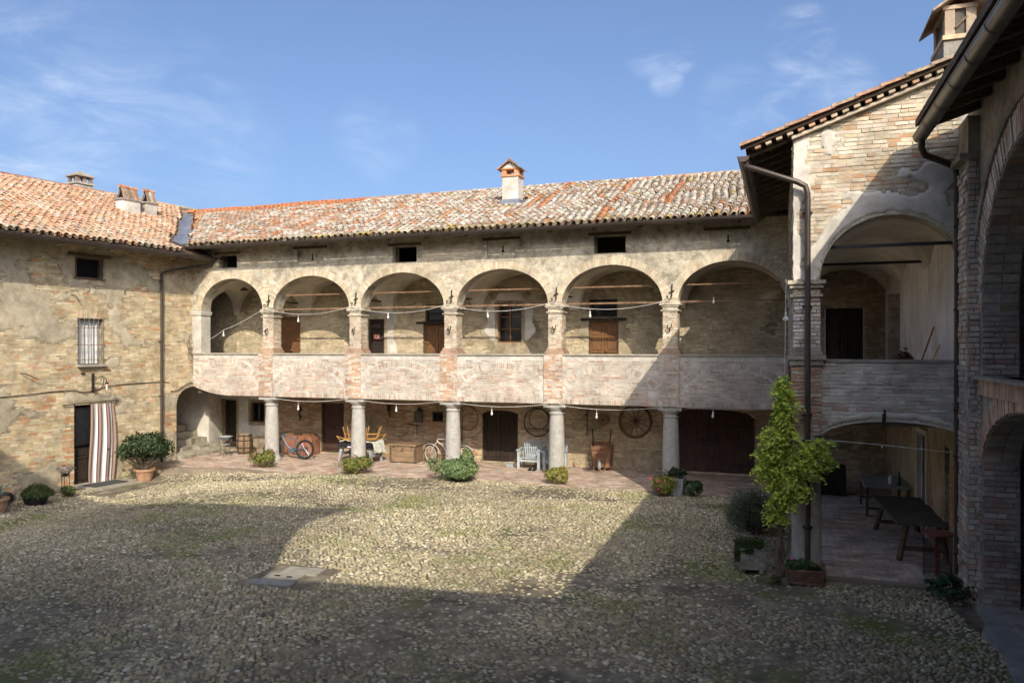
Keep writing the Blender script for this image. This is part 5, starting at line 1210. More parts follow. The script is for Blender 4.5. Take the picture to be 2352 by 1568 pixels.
# cables on the wall
b = MB(); b.tube([FL.p(u_, z_ + .015 * math.sin(u_ * 7), .035) for u_, z_ in [(-9, 2.6), (-7.2, 2.66), (-6.2, 2.70), (-5.3, 2.76), (-4.6, 2.78), (-4.35, 2.68), (-4.1, 2.70), (-3.6, 2.83), (-3.0, 2.90), (-2.2, 2.92), (-1.45, 2.92), (-1.0, 2.90)]], .012, 5); tag(b.build('wall_cable', 'iron'), 'dark electric cable running along the left brick wall above the door', 'cable')
b = MB(); b.tube([FL.p(-.98, 2.55, .04), FL.p(-.7, 2.58, .05), FL.p(-.35, 2.75, .05), FL.p(-.05, 2.86, .05)], .014, 5); tag(b.build('wall_cable', 'iron'), 'short sagging black cable over the low corner arch', 'cable')
b = MB()
for k in range(6): b.ring(FL.p(-.12 + rng.uniform(-.04, .04), 4.3 - k * .09 + rng.uniform(-.05, .05), .07), FL.N, .11 + rng.uniform(-.02, .05), .006, 16, 4)
b.tube([FL.p(-.1, 4.75, .05), FL.p(-.18, 4.5, .06), FL.p(-.1, 3.9, .06)], .007, 4); tag(b.build('wire_coil', 'iron'), 'tangled coil of black wire hanging at the corner left of the loggia', 'wire')

# ------------------------------------------------------------------ plants
def leaves(name, parent, centers, dirs, size, pal, m='leaf', elong=1.9, seed=1, curl=.25):
    """one small folded leaf per centre"""
    r = np.random.default_rng(seed); n = len(centers); c = np.asarray(centers); d = np.asarray(dirs, float) + r.normal(0, .35, (n, 3)); d /= np.linalg.norm(d, axis=1)[:, None]
    t = r.normal(0, 1, (n, 3)); t -= (t * d).sum(1)[:, None] * d; t /= np.linalg.norm(t, axis=1)[:, None]; b = np.cross(d, t)
    s = size * r.uniform(.65, 1.25, n)[:, None]
    P = np.stack([c - b * s * elong * .5, c + t * s * .5 - b * s * .05 + d * s * curl * .5, c + b * s * elong * .5 - d * s * curl, c - t * s * .5 - b * s * .05 + d * s * curl * .5, c + d * s * .0], 1)
    f = np.array([(0, 1, 4), (1, 2, 4), (2, 3, 4), (3, 0, 4)]); F = (np.arange(n)[:, None, None] * 5 + f[None]).reshape(-1, 3)
    w = np.array([p[1] for p in pal], float); w /= w.sum(); T = np.array([p[0] for p in pal])[r.choice(len(pal), n, p=w)] * r.uniform(.7, 1.25, (n, 1))
    o = link(name, np_mesh(name, P.reshape(-1, 3), F, np.repeat(T, 4, axis=0)), m, parent); return stuff(o)
def blob(n, c, rad, seed=1, shell=.55, lumps=9, zmin=-9):
    """points spread through a lumpy crown, with outward directions"""
    r = np.random.default_rng(seed); L = r.normal(0, 1, (lumps, 3)); L /= np.linalg.norm(L, axis=1)[:, None]; L[:, 2] = np.abs(L[:, 2]) * .9 - .15
    lc = L * r.uniform(.45, .72, (lumps, 1)); lr = r.uniform(.32, .5, lumps)
    k = r.integers(0, lumps + 2, n); d = r.normal(0, 1, (n, 3)); d /= np.linalg.norm(d, axis=1)[:, None]; q = r.uniform(shell, 1, n) ** .6
    cen = np.zeros((n, 3)); rr = np.full(n, .74); s = k < lumps; cen[s] = lc[k[s]]; rr[s] = lr[k[s]]
    p = cen + d * (rr * q)[:, None]; p *= 1 + r.normal(0, .04, (n, 1)); dirs = p + d * .6
    st_ = r.random(n) < .06; p[st_] *= r.uniform(1.05, 1.28, (int(st_.sum()), 1))
    P = np.asarray(c) + p * np.asarray(rad) * (1 + .22 * np.sin(p[:, :1] * 5 + seed) * np.sin(p[:, 1:2] * 4 + seed * 2)); ok = P[:, 2] > zmin; return P[ok], dirs[ok]
def flowers(parent, pts, size, col, name='flower'):
    b = MB()
    for p in pts:
        for k in range(5):
            q = Vector(p) + Vector((rng.normal(0, size * .45), rng.normal(0, size * .45), rng.normal(0, size * .35))); a = rng.uniform(0, 6.28)
            b.add([q + Vector((math.cos(a + j * 1.57), math.sin(a + j * 1.57), .5 * math.sin(a * 3 + j))) * size * .42 for j in range(4)] + [q + Vector((0, -size * .15, size * .12))], [(0, 1, 4), (1, 2, 4), (2, 3, 4), (3, 0, 4)], tuple(np.array(col) * rng.uniform(.8, 1.2)))
    return b.build(name, 'petal', parent)
G_GER = [((.22, .25, .05), 5), ((.15, .19, .04), 4), ((.30, .28, .07), 2), ((.38, .26, .09), .5)]
G_LIME = [((.30, .31, .06), 5), ((.22, .26, .05), 3), ((.40, .33, .09), 3), ((.42, .24, .09), 1.2)]
G_BLUE = [((.18, .26, .105), 6), ((.13, .20, .08), 4), ((.24, .32, .14), 3), ((.30, .32, .08), .7)]
G_DARK = [((.035, .06, .025), 5), ((.05, .08, .03), 4), ((.075, .11, .05), 1)]
G_ROSE = [((.15, .19, .11), 5), ((.20, .235, .15), 3), ((.10, .13, .075), 3)]
G_VINE = [((.62, .70, .10), 6), ((.38, .51, .07), 4), ((.62, .66, .17), 2), ((.20, .33, .055), 3)]
def twigs(parent, base, tips, r=.008, m='bark', name='stem', bend=.1):
    b = MB(); base = Vector(base)
    for t in tips:
        t = Vector(t); mid = (base + t) / 2 + Vector((rng.normal(0, bend), rng.normal(0, bend), 0)); b.tube([base, mid, t], [r * 1.3, r, r * .5], 5)
    return b.build(name, m, parent)
def bush(name, label, cat, loc, rad, n, size, pal, seed, fl=None, flc=(.75, .12, .30), group=None, elong=1.6, lumps=9, lift=.0, zmin=None):
    t = thing(name, label, cat, loc, 0, group)
    P, D = blob(n, (0, 0, rad[2] * .78 + lift), rad, seed, lumps=lumps, zmin=.01 if zmin is None else zmin); leaves('foliage', t, P, D, size, pal, seed=seed, elong=elong)
    r = np.random.default_rng(seed + 5); twigs(t, (0, 0, 0), [P[i] * .8 for i in r.choice(len(P), 14)], .008)
    if fl: flowers(t, [P_ * np.array((1.08, 1.08, 1.05)) for P_ in np.array(fl, float)], .055, flc)
    return t
bush('geranium_bush', 'round geranium bush with pink flowers before the column that hides the mountain bike', 'flowering bush', (-17.0, 22.25, -.04), (.52, .5, .40), 2600, .048, G_GER, 11,
     fl=[(-.52, -.1, .55), (-.5, -.2, .4), (-.38, -.4, .42), (-.08, -.42, .5), (.1, -.52, .18), (.24, -.5, .22), (.46, -.2, .6), (.5, -.1, .62), (.38, -.4, .34), (-.05, .1, .75)], group='geranium bushes')
bush('geranium_bush', 'pink-flowered geranium bush at the column in front of the foosball table', 'flowering bush', (-13.3, 22.15, -.04), (.58, .52, .42), 3000, .048, G_GER, 12,
     fl=[(-.55, -.2, .5), (-.5, -.3, .46), (-.3, -.35, .62), (-.08, -.2, .86), (-.05, -.1, .9), (.38, -.4, .5), (.48, -.45, .2), (-.6, -.3, .12), (-.56, -.4, .05), (.1, -.3, .62)], group='geranium bushes')
bush('green_bush', 'large blue-green leafy bush hiding the foot of the third column', 'bush', (-9.75, 22.1, -.05), (.92, .66, .46), 5600, .046, G_BLUE, 13, elong=2.6, lumps=12)
bush('green_bush', 'upright blue-green clump growing behind the big bush beside the column', 'bush', (-9.55, 22.75, -.05), (.40, .4, .60), 1800, .052, G_BLUE, 14, elong=2.6, lumps=6)
bush('yellow_green_bush', 'yellow-green and rusty leaved bush at the column beside the grey armchairs', 'bush', (-6.45, 22.5, -.05), (.42, .40, .40), 1700, .044, G_LIME, 15, elong=1.5)
# stone planter with geraniums by the last column
pt = thing('stone_planter', 'square speckled stone planter overflowing with yellow leaves at the fifth column', 'planter', (-2.75, 21.95, -.06))
b = MB(); b.lathe((0, 0, 0), [(.0, .05), (.24, .05), (.29, .50), (.31, .52), (.31, .56), (.26, .56), (.25, .48)], 4); 
for v in range(len(b.v)): x_, y_, z_ = b.v[v]; c4, s4 = math.cos(.66), math.sin(.66); b.v[v] = (x_ * c4 - y_ * s4, x_ * s4 + y_ * c4, z_)
b.build('pot', 'speckled_stone', pt)
P, D = blob(2000, (-.34, -.14, .36), (.46, .36, .42), 21, zmin=.02); leaves('foliage', pt, P, D, .055, G_LIME, seed=21)
P, D = blob(900, (.0, .05, .66), (.34, .28, .20), 22); leaves('foliage', pt, P, D, .045, G_DARK, seed=22)
P, D = blob(150, (.44, -.05, .30), (.24, .18, .30), 23, zmin=.02); leaves('foliage', pt, P, D, .12, [((.07, .13, .05), 3), ((.11, .17, .08), 1)], seed=23)
flowers(pt, [(-.50, -.50, .50), (-.45, -.52, .52), (-.46, -.54, .30), (-.52, -.52, .28), (-.72, -.3, .56)], .07, (.85, .06, .28))
# rosemary: many thin upright needles
ro = thing('rosemary_bush', 'big dark rosemary bush between patio and the vine trunk', 'bush', (-.62, 18.35, -.05))
r_ = np.random.default_rng(31); n = 2300; ang = r_.uniform(0, 6.28, n); el = np.arccos(r_.uniform(.05, 1, n)); dd = np.stack([np.sin(el) * np.cos(ang), np.sin(el) * np.sin(ang), np.cos(el)], 1); st_ = dd * r_.uniform(.15, .70, (n, 1)) * np.array((.74, .66, 1.0)); ln = r_.uniform(.18, .34, (n, 1)); up = dd * .55 + np.array((0, 0, .8)); up /= np.linalg.norm(up, axis=1)[:, None]
pts = []; dirs = []
for k in range(7):
    q = st_ + up * ln * (k / 6) + r_.normal(0, .008, (n, 3)); pts.append(q); dirs.append(np.cross(up, r_.normal(0, 1, (n, 3))) + up * .7)
P = np.concatenate(pts) + np.array((0, 0, .12)); D = np.concatenate(dirs); leaves('foliage', ro, P, D, .020, G_ROSE, seed=32, elong=3.2)
twigs(ro, (0, 0, 0), [tuple(P[i]) for i in r_.choice(n * 3, 40)], .010)
# stone trough with trailing grass
tg = thing('stone_trough', 'square mossy stone trough with green grass trailing over its left rim', 'planter', (-.53, 15.2, -.05))
b = MB(); rzt = R(14)
b.box((0, 0, .26), (.46, .40, .38), rzt); b.box((0, 0, .455), (.49, .43, .03), rzt); b.build('trough', 'stone_trough', tg)
b = MB(); b.box((0, 0, .45), (.40, .34, .06), rzt); b.build('soil', 'soil', tg)
for sx in (-1, 1): b = MB(); b.box((sx * .16, -.02, .035), (.07, .3, .07), rzt); b.build('foot', 'stone_trough', tg)
n = 1500; r_ = np.random.default_rng(33); c0 = np.stack([r_.uniform(-.26, .22, n), r_.uniform(-.2, .18, n), np.full(n, .48)], 1); P = c0 + r_.normal(0, 1, (n, 3)) * np.array((.03, .03, .045)) + np.array((0, 0, .04))
m_ = 700; P2 = np.stack([r_.uniform(-.29, -.20, m_), r_.uniform(-.27, .1, m_), .48 - r_.uniform(0, .34, m_) ** 1.2], 1); m3 = 260; P3 = np.stack([r_.uniform(-.25, .05, m3), np.full(m3, -.235) + r_.normal(0, .01, m3), .48 - r_.uniform(0, .20, m3) ** 1.4], 1)
leaves('foliage', tg, np.concatenate([P, P2, P3]), r_.normal(0, 1, (n + m_ + m3, 3)) * np.array((1, 1, .3)), .020, [((.05, .10, .03), 4), ((.08, .14, .04), 2), ((.12, .12, .05), 1)], seed=34, elong=3.5)
# vine
vn = thing('climbing_vine', 'bright yellow-green wisteria vine climbing the stone corner pillar', 'vine', (-.02, 15.05, -.05))
def wob(pts, amp, seed):
    r = np.random.default_rng(seed); out = []
    for i, (a, b_) in enumerate(zip(pts[:-1], pts[1:])):
        for t in (0, .33, .66): out.append(tuple(np.array(a) * (1 - t) + np.array(b_) * t + (r.normal(0, amp, 3) if i + t > 0 else 0)))
    return out + [pts[-1]]
b = MB()
for (pts, r0, r1, sd) in (([(.02, 0, 0), (-.02, -.02, .4), (.04, 0, .8), (-.06, 0, 1.3), (.0, .02, 2.0), (.02, .02, 3.6)], .078, .02, 1), ([(.05, .0, 0), (.10, -.02, .35), (.0, -.03, .7), (.10, -.02, 1.1), (.2, 0, 1.7), (.5, 0, 2.3), (.8, -.03, 2.6)], .04, .012, 2),
                          ([(-.03, .0, 0), (-.07, .0, .5), (.03, -.03, .85), (-.02, 0, 1.2), (-.2, 0, 2.0)], .035, .015, 3), ([(.06, 0, .3), (.17, 0, .55), (.16, 0, .85), (.04, -.01, 1.05)], .022, .018, 4)):
    p = wob(pts, .02, sd); b.tube(p, [r0 + (r1 - r0) * i / (len(p) - 1) for i in range(len(p))], 7)
b.build('trunk', 'bark', vn, smooth=True)
r_ = np.random.default_rng(41); C_, D_ = [], []
zones = [((.07, -.05, 3.60), (.10, .08, .12), 26), ((.07, -.06, 3.28), (.12, .08, .20), 40), ((.07, -.06, 2.98), (.15, .09, .18), 42), ((-.02, -.08, 2.68), (.24, .11, .16), 60), ((-.05, -.1, 2.40), (.26, .12, .18), 66), ((-.02, -.1, 2.10), (.28, .12, .20), 70), ((.10, -.1, 1.85), (.30, .12, .15), 60), ((.18, -.1, 1.66), (.26, .10, .12), 40),
         ((.04, -.08, 1.45), (.15, .08, .14), 24), ((-.08, -.08, 1.20), (.14, .07, .10), 14), ((.62, -.1, 2.52), (.18, .08, .09), 20), ((.40, -.1, 2.35), (.18, .09, .16), 34), ((.52, -.1, 2.08), (.18, .09, .14), 30), ((-.22, -.1, 2.0), (.14, .09, .16), 22), ((.84, -.1, 2.22), (.12, .06, .06), 8), ((.80, -.1, 2.48), (.12, .06, .06), 6)]
for (c, rad, k) in zones:
    for _ in range(k):
        o_ = np.array(c) + r_.normal(0, .5, 3) * np.array(rad); out = np.array((r_.normal(0, .8), -abs(r_.normal(.6, .4)), -.35 + r_.normal(0, .25))); out /= np.linalg.norm(out); L_ = r_.uniform(.14, .27); nl = 6
        for q in range(nl):   # a compound leaf: leaflets in pairs along a drooping rib
            f_ = (q + 1) / nl; base = o_ + out * L_ * f_ + np.array((0, 0, -.12 * f_ * f_)); side = np.cross(out, (0, 0, 1.0)); side /= np.linalg.norm(side) + 1e-6
            for s_ in ((-1, 1) if q < nl - 1 else (0,)): C_.append(base + side * s_ * .045 + r_.normal(0, .006, 3)); D_.append(np.array((0, -.55, 1.0)) + side * s_ * .35)
leaves('foliage', vn, np.array(C_), np.array(D_), .056, G_VINE, seed=42, elong=1.7, curl=.3)
# terracotta window box at the pillar
wb = thing('terracotta_window_box', 'long terracotta window box with pink geraniums at the foot of the corner pillar', 'planter', (.42, 14.72, -.05), R(4))
b = MB(); b.poly([(-.30, -.12, 0), (.30, -.12, 0), (.30, .12, 0), (-.30, .12, 0)], (0, 0, .04)); vs = [(x * .29, y * .10, .04) for x, y in ((-1, -1), (1, -1), (1, 1), (-1, 1))] + [(x * .33, y * .13, .24) for x, y in ((-1, -1), (1, -1), (1, 1), (-1, 1))]
b.add(vs, [(0, 1, 5, 4), (1, 2, 6, 5), (2, 3, 7, 6), (3, 0, 4, 7)]); b.box((0, 0, .245), (.70, .29, .04)); b.build('box', 'shaded_terracotta', wb)
b = MB()
for row in range(3):
    pts = [(-.27 + .54 * i / 40, -.113 - .03 * ((.08 + row * .05) / .24) - .004, .08 + row * .05 + .012 * abs(math.sin(i * .55 + row))) for i in range(41)]; b.tube(pts, .006, 4)
b.build('wave_relief', 'shaded_terracotta', wb)
b = MB(); b.box((0, 0, .262), (.60, .2, .02)); b.build('soil', 'soil', wb)
P, D = blob(700, (-.06, -.03, .32), (.32, .16, .13), 51); leaves('foliage', wb, P, D, .055, [((.06, .12, .035), 3), ((.10, .17, .05), 2)], seed=51)
flowers(wb, [(-.25, -.03, .44), (-.2, 0, .42), (-.13, -.06, .36)], .055, (.75, .14, .5))
b = MB(); b.box((.46, 14.92, .10), (.62, .16, .30)); tag(b.build('brick_ledge', 'shaded_terracotta'), 'low reddish ledge between the pillar and the terracotta window box', 'ledge')
# dark leafy plant bottom right
lp = thing('leafy_plant', 'dark broad-leaved plant growing at the foot of the right-hand downpipe', 'plant', (2.66, 14.62, -.06))
r_ = np.random.default_rng(61); C_, D_ = [], []
for k in range(46):
    a = r_.uniform(0, 6.28); rr = r_.uniform(.05, .38); c = np.array((rr * math.cos(a), rr * .7 * math.sin(a), .36 - rr * .5 + r_.uniform(-.08, .08)))
    for q in range(5):
        th = a + q * 1.256; C_.append(c + np.array((math.cos(th), math.sin(th), -.3)) * .045); D_.append(np.array((math.cos(a) * .4, math.sin(a) * .4 - .35, 1)))
leaves('foliage', lp, np.array(C_), np.array(D_), .075, [((.028, .075, .03), 4), ((.045, .105, .04), 2)], seed=62, elong=1.7); twigs(lp, (0, 0, 0), [tuple(np.array(C_)[i]) for i in range(0, 200, 14)], .006)
bush('seedling_clump', 'tiny weed clump beside the vine trunk on the cobbles', 'plant', (-.10, 14.55, -.06), (.16, .13, .08), 260, .03, [((.10, .13, .035), 2), ((.18, .18, .05), 1)], 63)
bush('seedling_clump', 'low dark weeds against the brick pier at the right edge', 'plant', (2.95, 14.35, -.06), (.10, .16, .22), 260, .035, G_DARK, 64)
# camellia in a terracotta pot
cam_ = thing('potted_camellia', 'glossy dark camellia shrub in a round terracotta pot by the left wall', 'potted shrub', (-20.55, 20.45, -.40))
b = MB(); b.lathe((0, 0, 0), [(.20, 0), (.235, .06), (.30, .36), (.345, .37), (.35, .44), (.31, .445), (.30, .40)], 24); b.build('pot', 'terracotta_pot', cam_, smooth=True)
b = MB(); b.lathe((0, 0, .38), [(.0, 0), (.30, .0), (.30, .015), (.0, .03)], 18); b.build('soil', 'soil', cam_)
P, D = blob(3400, (0, 0, 1.14), (1.0, .85, .70), 71, lumps=14, shell=.4); leaves('foliage', cam_, P, D, .082, [((.035, .06, .022), 5), ((.05, .085, .03), 4), ((.09, .13, .06), 1)], seed=71, elong=1.7, curl=.35)
twigs(cam_, (0, 0, .38), [tuple(P[i]) for i in range(0, 2600, 90)], .013, bend=.05)
# pots by the left wall
bp_ = thing('potted_heather', 'wide black bowl planter with bushy green heather by the left wall', 'potted plant', (-20.75, 16.55, -.44))
b = MB(); b.lathe((0, 0, 0), [(.28, 0), (.31, .03), (.40, .26), (.42, .27), (.41, .30), (.37, .28)], 24, squash=.8); b.build('bowl', 'black_pot', bp_, smooth=True)
n = 1700; r_ = np.random.default_rng(81); th = r_.uniform(0, 6.28, n); rr = np.sqrt(r_.random(n)); P = np.stack([rr * np.cos(th) * .50 + .08, rr * np.sin(th) * .40, .30 + (1 - rr ** 2) * .24 + r_.normal(0, .04, n)], 1)
leaves('foliage', bp_, P, np.stack([np.cos(th), np.sin(th), np.full(n, .3)], 1), .024, [((.05, .085, .02), 4), ((.08, .12, .025), 3)], seed=82, elong=4)
bush('dry_purple_plant', 'dry purplish twiggy plant between agave and black bowl', 'plant', (-21.2, 16.0, -.42), (.28, .25, .28), 420, .035, [((.09, .055, .05), 3), ((.06, .06, .04), 2)], 83, elong=2.6)
ag = thing('potted_agave', 'blue-grey agave in a terracotta pot at the left picture edge', 'potted plant', (-20.7, 15.35, -.44))
b = MB(); b.lathe((0, 0, 0), [(.19, 0), (.21, .04), (.27, .34), (.30, .35), (.30, .41), (.26, .41)], 20); b.build('pot', 'terracotta_pot', ag, smooth=True)
for k in range(16):
    a = k * 2.4; ll = .5 + .12 * math.sin(k * 3); t_ = .35 + .45 * (k / 16); d_ = Vector((math.cos(a) * (1.1 - t_), math.sin(a) * (1.1 - t_), t_)).normalized(); sd = d_.cross(Vector((0, 0, 1))).normalized(); b = MB(); o0 = Vector((0, 0, .40)); vs = []
    for q in range(6): f_ = q / 5; c = o0 + d_ * ll * f_ + Vector((0, 0, -.10 * f_ * f_)); w_ = .045 * (1 - f_ ** 2) + .003; vs += [c - sd * w_, c - d_.cross(sd) * -.012 * (1 - f_), c + sd * w_]
    b.add(vs, [(3 * q + j, 3 * q + j + 1, 3 * q + j + 4, 3 * q + j + 3) for q in range(5) for j in range(2)], (.17 * rng.uniform(.85, 1.1), .27, .24)); b.build('leaf', 'leaf', ag)
ps = thing('succulent_stand', 'grey-pink succulents in a bowl on a thin black wire stand beside the door', 'potted plant', (-21.0, 17.75, -.40))
b = MB()
for k in range(3): a = k * 2.094 + .5; b.tube([(.12 * math.cos(a), .12 * math.sin(a), .62), (.13 * math.cos(a), .13 * math.sin(a), .2), (.24 * math.cos(a), .24 * math.sin(a), 0)], .009, 5)
b.ring((0, 0, .60), (0, 0, 1), .14, .009, 16, 4); b.ring((0, 0, .22), (0, 0, 1), .13, .007, 16, 4); b.build('wire_stand', 'iron', ps)
b = MB(); b.lathe((0, 0, .58), [(.06, 0), (.14, .10), (.15, .11)], 16); b.build('bowl', 'black_pot', ps)
P, D = blob(900, (0, 0, .78), (.40, .34, .15), 91, lumps=10); leaves('foliage', ps, P, D, .042, [((.34, .27, .24), 3), ((.27, .27, .24), 3), ((.42, .32, .29), 1)], seed=91, elong=1.2); b = MB(); b.tube([(-.12, 0, .8), (-.13, 0, 1.08)], .006, 4); b.build('flower_stalk', 'bark', ps)
bush('ivy_clump', 'small round green plant on the ground below the wire stand', 'plant', (-20.75, 17.7, -.42), (.26, .24, .22), 700, .036, [((.09, .13, .03), 3), ((.13, .17, .05), 2)], 92)
# rough stones at the wall foot
for k, (u_, d_, w_, h_) in enumerate([(-5.4, .25, .5, .16), (-6.0, .22, .45, .2), (-2.75, .22, .55, .12), (-2.2, .16, .4, .10), (-6.5, .3, .3, .14)]):
    b = MB(); j = rng.uniform(-.04, .04, 8); b.poly([FL.p(u_ - w_ / 2, -.5, d_ + j[0]), FL.p(u_ - w_ / 3, -.5, d_ + .14 + j[1]), FL.p(u_ + w_ / 4, -.5, d_ + .16 + j[2]), FL.p(u_ + w_ / 2, -.5, d_ + .05), FL.p(u_ + w_ / 3, -.5, d_ - .15), FL.p(u_ - w_ / 3, -.5, d_ - .15)], (0, 0, h_ + .04)); tag(b.build('footing_stone', 'step_stone'), ['footing stone just left of the striped-curtain door', 'rough stone behind the black bowl planter', 'flat stone just right of the striped curtain', 'flat footing stone behind the terracotta camellia pot', 'rough stone behind the agave at the left edge'][k], 'stone', 'footing stones along the left wall')
# drain slabs in the court
for (x0, y0, x1, y1, nm, mm_) in ((-9.1, 11.42, -8.25, 11.68, 'long pale blue-grey stone slab at the near edge of the drain', 'concrete'), (-9.05, 11.74, -8.35, 12.12, 'stone drain slab with two oval lifting holes', 'limestone_slab'), (-8.95, 12.18, -8.2, 12.58, 'plain square slab at the far side of the drain', 'limestone_slab')):
    b = MB(); g_ = gz((x0 + x1) / 2, (y0 + y1) / 2); b.box(((x0 + x1) / 2, (y0 + y1) / 2, g_ + .015), (x1 - x0, y1 - y0, .05), .12); sl = tag(b.build('drain_slab', mm_), nm, 'slab')
    if 'holes' in nm:
        for k in (-1, 1): b = MB(); b.lathe(((x0 + x1) / 2 + k * .13, (y0 + y1) / 2, g_ + .0405), [(.0, 0), (.065, 0), (.065, .003), (0, .003)], 14, squash=.6); b.build('hole', 'black_void', sl)

# ------------------------------------------------------------------ bicycles
def wheel(b_tyre, b_rim, b_sp, c, ax, Rr, tyre, nsp=24, rim=.016):
    b_tyre.ring(c, ax, Rr - tyre, tyre, 36, 8); b_rim.ring(c, ax, Rr - tyre * 2 - rim * .6, rim, 36, 5); c = Vector(c); ax = Vector(ax).normalized(); a = ax.cross(Vector((0, 0, 1))).normalized(); z = Vector((0, 0, 1))
    for k in range(nsp):
        t = 2 * math.pi * k / nsp; b_sp.tube([c + ax * (.025 if k % 2 else -.025), c + (a * math.cos(t) + z * math.sin(t)) * (Rr - tyre * 2 - .01)], .0022, 3)
    b_sp.tube([c - ax * .05, c + ax * .05], .018, 8)
def bike(name, label, loc, rz, wb, Rr, tyre, style):
    t = thing(name, label, 'bicycle', loc, rz); Y_ = Vector((0, 1, 0)); lean = .0
    for nm, x in (('rear', 0), ('front', wb)):
        ax = Vector((.0 if nm == 'rear' else .28 * (style == 'cruiser'), 1, 0)); a, r, s_ = MB(), MB(), MB(); wheel(a, r, s_, (x, 0, Rr), ax, Rr, tyre, 28, .018 if style == 'cruiser' else .012)
        w = a.build('wheel', 'tyre', t, smooth=True); r.build('rim', 'cream_paint' if style == 'cruiser' else 'black_plastic', w, smooth=True); s_.build('spokes', 'silver', w)
    f = MB()
    if style == 'cruiser':
        hx = wb - .30; f.tube([(hx + .03, 0, .78), (hx - .02, 0, .90)], .022, 8)
        f.tube([(hx, 0, .88), (hx - .25, 0, .89), (.42, 0, .80), (.28, 0, .76)], .017, 7); f.tube([(hx + .02, 0, .80), (hx - .18, 0, .68), (hx - .34, 0, .42), (.45, 0, .29)], .021, 7); f.tube([(hx - .16, 0, .74), (.45, 0, .84)], .011, 6)
        f.tube([(.45, 0, .29), (.30, 0, .80)], .017, 7)
        for s_ in (-1, 1): f.tube([(0, .05 * s_, Rr), (.45, .03 * s_, .29)], .011, 6); f.tube([(0, .05 * s_, Rr), (.33, .02 * s_, .68)], .010, 6)
        f.build('frame', 'cream_paint', t, smooth=True)
        f = MB()
        for s_ in (-1, 1): f.tube([(hx + .05, .03 * s_, .75), (hx + .12, .055 * s_, .66), (wb - .02, .055 * s_, Rr)], .015, 6)
        f.build('fork', 'cream_paint', t, smooth=True)
        for (c, a0, a1) in (((0, 0, Rr), -.2, 1.9), ((wb, 0, Rr), .6, 2.6)):
            f = MB(); pts = []
            for i in range(15): th = (math.pi - 2.75 + 2.4 * i / 14) if c[0] == 0 else (.15 + 2.1 * i / 14) ; 
            pts = [(c[0] + (Rr + .03) * math.cos(th), 0, c[2] + (Rr + .03) * math.sin(th)) for th in (np.linspace(.75, 3.3, 15) if c[0] == 0 else np.linspace(.7, 3.0, 15))]
            for p0, p1 in zip(pts[:-1], pts[1:]): f.beam(p0, p1, .055, .008, up=(0, 1, 0.001)) if False else f.beam(p0, p1, .055, .010)
            f.build('mudguard', 'cream_paint', t)
        f = MB(); f.tube([(hx - .02, 0, .90), (hx - .06, 0, 1.04), (hx - .02, 0, 1.06)], .013, 6); f.tube([(hx - .38, -.32, 1.06), (hx - .2, -.28, 1.09), (hx - .02, -.12, 1.08), (hx - .02, .12, 1.08), (hx - .2, .28, 1.09), (hx - .38, .32, 1.06)], .012, 6); f.build('handlebar', 'silver', t, smooth=True)
        f = MB(); f.box((-.36, 0, .48), (.03, .05, .05)); f.build('reflector', 'red_plastic', t)
    else:
        hx = wb - .42; f.tube([(hx, 0, .95), (hx + .05, 0, .84)], .03, 8); f.tube([(hx + .02, 0, .92), (.36, 0, .70)], .024, 8); f.tube([(hx + .04, 0, .86), (hx - .16, 0, .52), (.50, 0, .34)], .036, 8)
        f.tube([(.36, 0, .80), (.45, 0, .36)], .019, 8)
        f.box((.50, 0, .33), (.2, .10, .16), 0, 0, .3)
        for s_ in (-1, 1): f.tube([(0, .06 * s_, Rr), (.22, .05 * s_, Rr + .0), (.45, .04 * s_, .36)], .015, 6); f.tube([(0, .06 * s_, Rr), (.34, .03 * s_, .66)], .013, 6)
        f.build('frame', 'blue_frame', t, smooth=True)
        f = MB()
        for s_ in (-1, 1): f.tube([(hx + .05, .065 * s_, .82), (wb, .065 * s_, Rr)], .021, 7)
        f.build('fork', 'black_plastic', t, smooth=True)
        f = MB(); f.tube([(hx, -.36, .99), (hx - .01, 0, 1.0), (hx, .36, .99)], .014, 6); f.tube([(hx, 0, .95), (hx, 0, 1.0)], .02, 6)
        for s_ in (-1, 1): f.tube([(hx, .26 * s_, .99), (hx, .38 * s_, .99)], .019, 6); f.tube([(hx, .2 * s_, .98), (hx + .08, .22 * s_, .93)], .008, 5)
        f.build('handlebar', 'black_plastic', t)
        f = MB(); f.ring((.45, -.06, .34), (0, 1, 0), .09, .008, 20, 4); f.tube([(.45, -.08, .34), (.52, -.09, .20)], .012, 5); f.box((.54, -.13, .19), (.09, .1, .02)); f.tube([(.45, .08, .34), (.38, .09, .48)], .012, 5); f.build('crankset', 'silver', t)
        f = MB(); f.lathe((0, 0, 0), [(.0, 0)], 3) if False else None
        for q, rr in enumerate((.10, .08, .06, .045)): f.ring((0, -.055 - .006 * q, Rr), (0, 1, 0), rr, .006, 20, 4)
        f.tube([(0, -.07, Rr), (-.02, -.08, Rr - .14), (.05, -.08, Rr - .20)], .013, 5); f.build('cassette', 'iron', t)
        f = MB(); f.box((.04, -.02, .58), (.04, .05, .04)); f.build('rear_light', 'red_plastic', t)
    f = MB(); sx = .28 if style == 'cruiser' else .33; f.tube([(sx, 0, .72), (sx - .03, 0, .92)], .013, 6); sq = [(sx - .17, -.09, .95), (sx - .17, .09, .95), (sx + .02, .05, .96), (sx + .14, .015, .95), (sx + .14, -.015, .95), (sx + .02, -.05, .96)]; f.poly(sq, (0, 0, -.045)); f.build('saddle', 'black_plastic', t)
    return t
mtb = bike('mountain_bike', 'blue and black electric mountain bike leaning behind the leftmost stone column', (-16.78, 24.30, .0), math.pi + R(8), 1.30, .37, .037, 'mtb')
mtb.rotation_euler = (R(4), 0, math.pi + R(10))
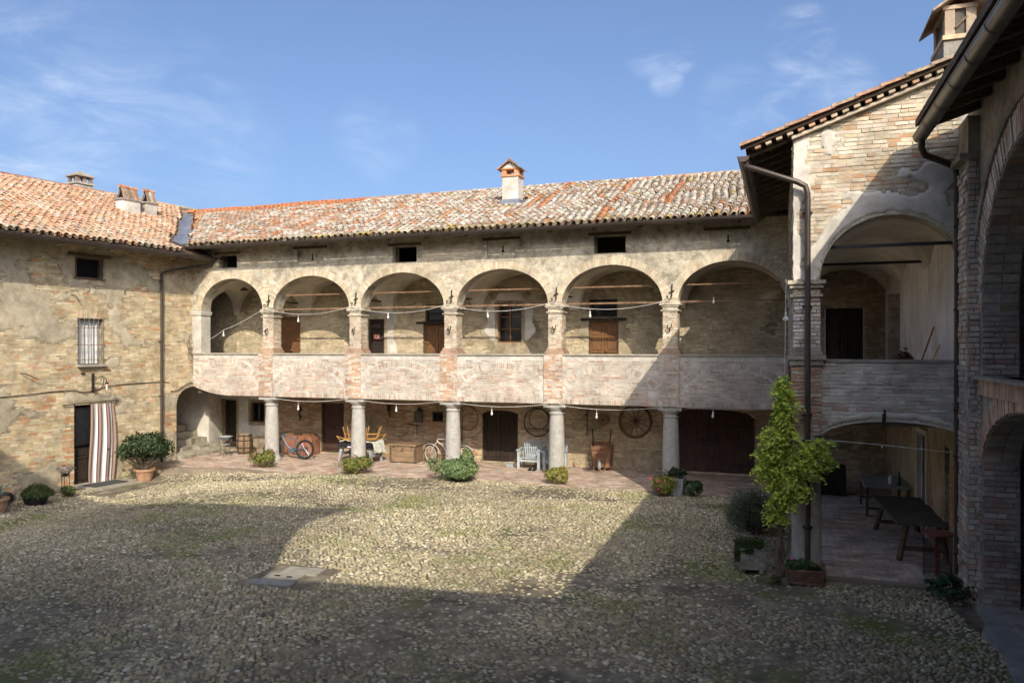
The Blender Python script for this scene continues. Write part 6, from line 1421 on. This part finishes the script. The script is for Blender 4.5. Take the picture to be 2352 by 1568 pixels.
crz = bike('cruiser_bike', 'cream white cruiser bicycle parked behind the column with the green bush', (-10.62, 25.1, .0), math.pi - R(2), 1.36, .335, .024, 'cruiser')
crz.rotation_euler = (R(-4), 0, math.pi - R(2))
# flip so that mudguards and bars trail correctly (bike faces -X)

# ------------------------------------------------------------------ furniture in the portico
bar = thing('wooden_barrel', 'old grey wooden barrel standing beside the dark left doorway', 'barrel', (-19.93, 24.85, 0))
b = MB()
prof = [(.255, 0), (.29, .14), (.312, .30), (.318, .40), (.312, .50), (.29, .66), (.255, .80)]
ns = 22
for k in range(ns):
    a0, a1 = 2 * math.pi * (k + .04) / ns, 2 * math.pi * (k + .96) / ns; vs = []
    for (r_q, z_) in prof:
        for a in (a0, a1): vs.append((r_q * math.cos(a), r_q * math.sin(a), z_))
    st_b = MB(); st_b.add(vs, [(2 * i, 2 * i + 1, 2 * i + 3, 2 * i + 2) for i in range(len(prof) - 1)], (1, 1, 1)); st_b.build('stave', 'crate_wood' if k % 3 else 'old_wood', bar)
b = MB(); b.lathe((0, 0, .77), [(0, 0), (.245, 0), (.245, .02), (0, .02)], 22); b.build('lid', 'limestone_slab', bar)
b = MB()
for z_, r_q in ((.08, .281), (.26, .31), (.54, .31), (.72, .281)): b.lathe((0, 0, z_), [(r_q + .002, -.02), (r_q + .006, 0), (r_q + .002, .02)], 26)
b.build('hoop', 'iron', bar)
b = MB(); b.lathe((0, 0, .01), [(.24, 0), (.24, .76)], 20); b.build('inside', 'old_wood', bar)
pl_ = thing('plant_stand', 'two-tier iron plant stand with a green enamel basin at the left doorway', 'plant stand', (-20.25, 24.1, 0))
b = MB()
for k in range(4): a = k * math.pi / 2 + .5; b.tube([(.20 * math.cos(a), .20 * math.sin(a), .74), (.24 * math.cos(a), .24 * math.sin(a), .64), (.16 * math.cos(a), .16 * math.sin(a), .45), (.17 * math.cos(a), .17 * math.sin(a), .15), (.24 * math.cos(a), .24 * math.sin(a), 0)], .012, 5)
b.ring((0, 0, .70), (0, 0, 1), .24, .010, 20, 5); b.ring((0, 0, .10), (0, 0, 1), .17, .008, 16, 4); b.build('frame', 'slate_table', pl_)
b = MB(); b.lathe((0, 0, .60), [(.12, 0), (.22, .12), (.28, .14), (.285, .155), (.20, .14), (.1, .03)], 22); b.build('basin', 'foosball_grey', pl_, smooth=True)
b = MB(); b.lathe((0, 0, .44), [(0, 0), (.18, 0), (.18, .015), (0, .015)], 18); b.build('shelf', 'foosball_grey', pl_)
rt = thing('bevelled_trunk', 'reddish brown trunk with cut corners standing behind the mountain bike', 'chest', (-17.72, 25.25, 0))
b = MB(); b.poly([(-.62, 0, 0), (.62, 0, 0), (.62, 0, .60), (.48, 0, .78), (-.52, 0, .78), (-.62, 0, .68)], (0, .5, 0)); b.build('body', 'trunk_red', rt)
for x_ in (-.60, -.2, .25, .60): b = MB(); b.box((x_, -.015, .34), (.06, .02, .64)); b.build('batten', 'trunk_red', rt)
b = MB(); b.poly([(-.55, -.02, .785), (.5, -.02, .785), (.5, .5, .785), (-.55, .5, .785)], (0, 0, .03)); b.build('lid', 'crate_wood', rt)
chs = thing('wooden_chest', 'weathered brown wooden chest with iron hinges between foosball table and cream bicycle', 'chest', (-12.92, 24.78, 0), R(1))
b = MB(); b.box((0, .30, .34), (1.02, .62, .62)); b.build('body', 'crate_wood', chs)
for z_ in (.14, .34, .54): b = MB(); b.box((0, -.02, z_), (1.0, .02, .19)); b.build('plank', 'crate_wood', chs)
for x_ in (-.49, .49): b = MB(); b.box((x_, -.025, .34), (.07, .03, .62)); b.build('corner_post', 'old_wood', chs)
b = MB(); b.box((0, .30, .665), (1.10, .70, .05)); b.box((0, -.06, .65), (1.12, .03, .06)); ld_ = b.build('lid', 'crate_wood', chs)
for x_ in (-.36, .36): b = MB(); b.box((x_, -.05, .61), (.04, .03, .10)); b.build('hinge', 'iron', chs)
b = MB(); b.tube([(.02, -.05, .62), (.02, -.06, .52), (-.02, -.06, .46)], .010, 5); b.box((-.02, -.055, .45), (.04, .02, .06)); b.build('latch', 'iron', chs)
# foosball table under a cloth
fb = thing('foosball_table', 'black foosball table on splayed grey legs half hidden by the second column', 'foosball table', (-14.55, 24.55, 0), R(-2))
b = MB(); b.box((0, 0, .62), (1.42, .74, .22)); b.build('cabinet', 'black_plastic', fb)
for (x_, y_) in ((-.62, -.30), (.62, -.30), (-.62, .30), (.62, .30)):
    b = MB(); b.beam((x_ * .98, y_, .52), (x_ * 1.10, y_ * 1.18, 0), .10, .07, up=(0, 1, 0), w2=.085); b.build('leg', 'foosball_grey', fb)
for x_ in (-.65, .65): b = MB(); b.box((x_ * 1.03, 0, .28), (.04, .62, .10)); b.build('stretcher', 'foosball_grey', fb)
b = MB()
for k in range(8): b.tube([(-.6 + k * .17, -.46, .66), (-.6 + k * .17, .40, .66)], .008, 5)
b.build('rods', 'silver', fb)
for (x_, z_) in ((-.64, .55), (-.58, .55), (-.5, .55), (.66, .55), (.66, .68), (.6, .55)): b = MB(); b.box((x_, -.376, z_), (.022, .012, .022)); b.build('rivet', 'silver', fb)
b = MB(); b.box((-.25, -.377, .565), (.14, .012, .035), tint=(.75, .75, .8)); b.box((-.27, -.378, .60), (.05, .012, .03), tint=(.75, .2, .12)); b.box((-.21, -.3785, .60), (.06, .012, .03), tint=(.15, .25, .7)); b.lathe((-.155, -.38, .575), [(0, -.03), (.03, 0), (0, .03)], 8, tint=(.85, .85, .88)); b.build('badge', 'paint', fb)
tcl = MB(); nx_, ny_ = 34, 14; vs = []
for j in range(ny_ + 1):
    for i in range(nx_ + 1):
        x_ = -.72 + 1.72 * i / nx_; y_ = -.33 + .74 * j / ny_; z_ = .765 + .02 * math.sin(x_ * 9 + y_ * 5) + .015 * math.sin(x_ * 17 - y_ * 9)
        if x_ > .72: z_ -= (x_ - .72) * 1.4 - .02 * math.sin(y_ * 20); x_ = .72 + (x_ - .72) * .45
        vs.append((x_, y_, z_))
tcl.add(vs, [(j * (nx_ + 1) + i, j * (nx_ + 1) + i + 1, (j + 1) * (nx_ + 1) + i + 1, (j + 1) * (nx_ + 1) + i) for j in range(ny_) for i in range(nx_)])
tc_ = tcl.build('tablecloth', 'printed_cloth', None, smooth=True); tc_.location = (-14.55, 24.55, 0); tc_.rotation_euler = (0, 0, R(-2)); tag(tc_, 'green and white leaf-printed cloth spread over the foosball table', 'tablecloth')
def bamboo_chair(label, loc, rz, tilt):
    """a light bamboo chair lying upturned on its seat"""
    t = thing('bamboo_chair', label, 'chair', loc, rz, 'upturned bamboo chairs on the foosball table')
    for (x_, y_) in ((-.19, -.17), (.19, -.17), (-.19, .17), (.19, .17)): b = MB(); b.tube([(x_, y_, .05), (x_ * 1.25 + tilt * .18, y_ * 1.2, .50)], .014, 6); b.build('leg', 'bamboo', t)
    b = MB(); b.ring((0, 0, .05), (0, 0, 1), .22, .014, 16, 5); b.lathe((0, 0, .04), [(0, 0), (.2, 0), (.2, .015), (0, .015)], 16); b.build('seat', 'bamboo', t)
    for (p, q) in (((-.21, -.18, .22), (.21, -.18, .22)), ((-.21, .18, .24), (.21, .18, .24)), ((-.22, -.18, .26), (-.22, .18, .26)), ((.22, -.18, .26), (.22, .18, .26))): b = MB(); b.tube([p, q], .010, 5); b.build('stretcher', 'bamboo', t)
    b = MB(); b.tube([(-.2, -.2, .05), (-.32, -.34, -.0), (-.46, -.40, .18)], .014, 6); b.tube([(.2, -.2, .05), (.05, -.4, .02), (-.30, -.46, .14)], .014, 6); b.tube([(-.46, -.4, .18), (-.30, -.46, .14)], .012, 5); b.build('backrest', 'bamboo', t)
    return t
bamboo_chair('upturned golden bamboo chair left of the column, legs pointing up from the foosball table', (-14.85, 24.5, .79), R(10), -.3)
bamboo_chair('upturned bamboo chair right of the column, half in shade on the foosball table', (-14.12, 24.6, .79), R(200), -.6)
# grey fan-back armchairs
def fan_chair(label, loc, rz):
    t = thing('garden_armchair', label, 'armchair', loc, rz, 'pale grey fan-back garden armchairs')
    for x_ in (-.36, .36): b = MB(); b.box((x_, 0, .32), (.09, .05, .64)); b.build('leg', 'grey_paint', t); b = MB(); b.beam((x_ * .95, .48, .60), (x_ * .95, .60, 0), .045, .08); b.build('leg', 'grey_paint', t)
    for x_ in (-.37, .37): b = MB(); b.poly([(x_ - .07, -.06, .64), (x_ + .07, -.06, .64), (x_ + .05, .55, .68), (x_ - .05, .55, .68)], (0, 0, .025)); b.build('armrest', 'grey_paint', t)
    for k in range(5): b = MB(); b.box((0, .02 + k * .10, .385 - k * .012), (.66, .085, .022)); b.build('seat_slat', 'grey_paint', t)
    b = MB(); b.box((0, -.02, .30), (.66, .025, .07)); b.build('apron', 'grey_paint', t)
    for k in range(9):
        f_ = (k - 4) / 4; b = MB(); hgt = .97 - .07 * f_ * f_; b.beam((f_ * .22, .46, .32), (f_ * .38, .72, hgt), .034, .016, up=(0, -1, .4), w2=.052); b.build('back_slat', 'grey_paint', t)
    for z_, y_, w_ in ((.42, .515, .5), (.68, .64, .66)): b = MB(); b.box((0, y_, z_), (w_, .02, .06)); b.build('back_rail', 'grey_paint', t)
    return t
fan_chair('pale blue-grey fan-back garden armchair left of the fourth column', (-8.16, 24.88, 0), R(1))
fan_chair('fan-back garden armchair mostly hidden behind the fourth column', (-7.22, 24.85, 0), R(8))
sh = thing('sandals', 'pair of black sandals on the brick floor under the grey armchair', 'sandals', (-7.98, 24.72, 0))
for x_ in (-.07, .08):
    b = MB(); b.poly([(x_ - .045, -.13, .0), (x_ + .04, -.13, 0), (x_ + .055, .05, 0), (x_ + .03, .14, 0), (x_ - .035, .14, 0), (x_ - .055, 0, 0)], (0, 0, .03)); b.build('sole', 'black_plastic', sh)
    b = MB(); b.tube([(x_ - .055, .0, .02), (x_ - .03, .0, .075), (x_ + .03, .0, .075), (x_ + .055, .0, .02)], .016, 6); b.tube([(x_ - .05, .05, .02), (x_, .05, .07), (x_ + .05, .05, .02)], .014, 6); b.build('strap', 'black_plastic', sh)
bg_ = thing('hose_reel', 'grey tool with a wooden hoop lying left of the grey armchair', 'tool', (-8.78, 25.1, 0))
b = MB(); b.box((-.15, .1, .07), (.26, .16, .14)); b.build('case', 'foosball_grey', bg_); b = MB(); b.ring((.12, 0, .16), (.3, 1, .1), .13, .018, 18, 5); b.build('ring', 'crate_wood', bg_)
# wheelbarrow stood on its nose
wbw = thing('wheelbarrow', 'rusty brown wheelbarrow stood upright on its nose against the back wall', 'wheelbarrow', (-5.76, 25.2, 0))
b = MB(); b.poly([(-.27, .22, .12), (.27, .22, .12), (.33, .30, .80), (-.33, .30, .80)], (0, -.02, 0)); b.poly([(.27, .22, .10), (.34, .50, .12), (.40, .52, .92), (.33, .30, .82)], (.01, 0, 0)); b.poly([(-.27, .22, .10), (-.34, .50, .12), (-.40, .52, .92), (-.33, .30, .82)], (-.01, 0, 0)); b.poly([(-.33, .30, .80), (.33, .30, .80), (.37, .5, .95), (-.37, .5, .95)], (0, 0, .01)); b.build('tray', 'rusty_barrow', wbw)
for s_ in (-1, 1):
    b = MB(); b.tube([(s_ * .13, -.05, .03), (s_ * .20, .02, .12), (s_ * .25, .08, .55), (s_ * .31, .14, .92), (s_ * .29, .3, .95)], .018, 7); b.build('frame_tube', 'rust_iron', wbw)
    b = MB(); b.tube([(s_ * .27, .28, .82), (s_ * .33 + .02, .35, 1.40)], .020, 7); hd = b.build('handle', 'iron', wbw)
b = MB(); b.tube([(-.13, -.05, .03), (0, -.07, .02), (.13, -.05, .03)], .018, 6); b.tube([(-.22, .05, .42), (.22, .05, .42)], .014, 5); b.tube([(-.26, .10, .66), (.26, .10, .66)], .012, 5); b.tube([(-.28, .12, .80), (.28, .12, .80)], .012, 5); b.build('crossbar', 'rust_iron', wbw)
a, r, s_ = MB(), MB(), MB(); a.ring((.0, .02, .22), (1, .15, 0), .145, .038, 28, 8); w_ = a.build('wheel', 'foosball_grey', wbw, smooth=True); r.lathe((0, 0, 0), [(.0, 0), (.11, 0), (.11, .04), (0, .04)], 18); 
for v in range(len(r.v)): x_, y_, z_ = r.v[v]; r.v[v] = (z_ + .0, y_ + .02, x_ + .22)
r.build('rim', 'petal', w_)
b = MB(); b.tube([(-.30, .2, .68), (-.46, .15, .42), (-.45, .15, .36), (-.30, .2, .37)], .010, 5); b.build('leg_bracket', 'iron', wbw)
# things hung on the back wall
def onwall(x, z, d=0): return (x, 26.0 - d, z)
cw = thing('cart_wheel', 'large wooden spoked cart wheel hung high on the back wall', 'cart wheel', onwall(-4.68, 1.66, .07))
b = MB(); b.ring((0, 0, 0), (0, 1, 0), .52, .034, 36, 6); b.build('rim', 'crate_wood', cw)
b = MB(); b.ring((0, 0, 0), (0, 1, 0), .56, .012, 36, 4); b.build('tyre', 'iron', cw)
for k in range(12): t_ = k * math.pi / 6 + .2; b = MB(); b.tube([(.06 * math.cos(t_), 0, .06 * math.sin(t_)), (.50 * math.cos(t_), 0, .50 * math.sin(t_))], [.018, .013], 5); b.build('spoke', 'crate_wood', cw)
b = MB(); b.tube([(0, -.08, 0), (0, .03, 0)], [.055, .075], 12); b.build('hub', 'old_wood', cw)
hp = thing('iron_hoops', 'two nested iron hoops with a toothed rake hung right of the arched door', 'hoops', onwall(-8.18, 1.52, .05))
b = MB(); b.ring((0, 0, 0), (0, 1, 0), .50, .018, 36, 5); b.build('large_hoop', 'iron', hp); b = MB(); b.ring((.06, -.03, .12), (0, 1, 0), .36, .014, 32, 5); b.build('small_hoop', 'iron', hp)
b = MB(); b.tube([(-.38, -.03, -.24), (.42, -.03, -.22)], .014, 5)
for k in range(12): b.tube([(-.34 + k * .065, -.03, -.24), (-.34 + k * .065, -.05, -.32)], .009, 4)
b.build('rake', 'rust_iron', hp)
hb = thing('thin_hoops', 'thin wire hoops and rods hung on the wall right of the third column', 'hoops', onwall(-10.78, 1.50, .05))
b = MB(); b.ring((-.12, 0, .08), (0, 1, 0), .44, .012, 36, 4); b.build('hoop', 'iron', hb); b = MB(); b.ring((-.05, -.02, -.05), (0, 1, 0), .58, .010, 36, 4); b.build('hoop', 'rust_iron', hb)
for x_ in (-.42, -.30): b = MB(); b.tube([(x_, -.02, .5), (x_, -.02, -.85)], .010, 4); b.build('rod', 'iron', hb)
gs = thing('grindstone', 'round pale grindstone hung between the wheelbarrow handles and bulb', 'grindstone', onwall(-5.80, 1.68, .06))
b = MB(); b.tube([(0, -.04, 0), (0, .05, 0)], .20, 24); b.build('stone', 'crate_wood', gs); b = MB(); b.tube([(0, -.045, 0), (0, -.03, 0)], .035, 8); b.build('hole', 'iron', gs)
tl = thing('hanging_tool', 'long thin iron tool hanging left of the round grindstone', 'tool', onwall(-6.36, 1.5, .05))
b = MB(); b.tube([(0, 0, .45), (0, 0, -.40), (-.06, 0, -.40)], .014, 5); b.build('rod', 'iron', tl); b = MB(); b.ring((0, 0, .50), (0, 1, 0), .045, .014, 12, 5); b.tube([(-.05, 0, .33), (.02, 0, .33)], .035, 6); b.build('head', 'iron', tl)
mbx = thing('letter_box', 'dark metal letter box hung on the red brick back wall', 'letter box', onwall(-12.86, 1.58, .08))
b = MB(); b.box((0, 0, 0), (.33, .12, .42)); b.build('box', 'slate_table', mbx); b = MB(); b.poly([(-.07, -.02, .22), (.09, -.02, .22), (.05, -.02, .36), (-.02, -.02, .33)], (0, .05, 0)); b.build('ornament', 'iron', mbx)
sc_ = thing('scythe_blade', 'rusty sickle and rod hanging under the dark letter box', 'tool', onwall(-12.95, 1.2, .05))
b = MB(); b.tube([(-.45, 0, .1), (-.2, 0, .07), (.1, 0, .05)], .014, 4); b.tube([(.0, 0, .16), (.0, 0, -.25)], .009, 4); b.build('blade', 'iron', sc_)
hk = thing('hanging_ornament', 'dark twisted iron ornament on the wall right of the first column', 'ornament', onwall(-18.15, 1.55, .05))
b = MB(); b.tube([(0, 0, .3), (.05, 0, .15), (-.04, 0, 0), (.04, 0, -.15), (-.02, 0, -.3)], [.02, .045, .02, .04, .012], 5); b.build('body', 'iron', hk)
b = MB(); b.tube([(-14.15, 25.93, 2.05), (-14.10, 25.93, 1.5)], [.03, .015], 5); b.box((-14.12, 25.9, 1.9), (.12, .08, .3)); tag(b.build('oil_lamp', 'iron'), 'small dark lamp bracket on the wall right of the second column', 'lamp')
fl_ = thing('flood_light', 'small white floodlight fixed under the corner above the low arch', 'floodlight', (-21.05, 23.7, 2.5))
b = MB(); b.box((0, 0, 0), (.16, .10, .10), .4, .4); b.build('housing', 'silver', fl_); b = MB(); b.tube([(0, .04, .04), (0, .1, .15)], .012, 5); b.build('bracket', 'iron', fl_)
# ------------------------------------------------------------------ festoon lights
def bulb(parent, p, drop, r=.036):
    x, y, z = p; h = MB(); h.tube([(x, y, z), (x, y, z - drop)], .006, 4); c_ = h.build('flex', 'cable', parent)
    h = MB(); h.lathe((x, y, z - drop), [(.016, 0), (.020, -.01), (.020, -.07), (.012, -.075)], 8); h.build('socket', 'white_plastic', parent)
    h = MB(); h.lathe((x, y, z - drop - .07), [(.016, 0), (.03, -.03), (r + .006, -.065), (r, -.095), (.012, -.12)], 12); h.build('bulb', 'glass_bulb', parent, smooth=True)
def festoon(name, label, anchors, bulbs, y=23.28):
    t = thing(name, label, 'string lights', (0, 0, 0)); b = MB()
    for (a, c, sag) in anchors:
        b.tube([(a[0] + (c[0] - a[0]) * k / 12, y, a[1] + (c[1] - a[1]) * k / 12 - sag * 4 * (k / 12) * (1 - k / 12)) for k in range(13)], .008, 5)
    b.build('cable', 'cable', t)
    for (x, z, dr) in bulbs: bulb(t, (x, y, z), dr)
    return t
up = [((-21.05, 4.30), (-19.63, 4.84), .10), ((-19.63, 4.84), (-17.75, 5.66), .07)] + [((a + .05, 5.60), (c - .05, 5.62), .24) for a, c in zip(PX[:-1], PX[1:])]
festoon('string_lights', 'white cable with hanging bulbs strung between the capitals of the upper loggia', up, [(-19.63, 4.84, .06), (-16.34, 5.38, .10), (-12.71, 5.38, .02), (-9.04, 5.42, .08), (-5.61, 5.40, .09)])
lo_ = [((a + .2, 2.36), (c - .2, 2.38), .12) for a, c in zip(PX[:-1], PX[1:])] + [((PX[-1] + .2, 2.40), (.1, 2.42), .05)]
festoon('string_lights', 'white cable with hanging bulbs strung between the stone column capitals below', lo_, [(-16.4, 2.25, .14), (-12.44, 2.26, .10), (-8.93, 2.25, .10), (-5.42, 2.27, .12), (-1.89, 2.36, .08)], y=23.36)
t = thing('hanging_bulb', 'single bulb on a thin cable hanging in the rightmost upper arch', 'light bulb', (-1.88, 23.5, 5.72)); bulb(t, (0, 0, 0), .04)
t = thing('hanging_bulb', 'large bulb hanging beside the brick corner pier of the wing', 'light bulb', (.10, 15.5, 5.3)); bulb(t, (0, 0, -.32), .1, .05); b = MB(); b.tube([(0, -.1, .1), (-.02, -.12, -1.5), (-.1, -.15, -3.0)], .006, 4); b.tube([(0, -.05, .2), (.05, 0, -.3)], .006, 4); b.build('cable', 'cable', t)
t = thing('coach_lamp', 'dark iron fitting with two bulbs under the vine at the stone pillar', 'lamp', (.82, 15.2, 2.0)); bulb(t, (0, 0, .2), .02, .045)
b = MB(); b.tube([(.7, 15.1, 2.50), (1.5, 15.1, 2.46), (2.85, 15.1, 2.36)], .007, 4); cl = tag(b.build('clothes_line', 'cable'), 'thin line with small pegs stretched across the low wing arch', 'line')
for x_ in (1.72, 2.35): b = MB(); b.ring((x_, 15.1, 2.41), (1, .2, 0), .025, .006, 8, 4); b.build('peg', 'white_plastic', cl)
# bird-shaped dark lamp in the first bay
b = MB(); b.lathe((-19.6, 24.4, 6.42), [(.02, .1), (.08, .05), (.16, 0), (.15, -.02)], 14); tag(b.build('ceiling_lamp', 'iron'), 'small black lamp shade hanging from the vault of the leftmost upper bay', 'lamp')
# ------------------------------------------------------------------ right wing interior
t1 = thing('dining_table', 'long pale-topped wooden table at the back of the right portico', 'table', (2.5, 21.6, .0))
b = MB(); b.box((0, 0, .745), (1.05, 1.7, .04)); b.build('tabletop', 'foosball_grey', t1)
for x_ in (-.46, .46):
    for y_ in (-.78, .78): b = MB(); b.box((x_, y_, .36), (.06, .06, .73)); b.build('leg', 'old_wood', t1)
for y_ in (-.78, .78): b = MB(); b.box((0, y_, .2), (.9, .03, .05)); b.build('stretcher', 'old_wood', t1)
t2 = thing('trestle_table', 'dark plank trestle table on splayed legs in the right portico', 'table', (2.58, 18.05, .0), R(3))
for k in range(6): b = MB(); b.box((-.42 + k * .168, 0, .745), (.16, 2.9, .045)); b.build('plank', 'slate_table', t2)
for y_ in (-1.2, 1.2):
    for s_ in (-1, 1): b = MB(); b.beam((s_ * .28, y_, .72), (s_ * .44, y_ - .12 * (1 if y_ < 0 else -1), 0), .09, .07); b.build('leg', 'old_wood', t2)
    b = MB(); b.box((0, y_, .22), (.75, .05, .08)); b.build('crossbar', 'old_wood', t2)
jg = thing('white_canister', 'small white canister standing on the pale table in the portico', 'canister', (2.62, 21.25, .765)); b = MB(); b.lathe((0, 0, 0), [(.05, 0), (.055, .02), (.055, .16), (.03, .19), (.03, .22)], 14); b.build('body', 'white_plastic', jg, smooth=True)
bo = thing('glass_bottle', 'green glass bottle next to the white canister on the table', 'bottle', (2.78, 21.05, .765)); b = MB(); b.lathe((0, 0, 0), [(.05, 0), (.055, .02), (.055, .19), (.018, .27), (.016, .34)], 14); b.build('body', 'green_glass', bo, smooth=True)
sto = thing('pedestal_stool', 'round red-topped wire mesh bin table beside the right downpipe', 'stool', (2.72, 15.78, .0))
b = MB(); b.lathe((0, 0, .76), [(.0, 0), (.24, 0), (.262, .02), (.262, .05), (.0, .06)], 26); b.build('top', 'red_enamel', sto, smooth=False)
b = MB(); b.box((.0, 0, .38), (.08, .08, .76)); b.build('post', 'red_enamel', sto)
b = MB()
for k in range(28): a = 2 * math.pi * k / 28; b.tube([(.24 * math.cos(a), .24 * math.sin(a), .74), (.23 * math.cos(a), .23 * math.sin(a), 0)], .003, 3)
for k in range(26): b.ring((0, 0, .02 + k * .028), (0, 0, 1), .236, .0025, 24, 3)
b.build('wire_mesh', 'iron', sto)
cb = thing('dark_cabinet', 'low dark wooden cabinet in the gloom behind the vine', 'cabinet', (1.35, 23.6, 0)); b = MB(); b.box((0, 0, .42), (.8, .4, .84)); b.build('body', 'dark_door_wood', cb)
for x_ in (-.19, .19): b = MB(); b.box((x_, -.21, .42), (.34, .02, .7)); b.build('cabinet_door', 'dark_door_wood', cb)
br_ = thing('enamel_bowl', 'pale green bowl on top of the dark cabinet', 'bowl', (1.45, 23.5, .84)); b = MB(); b.lathe((0, 0, 0), [(.08, 0), (.16, .08), (.165, .09)], 14); b.build('body', 'foosball_grey', br_)
wlp = thing('portico_lamp', 'dark iron lantern hanging deep inside the right portico', 'lamp', (2.55, 21.2, 2.35)); b = MB(); b.lathe((0, 0, 0), [(.03, .18), (.12, .1), (.10, .08), (.07, -.12), (.03, -.14)], 6); b.build('body', 'slate_table', wlp); b = MB(); b.tube([(0, 0, .18), (.0, 0, .42)], .012, 5); b.build('rod', 'iron', wlp)
# brooms and bundle on the upper wing floor
bm = thing('broom', 'broom with a dark red handle leaning against the white upper wall', 'broom', (2.86, 17.6, 3.0)); b = MB(); b.tube([(-.30, 0, .35), (.12, .05, 1.62)], .018, 6); b.build('handle', 'trunk_red', bm); b = MB(); b.box((-.30, 0, .28), (.3, .08, .18)); b.build('brush', 'crate_wood', bm)
bm = thing('broom', 'shorter broom with a yellow handle leaning beside the red one', 'broom', (2.80, 17.0, 3.0)); b = MB(); b.tube([(-.22, 0, .3), (.18, .05, 1.25)], .016, 6); b.build('handle', 'bamboo', bm); b = MB(); b.box((-.22, 0, .25), (.3, .08, .18)); b.build('brush', 'crate_wood', bm)
bd = bush('straw_bundle', 'dark brown straw bundle behind the upper right parapet', 'bundle', (2.35, 17.2, 3.55), (.24, .2, .36), 500, .05, [((.14, .06, .035), 3), ((.08, .04, .03), 2)], 95, elong=3)
tb = thing('blue_tank', 'blue curved plastic surface just showing inside the right-edge archway', 'tank', (4.12, 12.6, 0)); b = MB(); b.lathe((0, 0, 0), [(.62, 0), (.66, .1), (.66, 2.3), (.5, 2.5), (0, 2.55)], 28); b.build('body', 'blue_paint', tb, smooth=True)
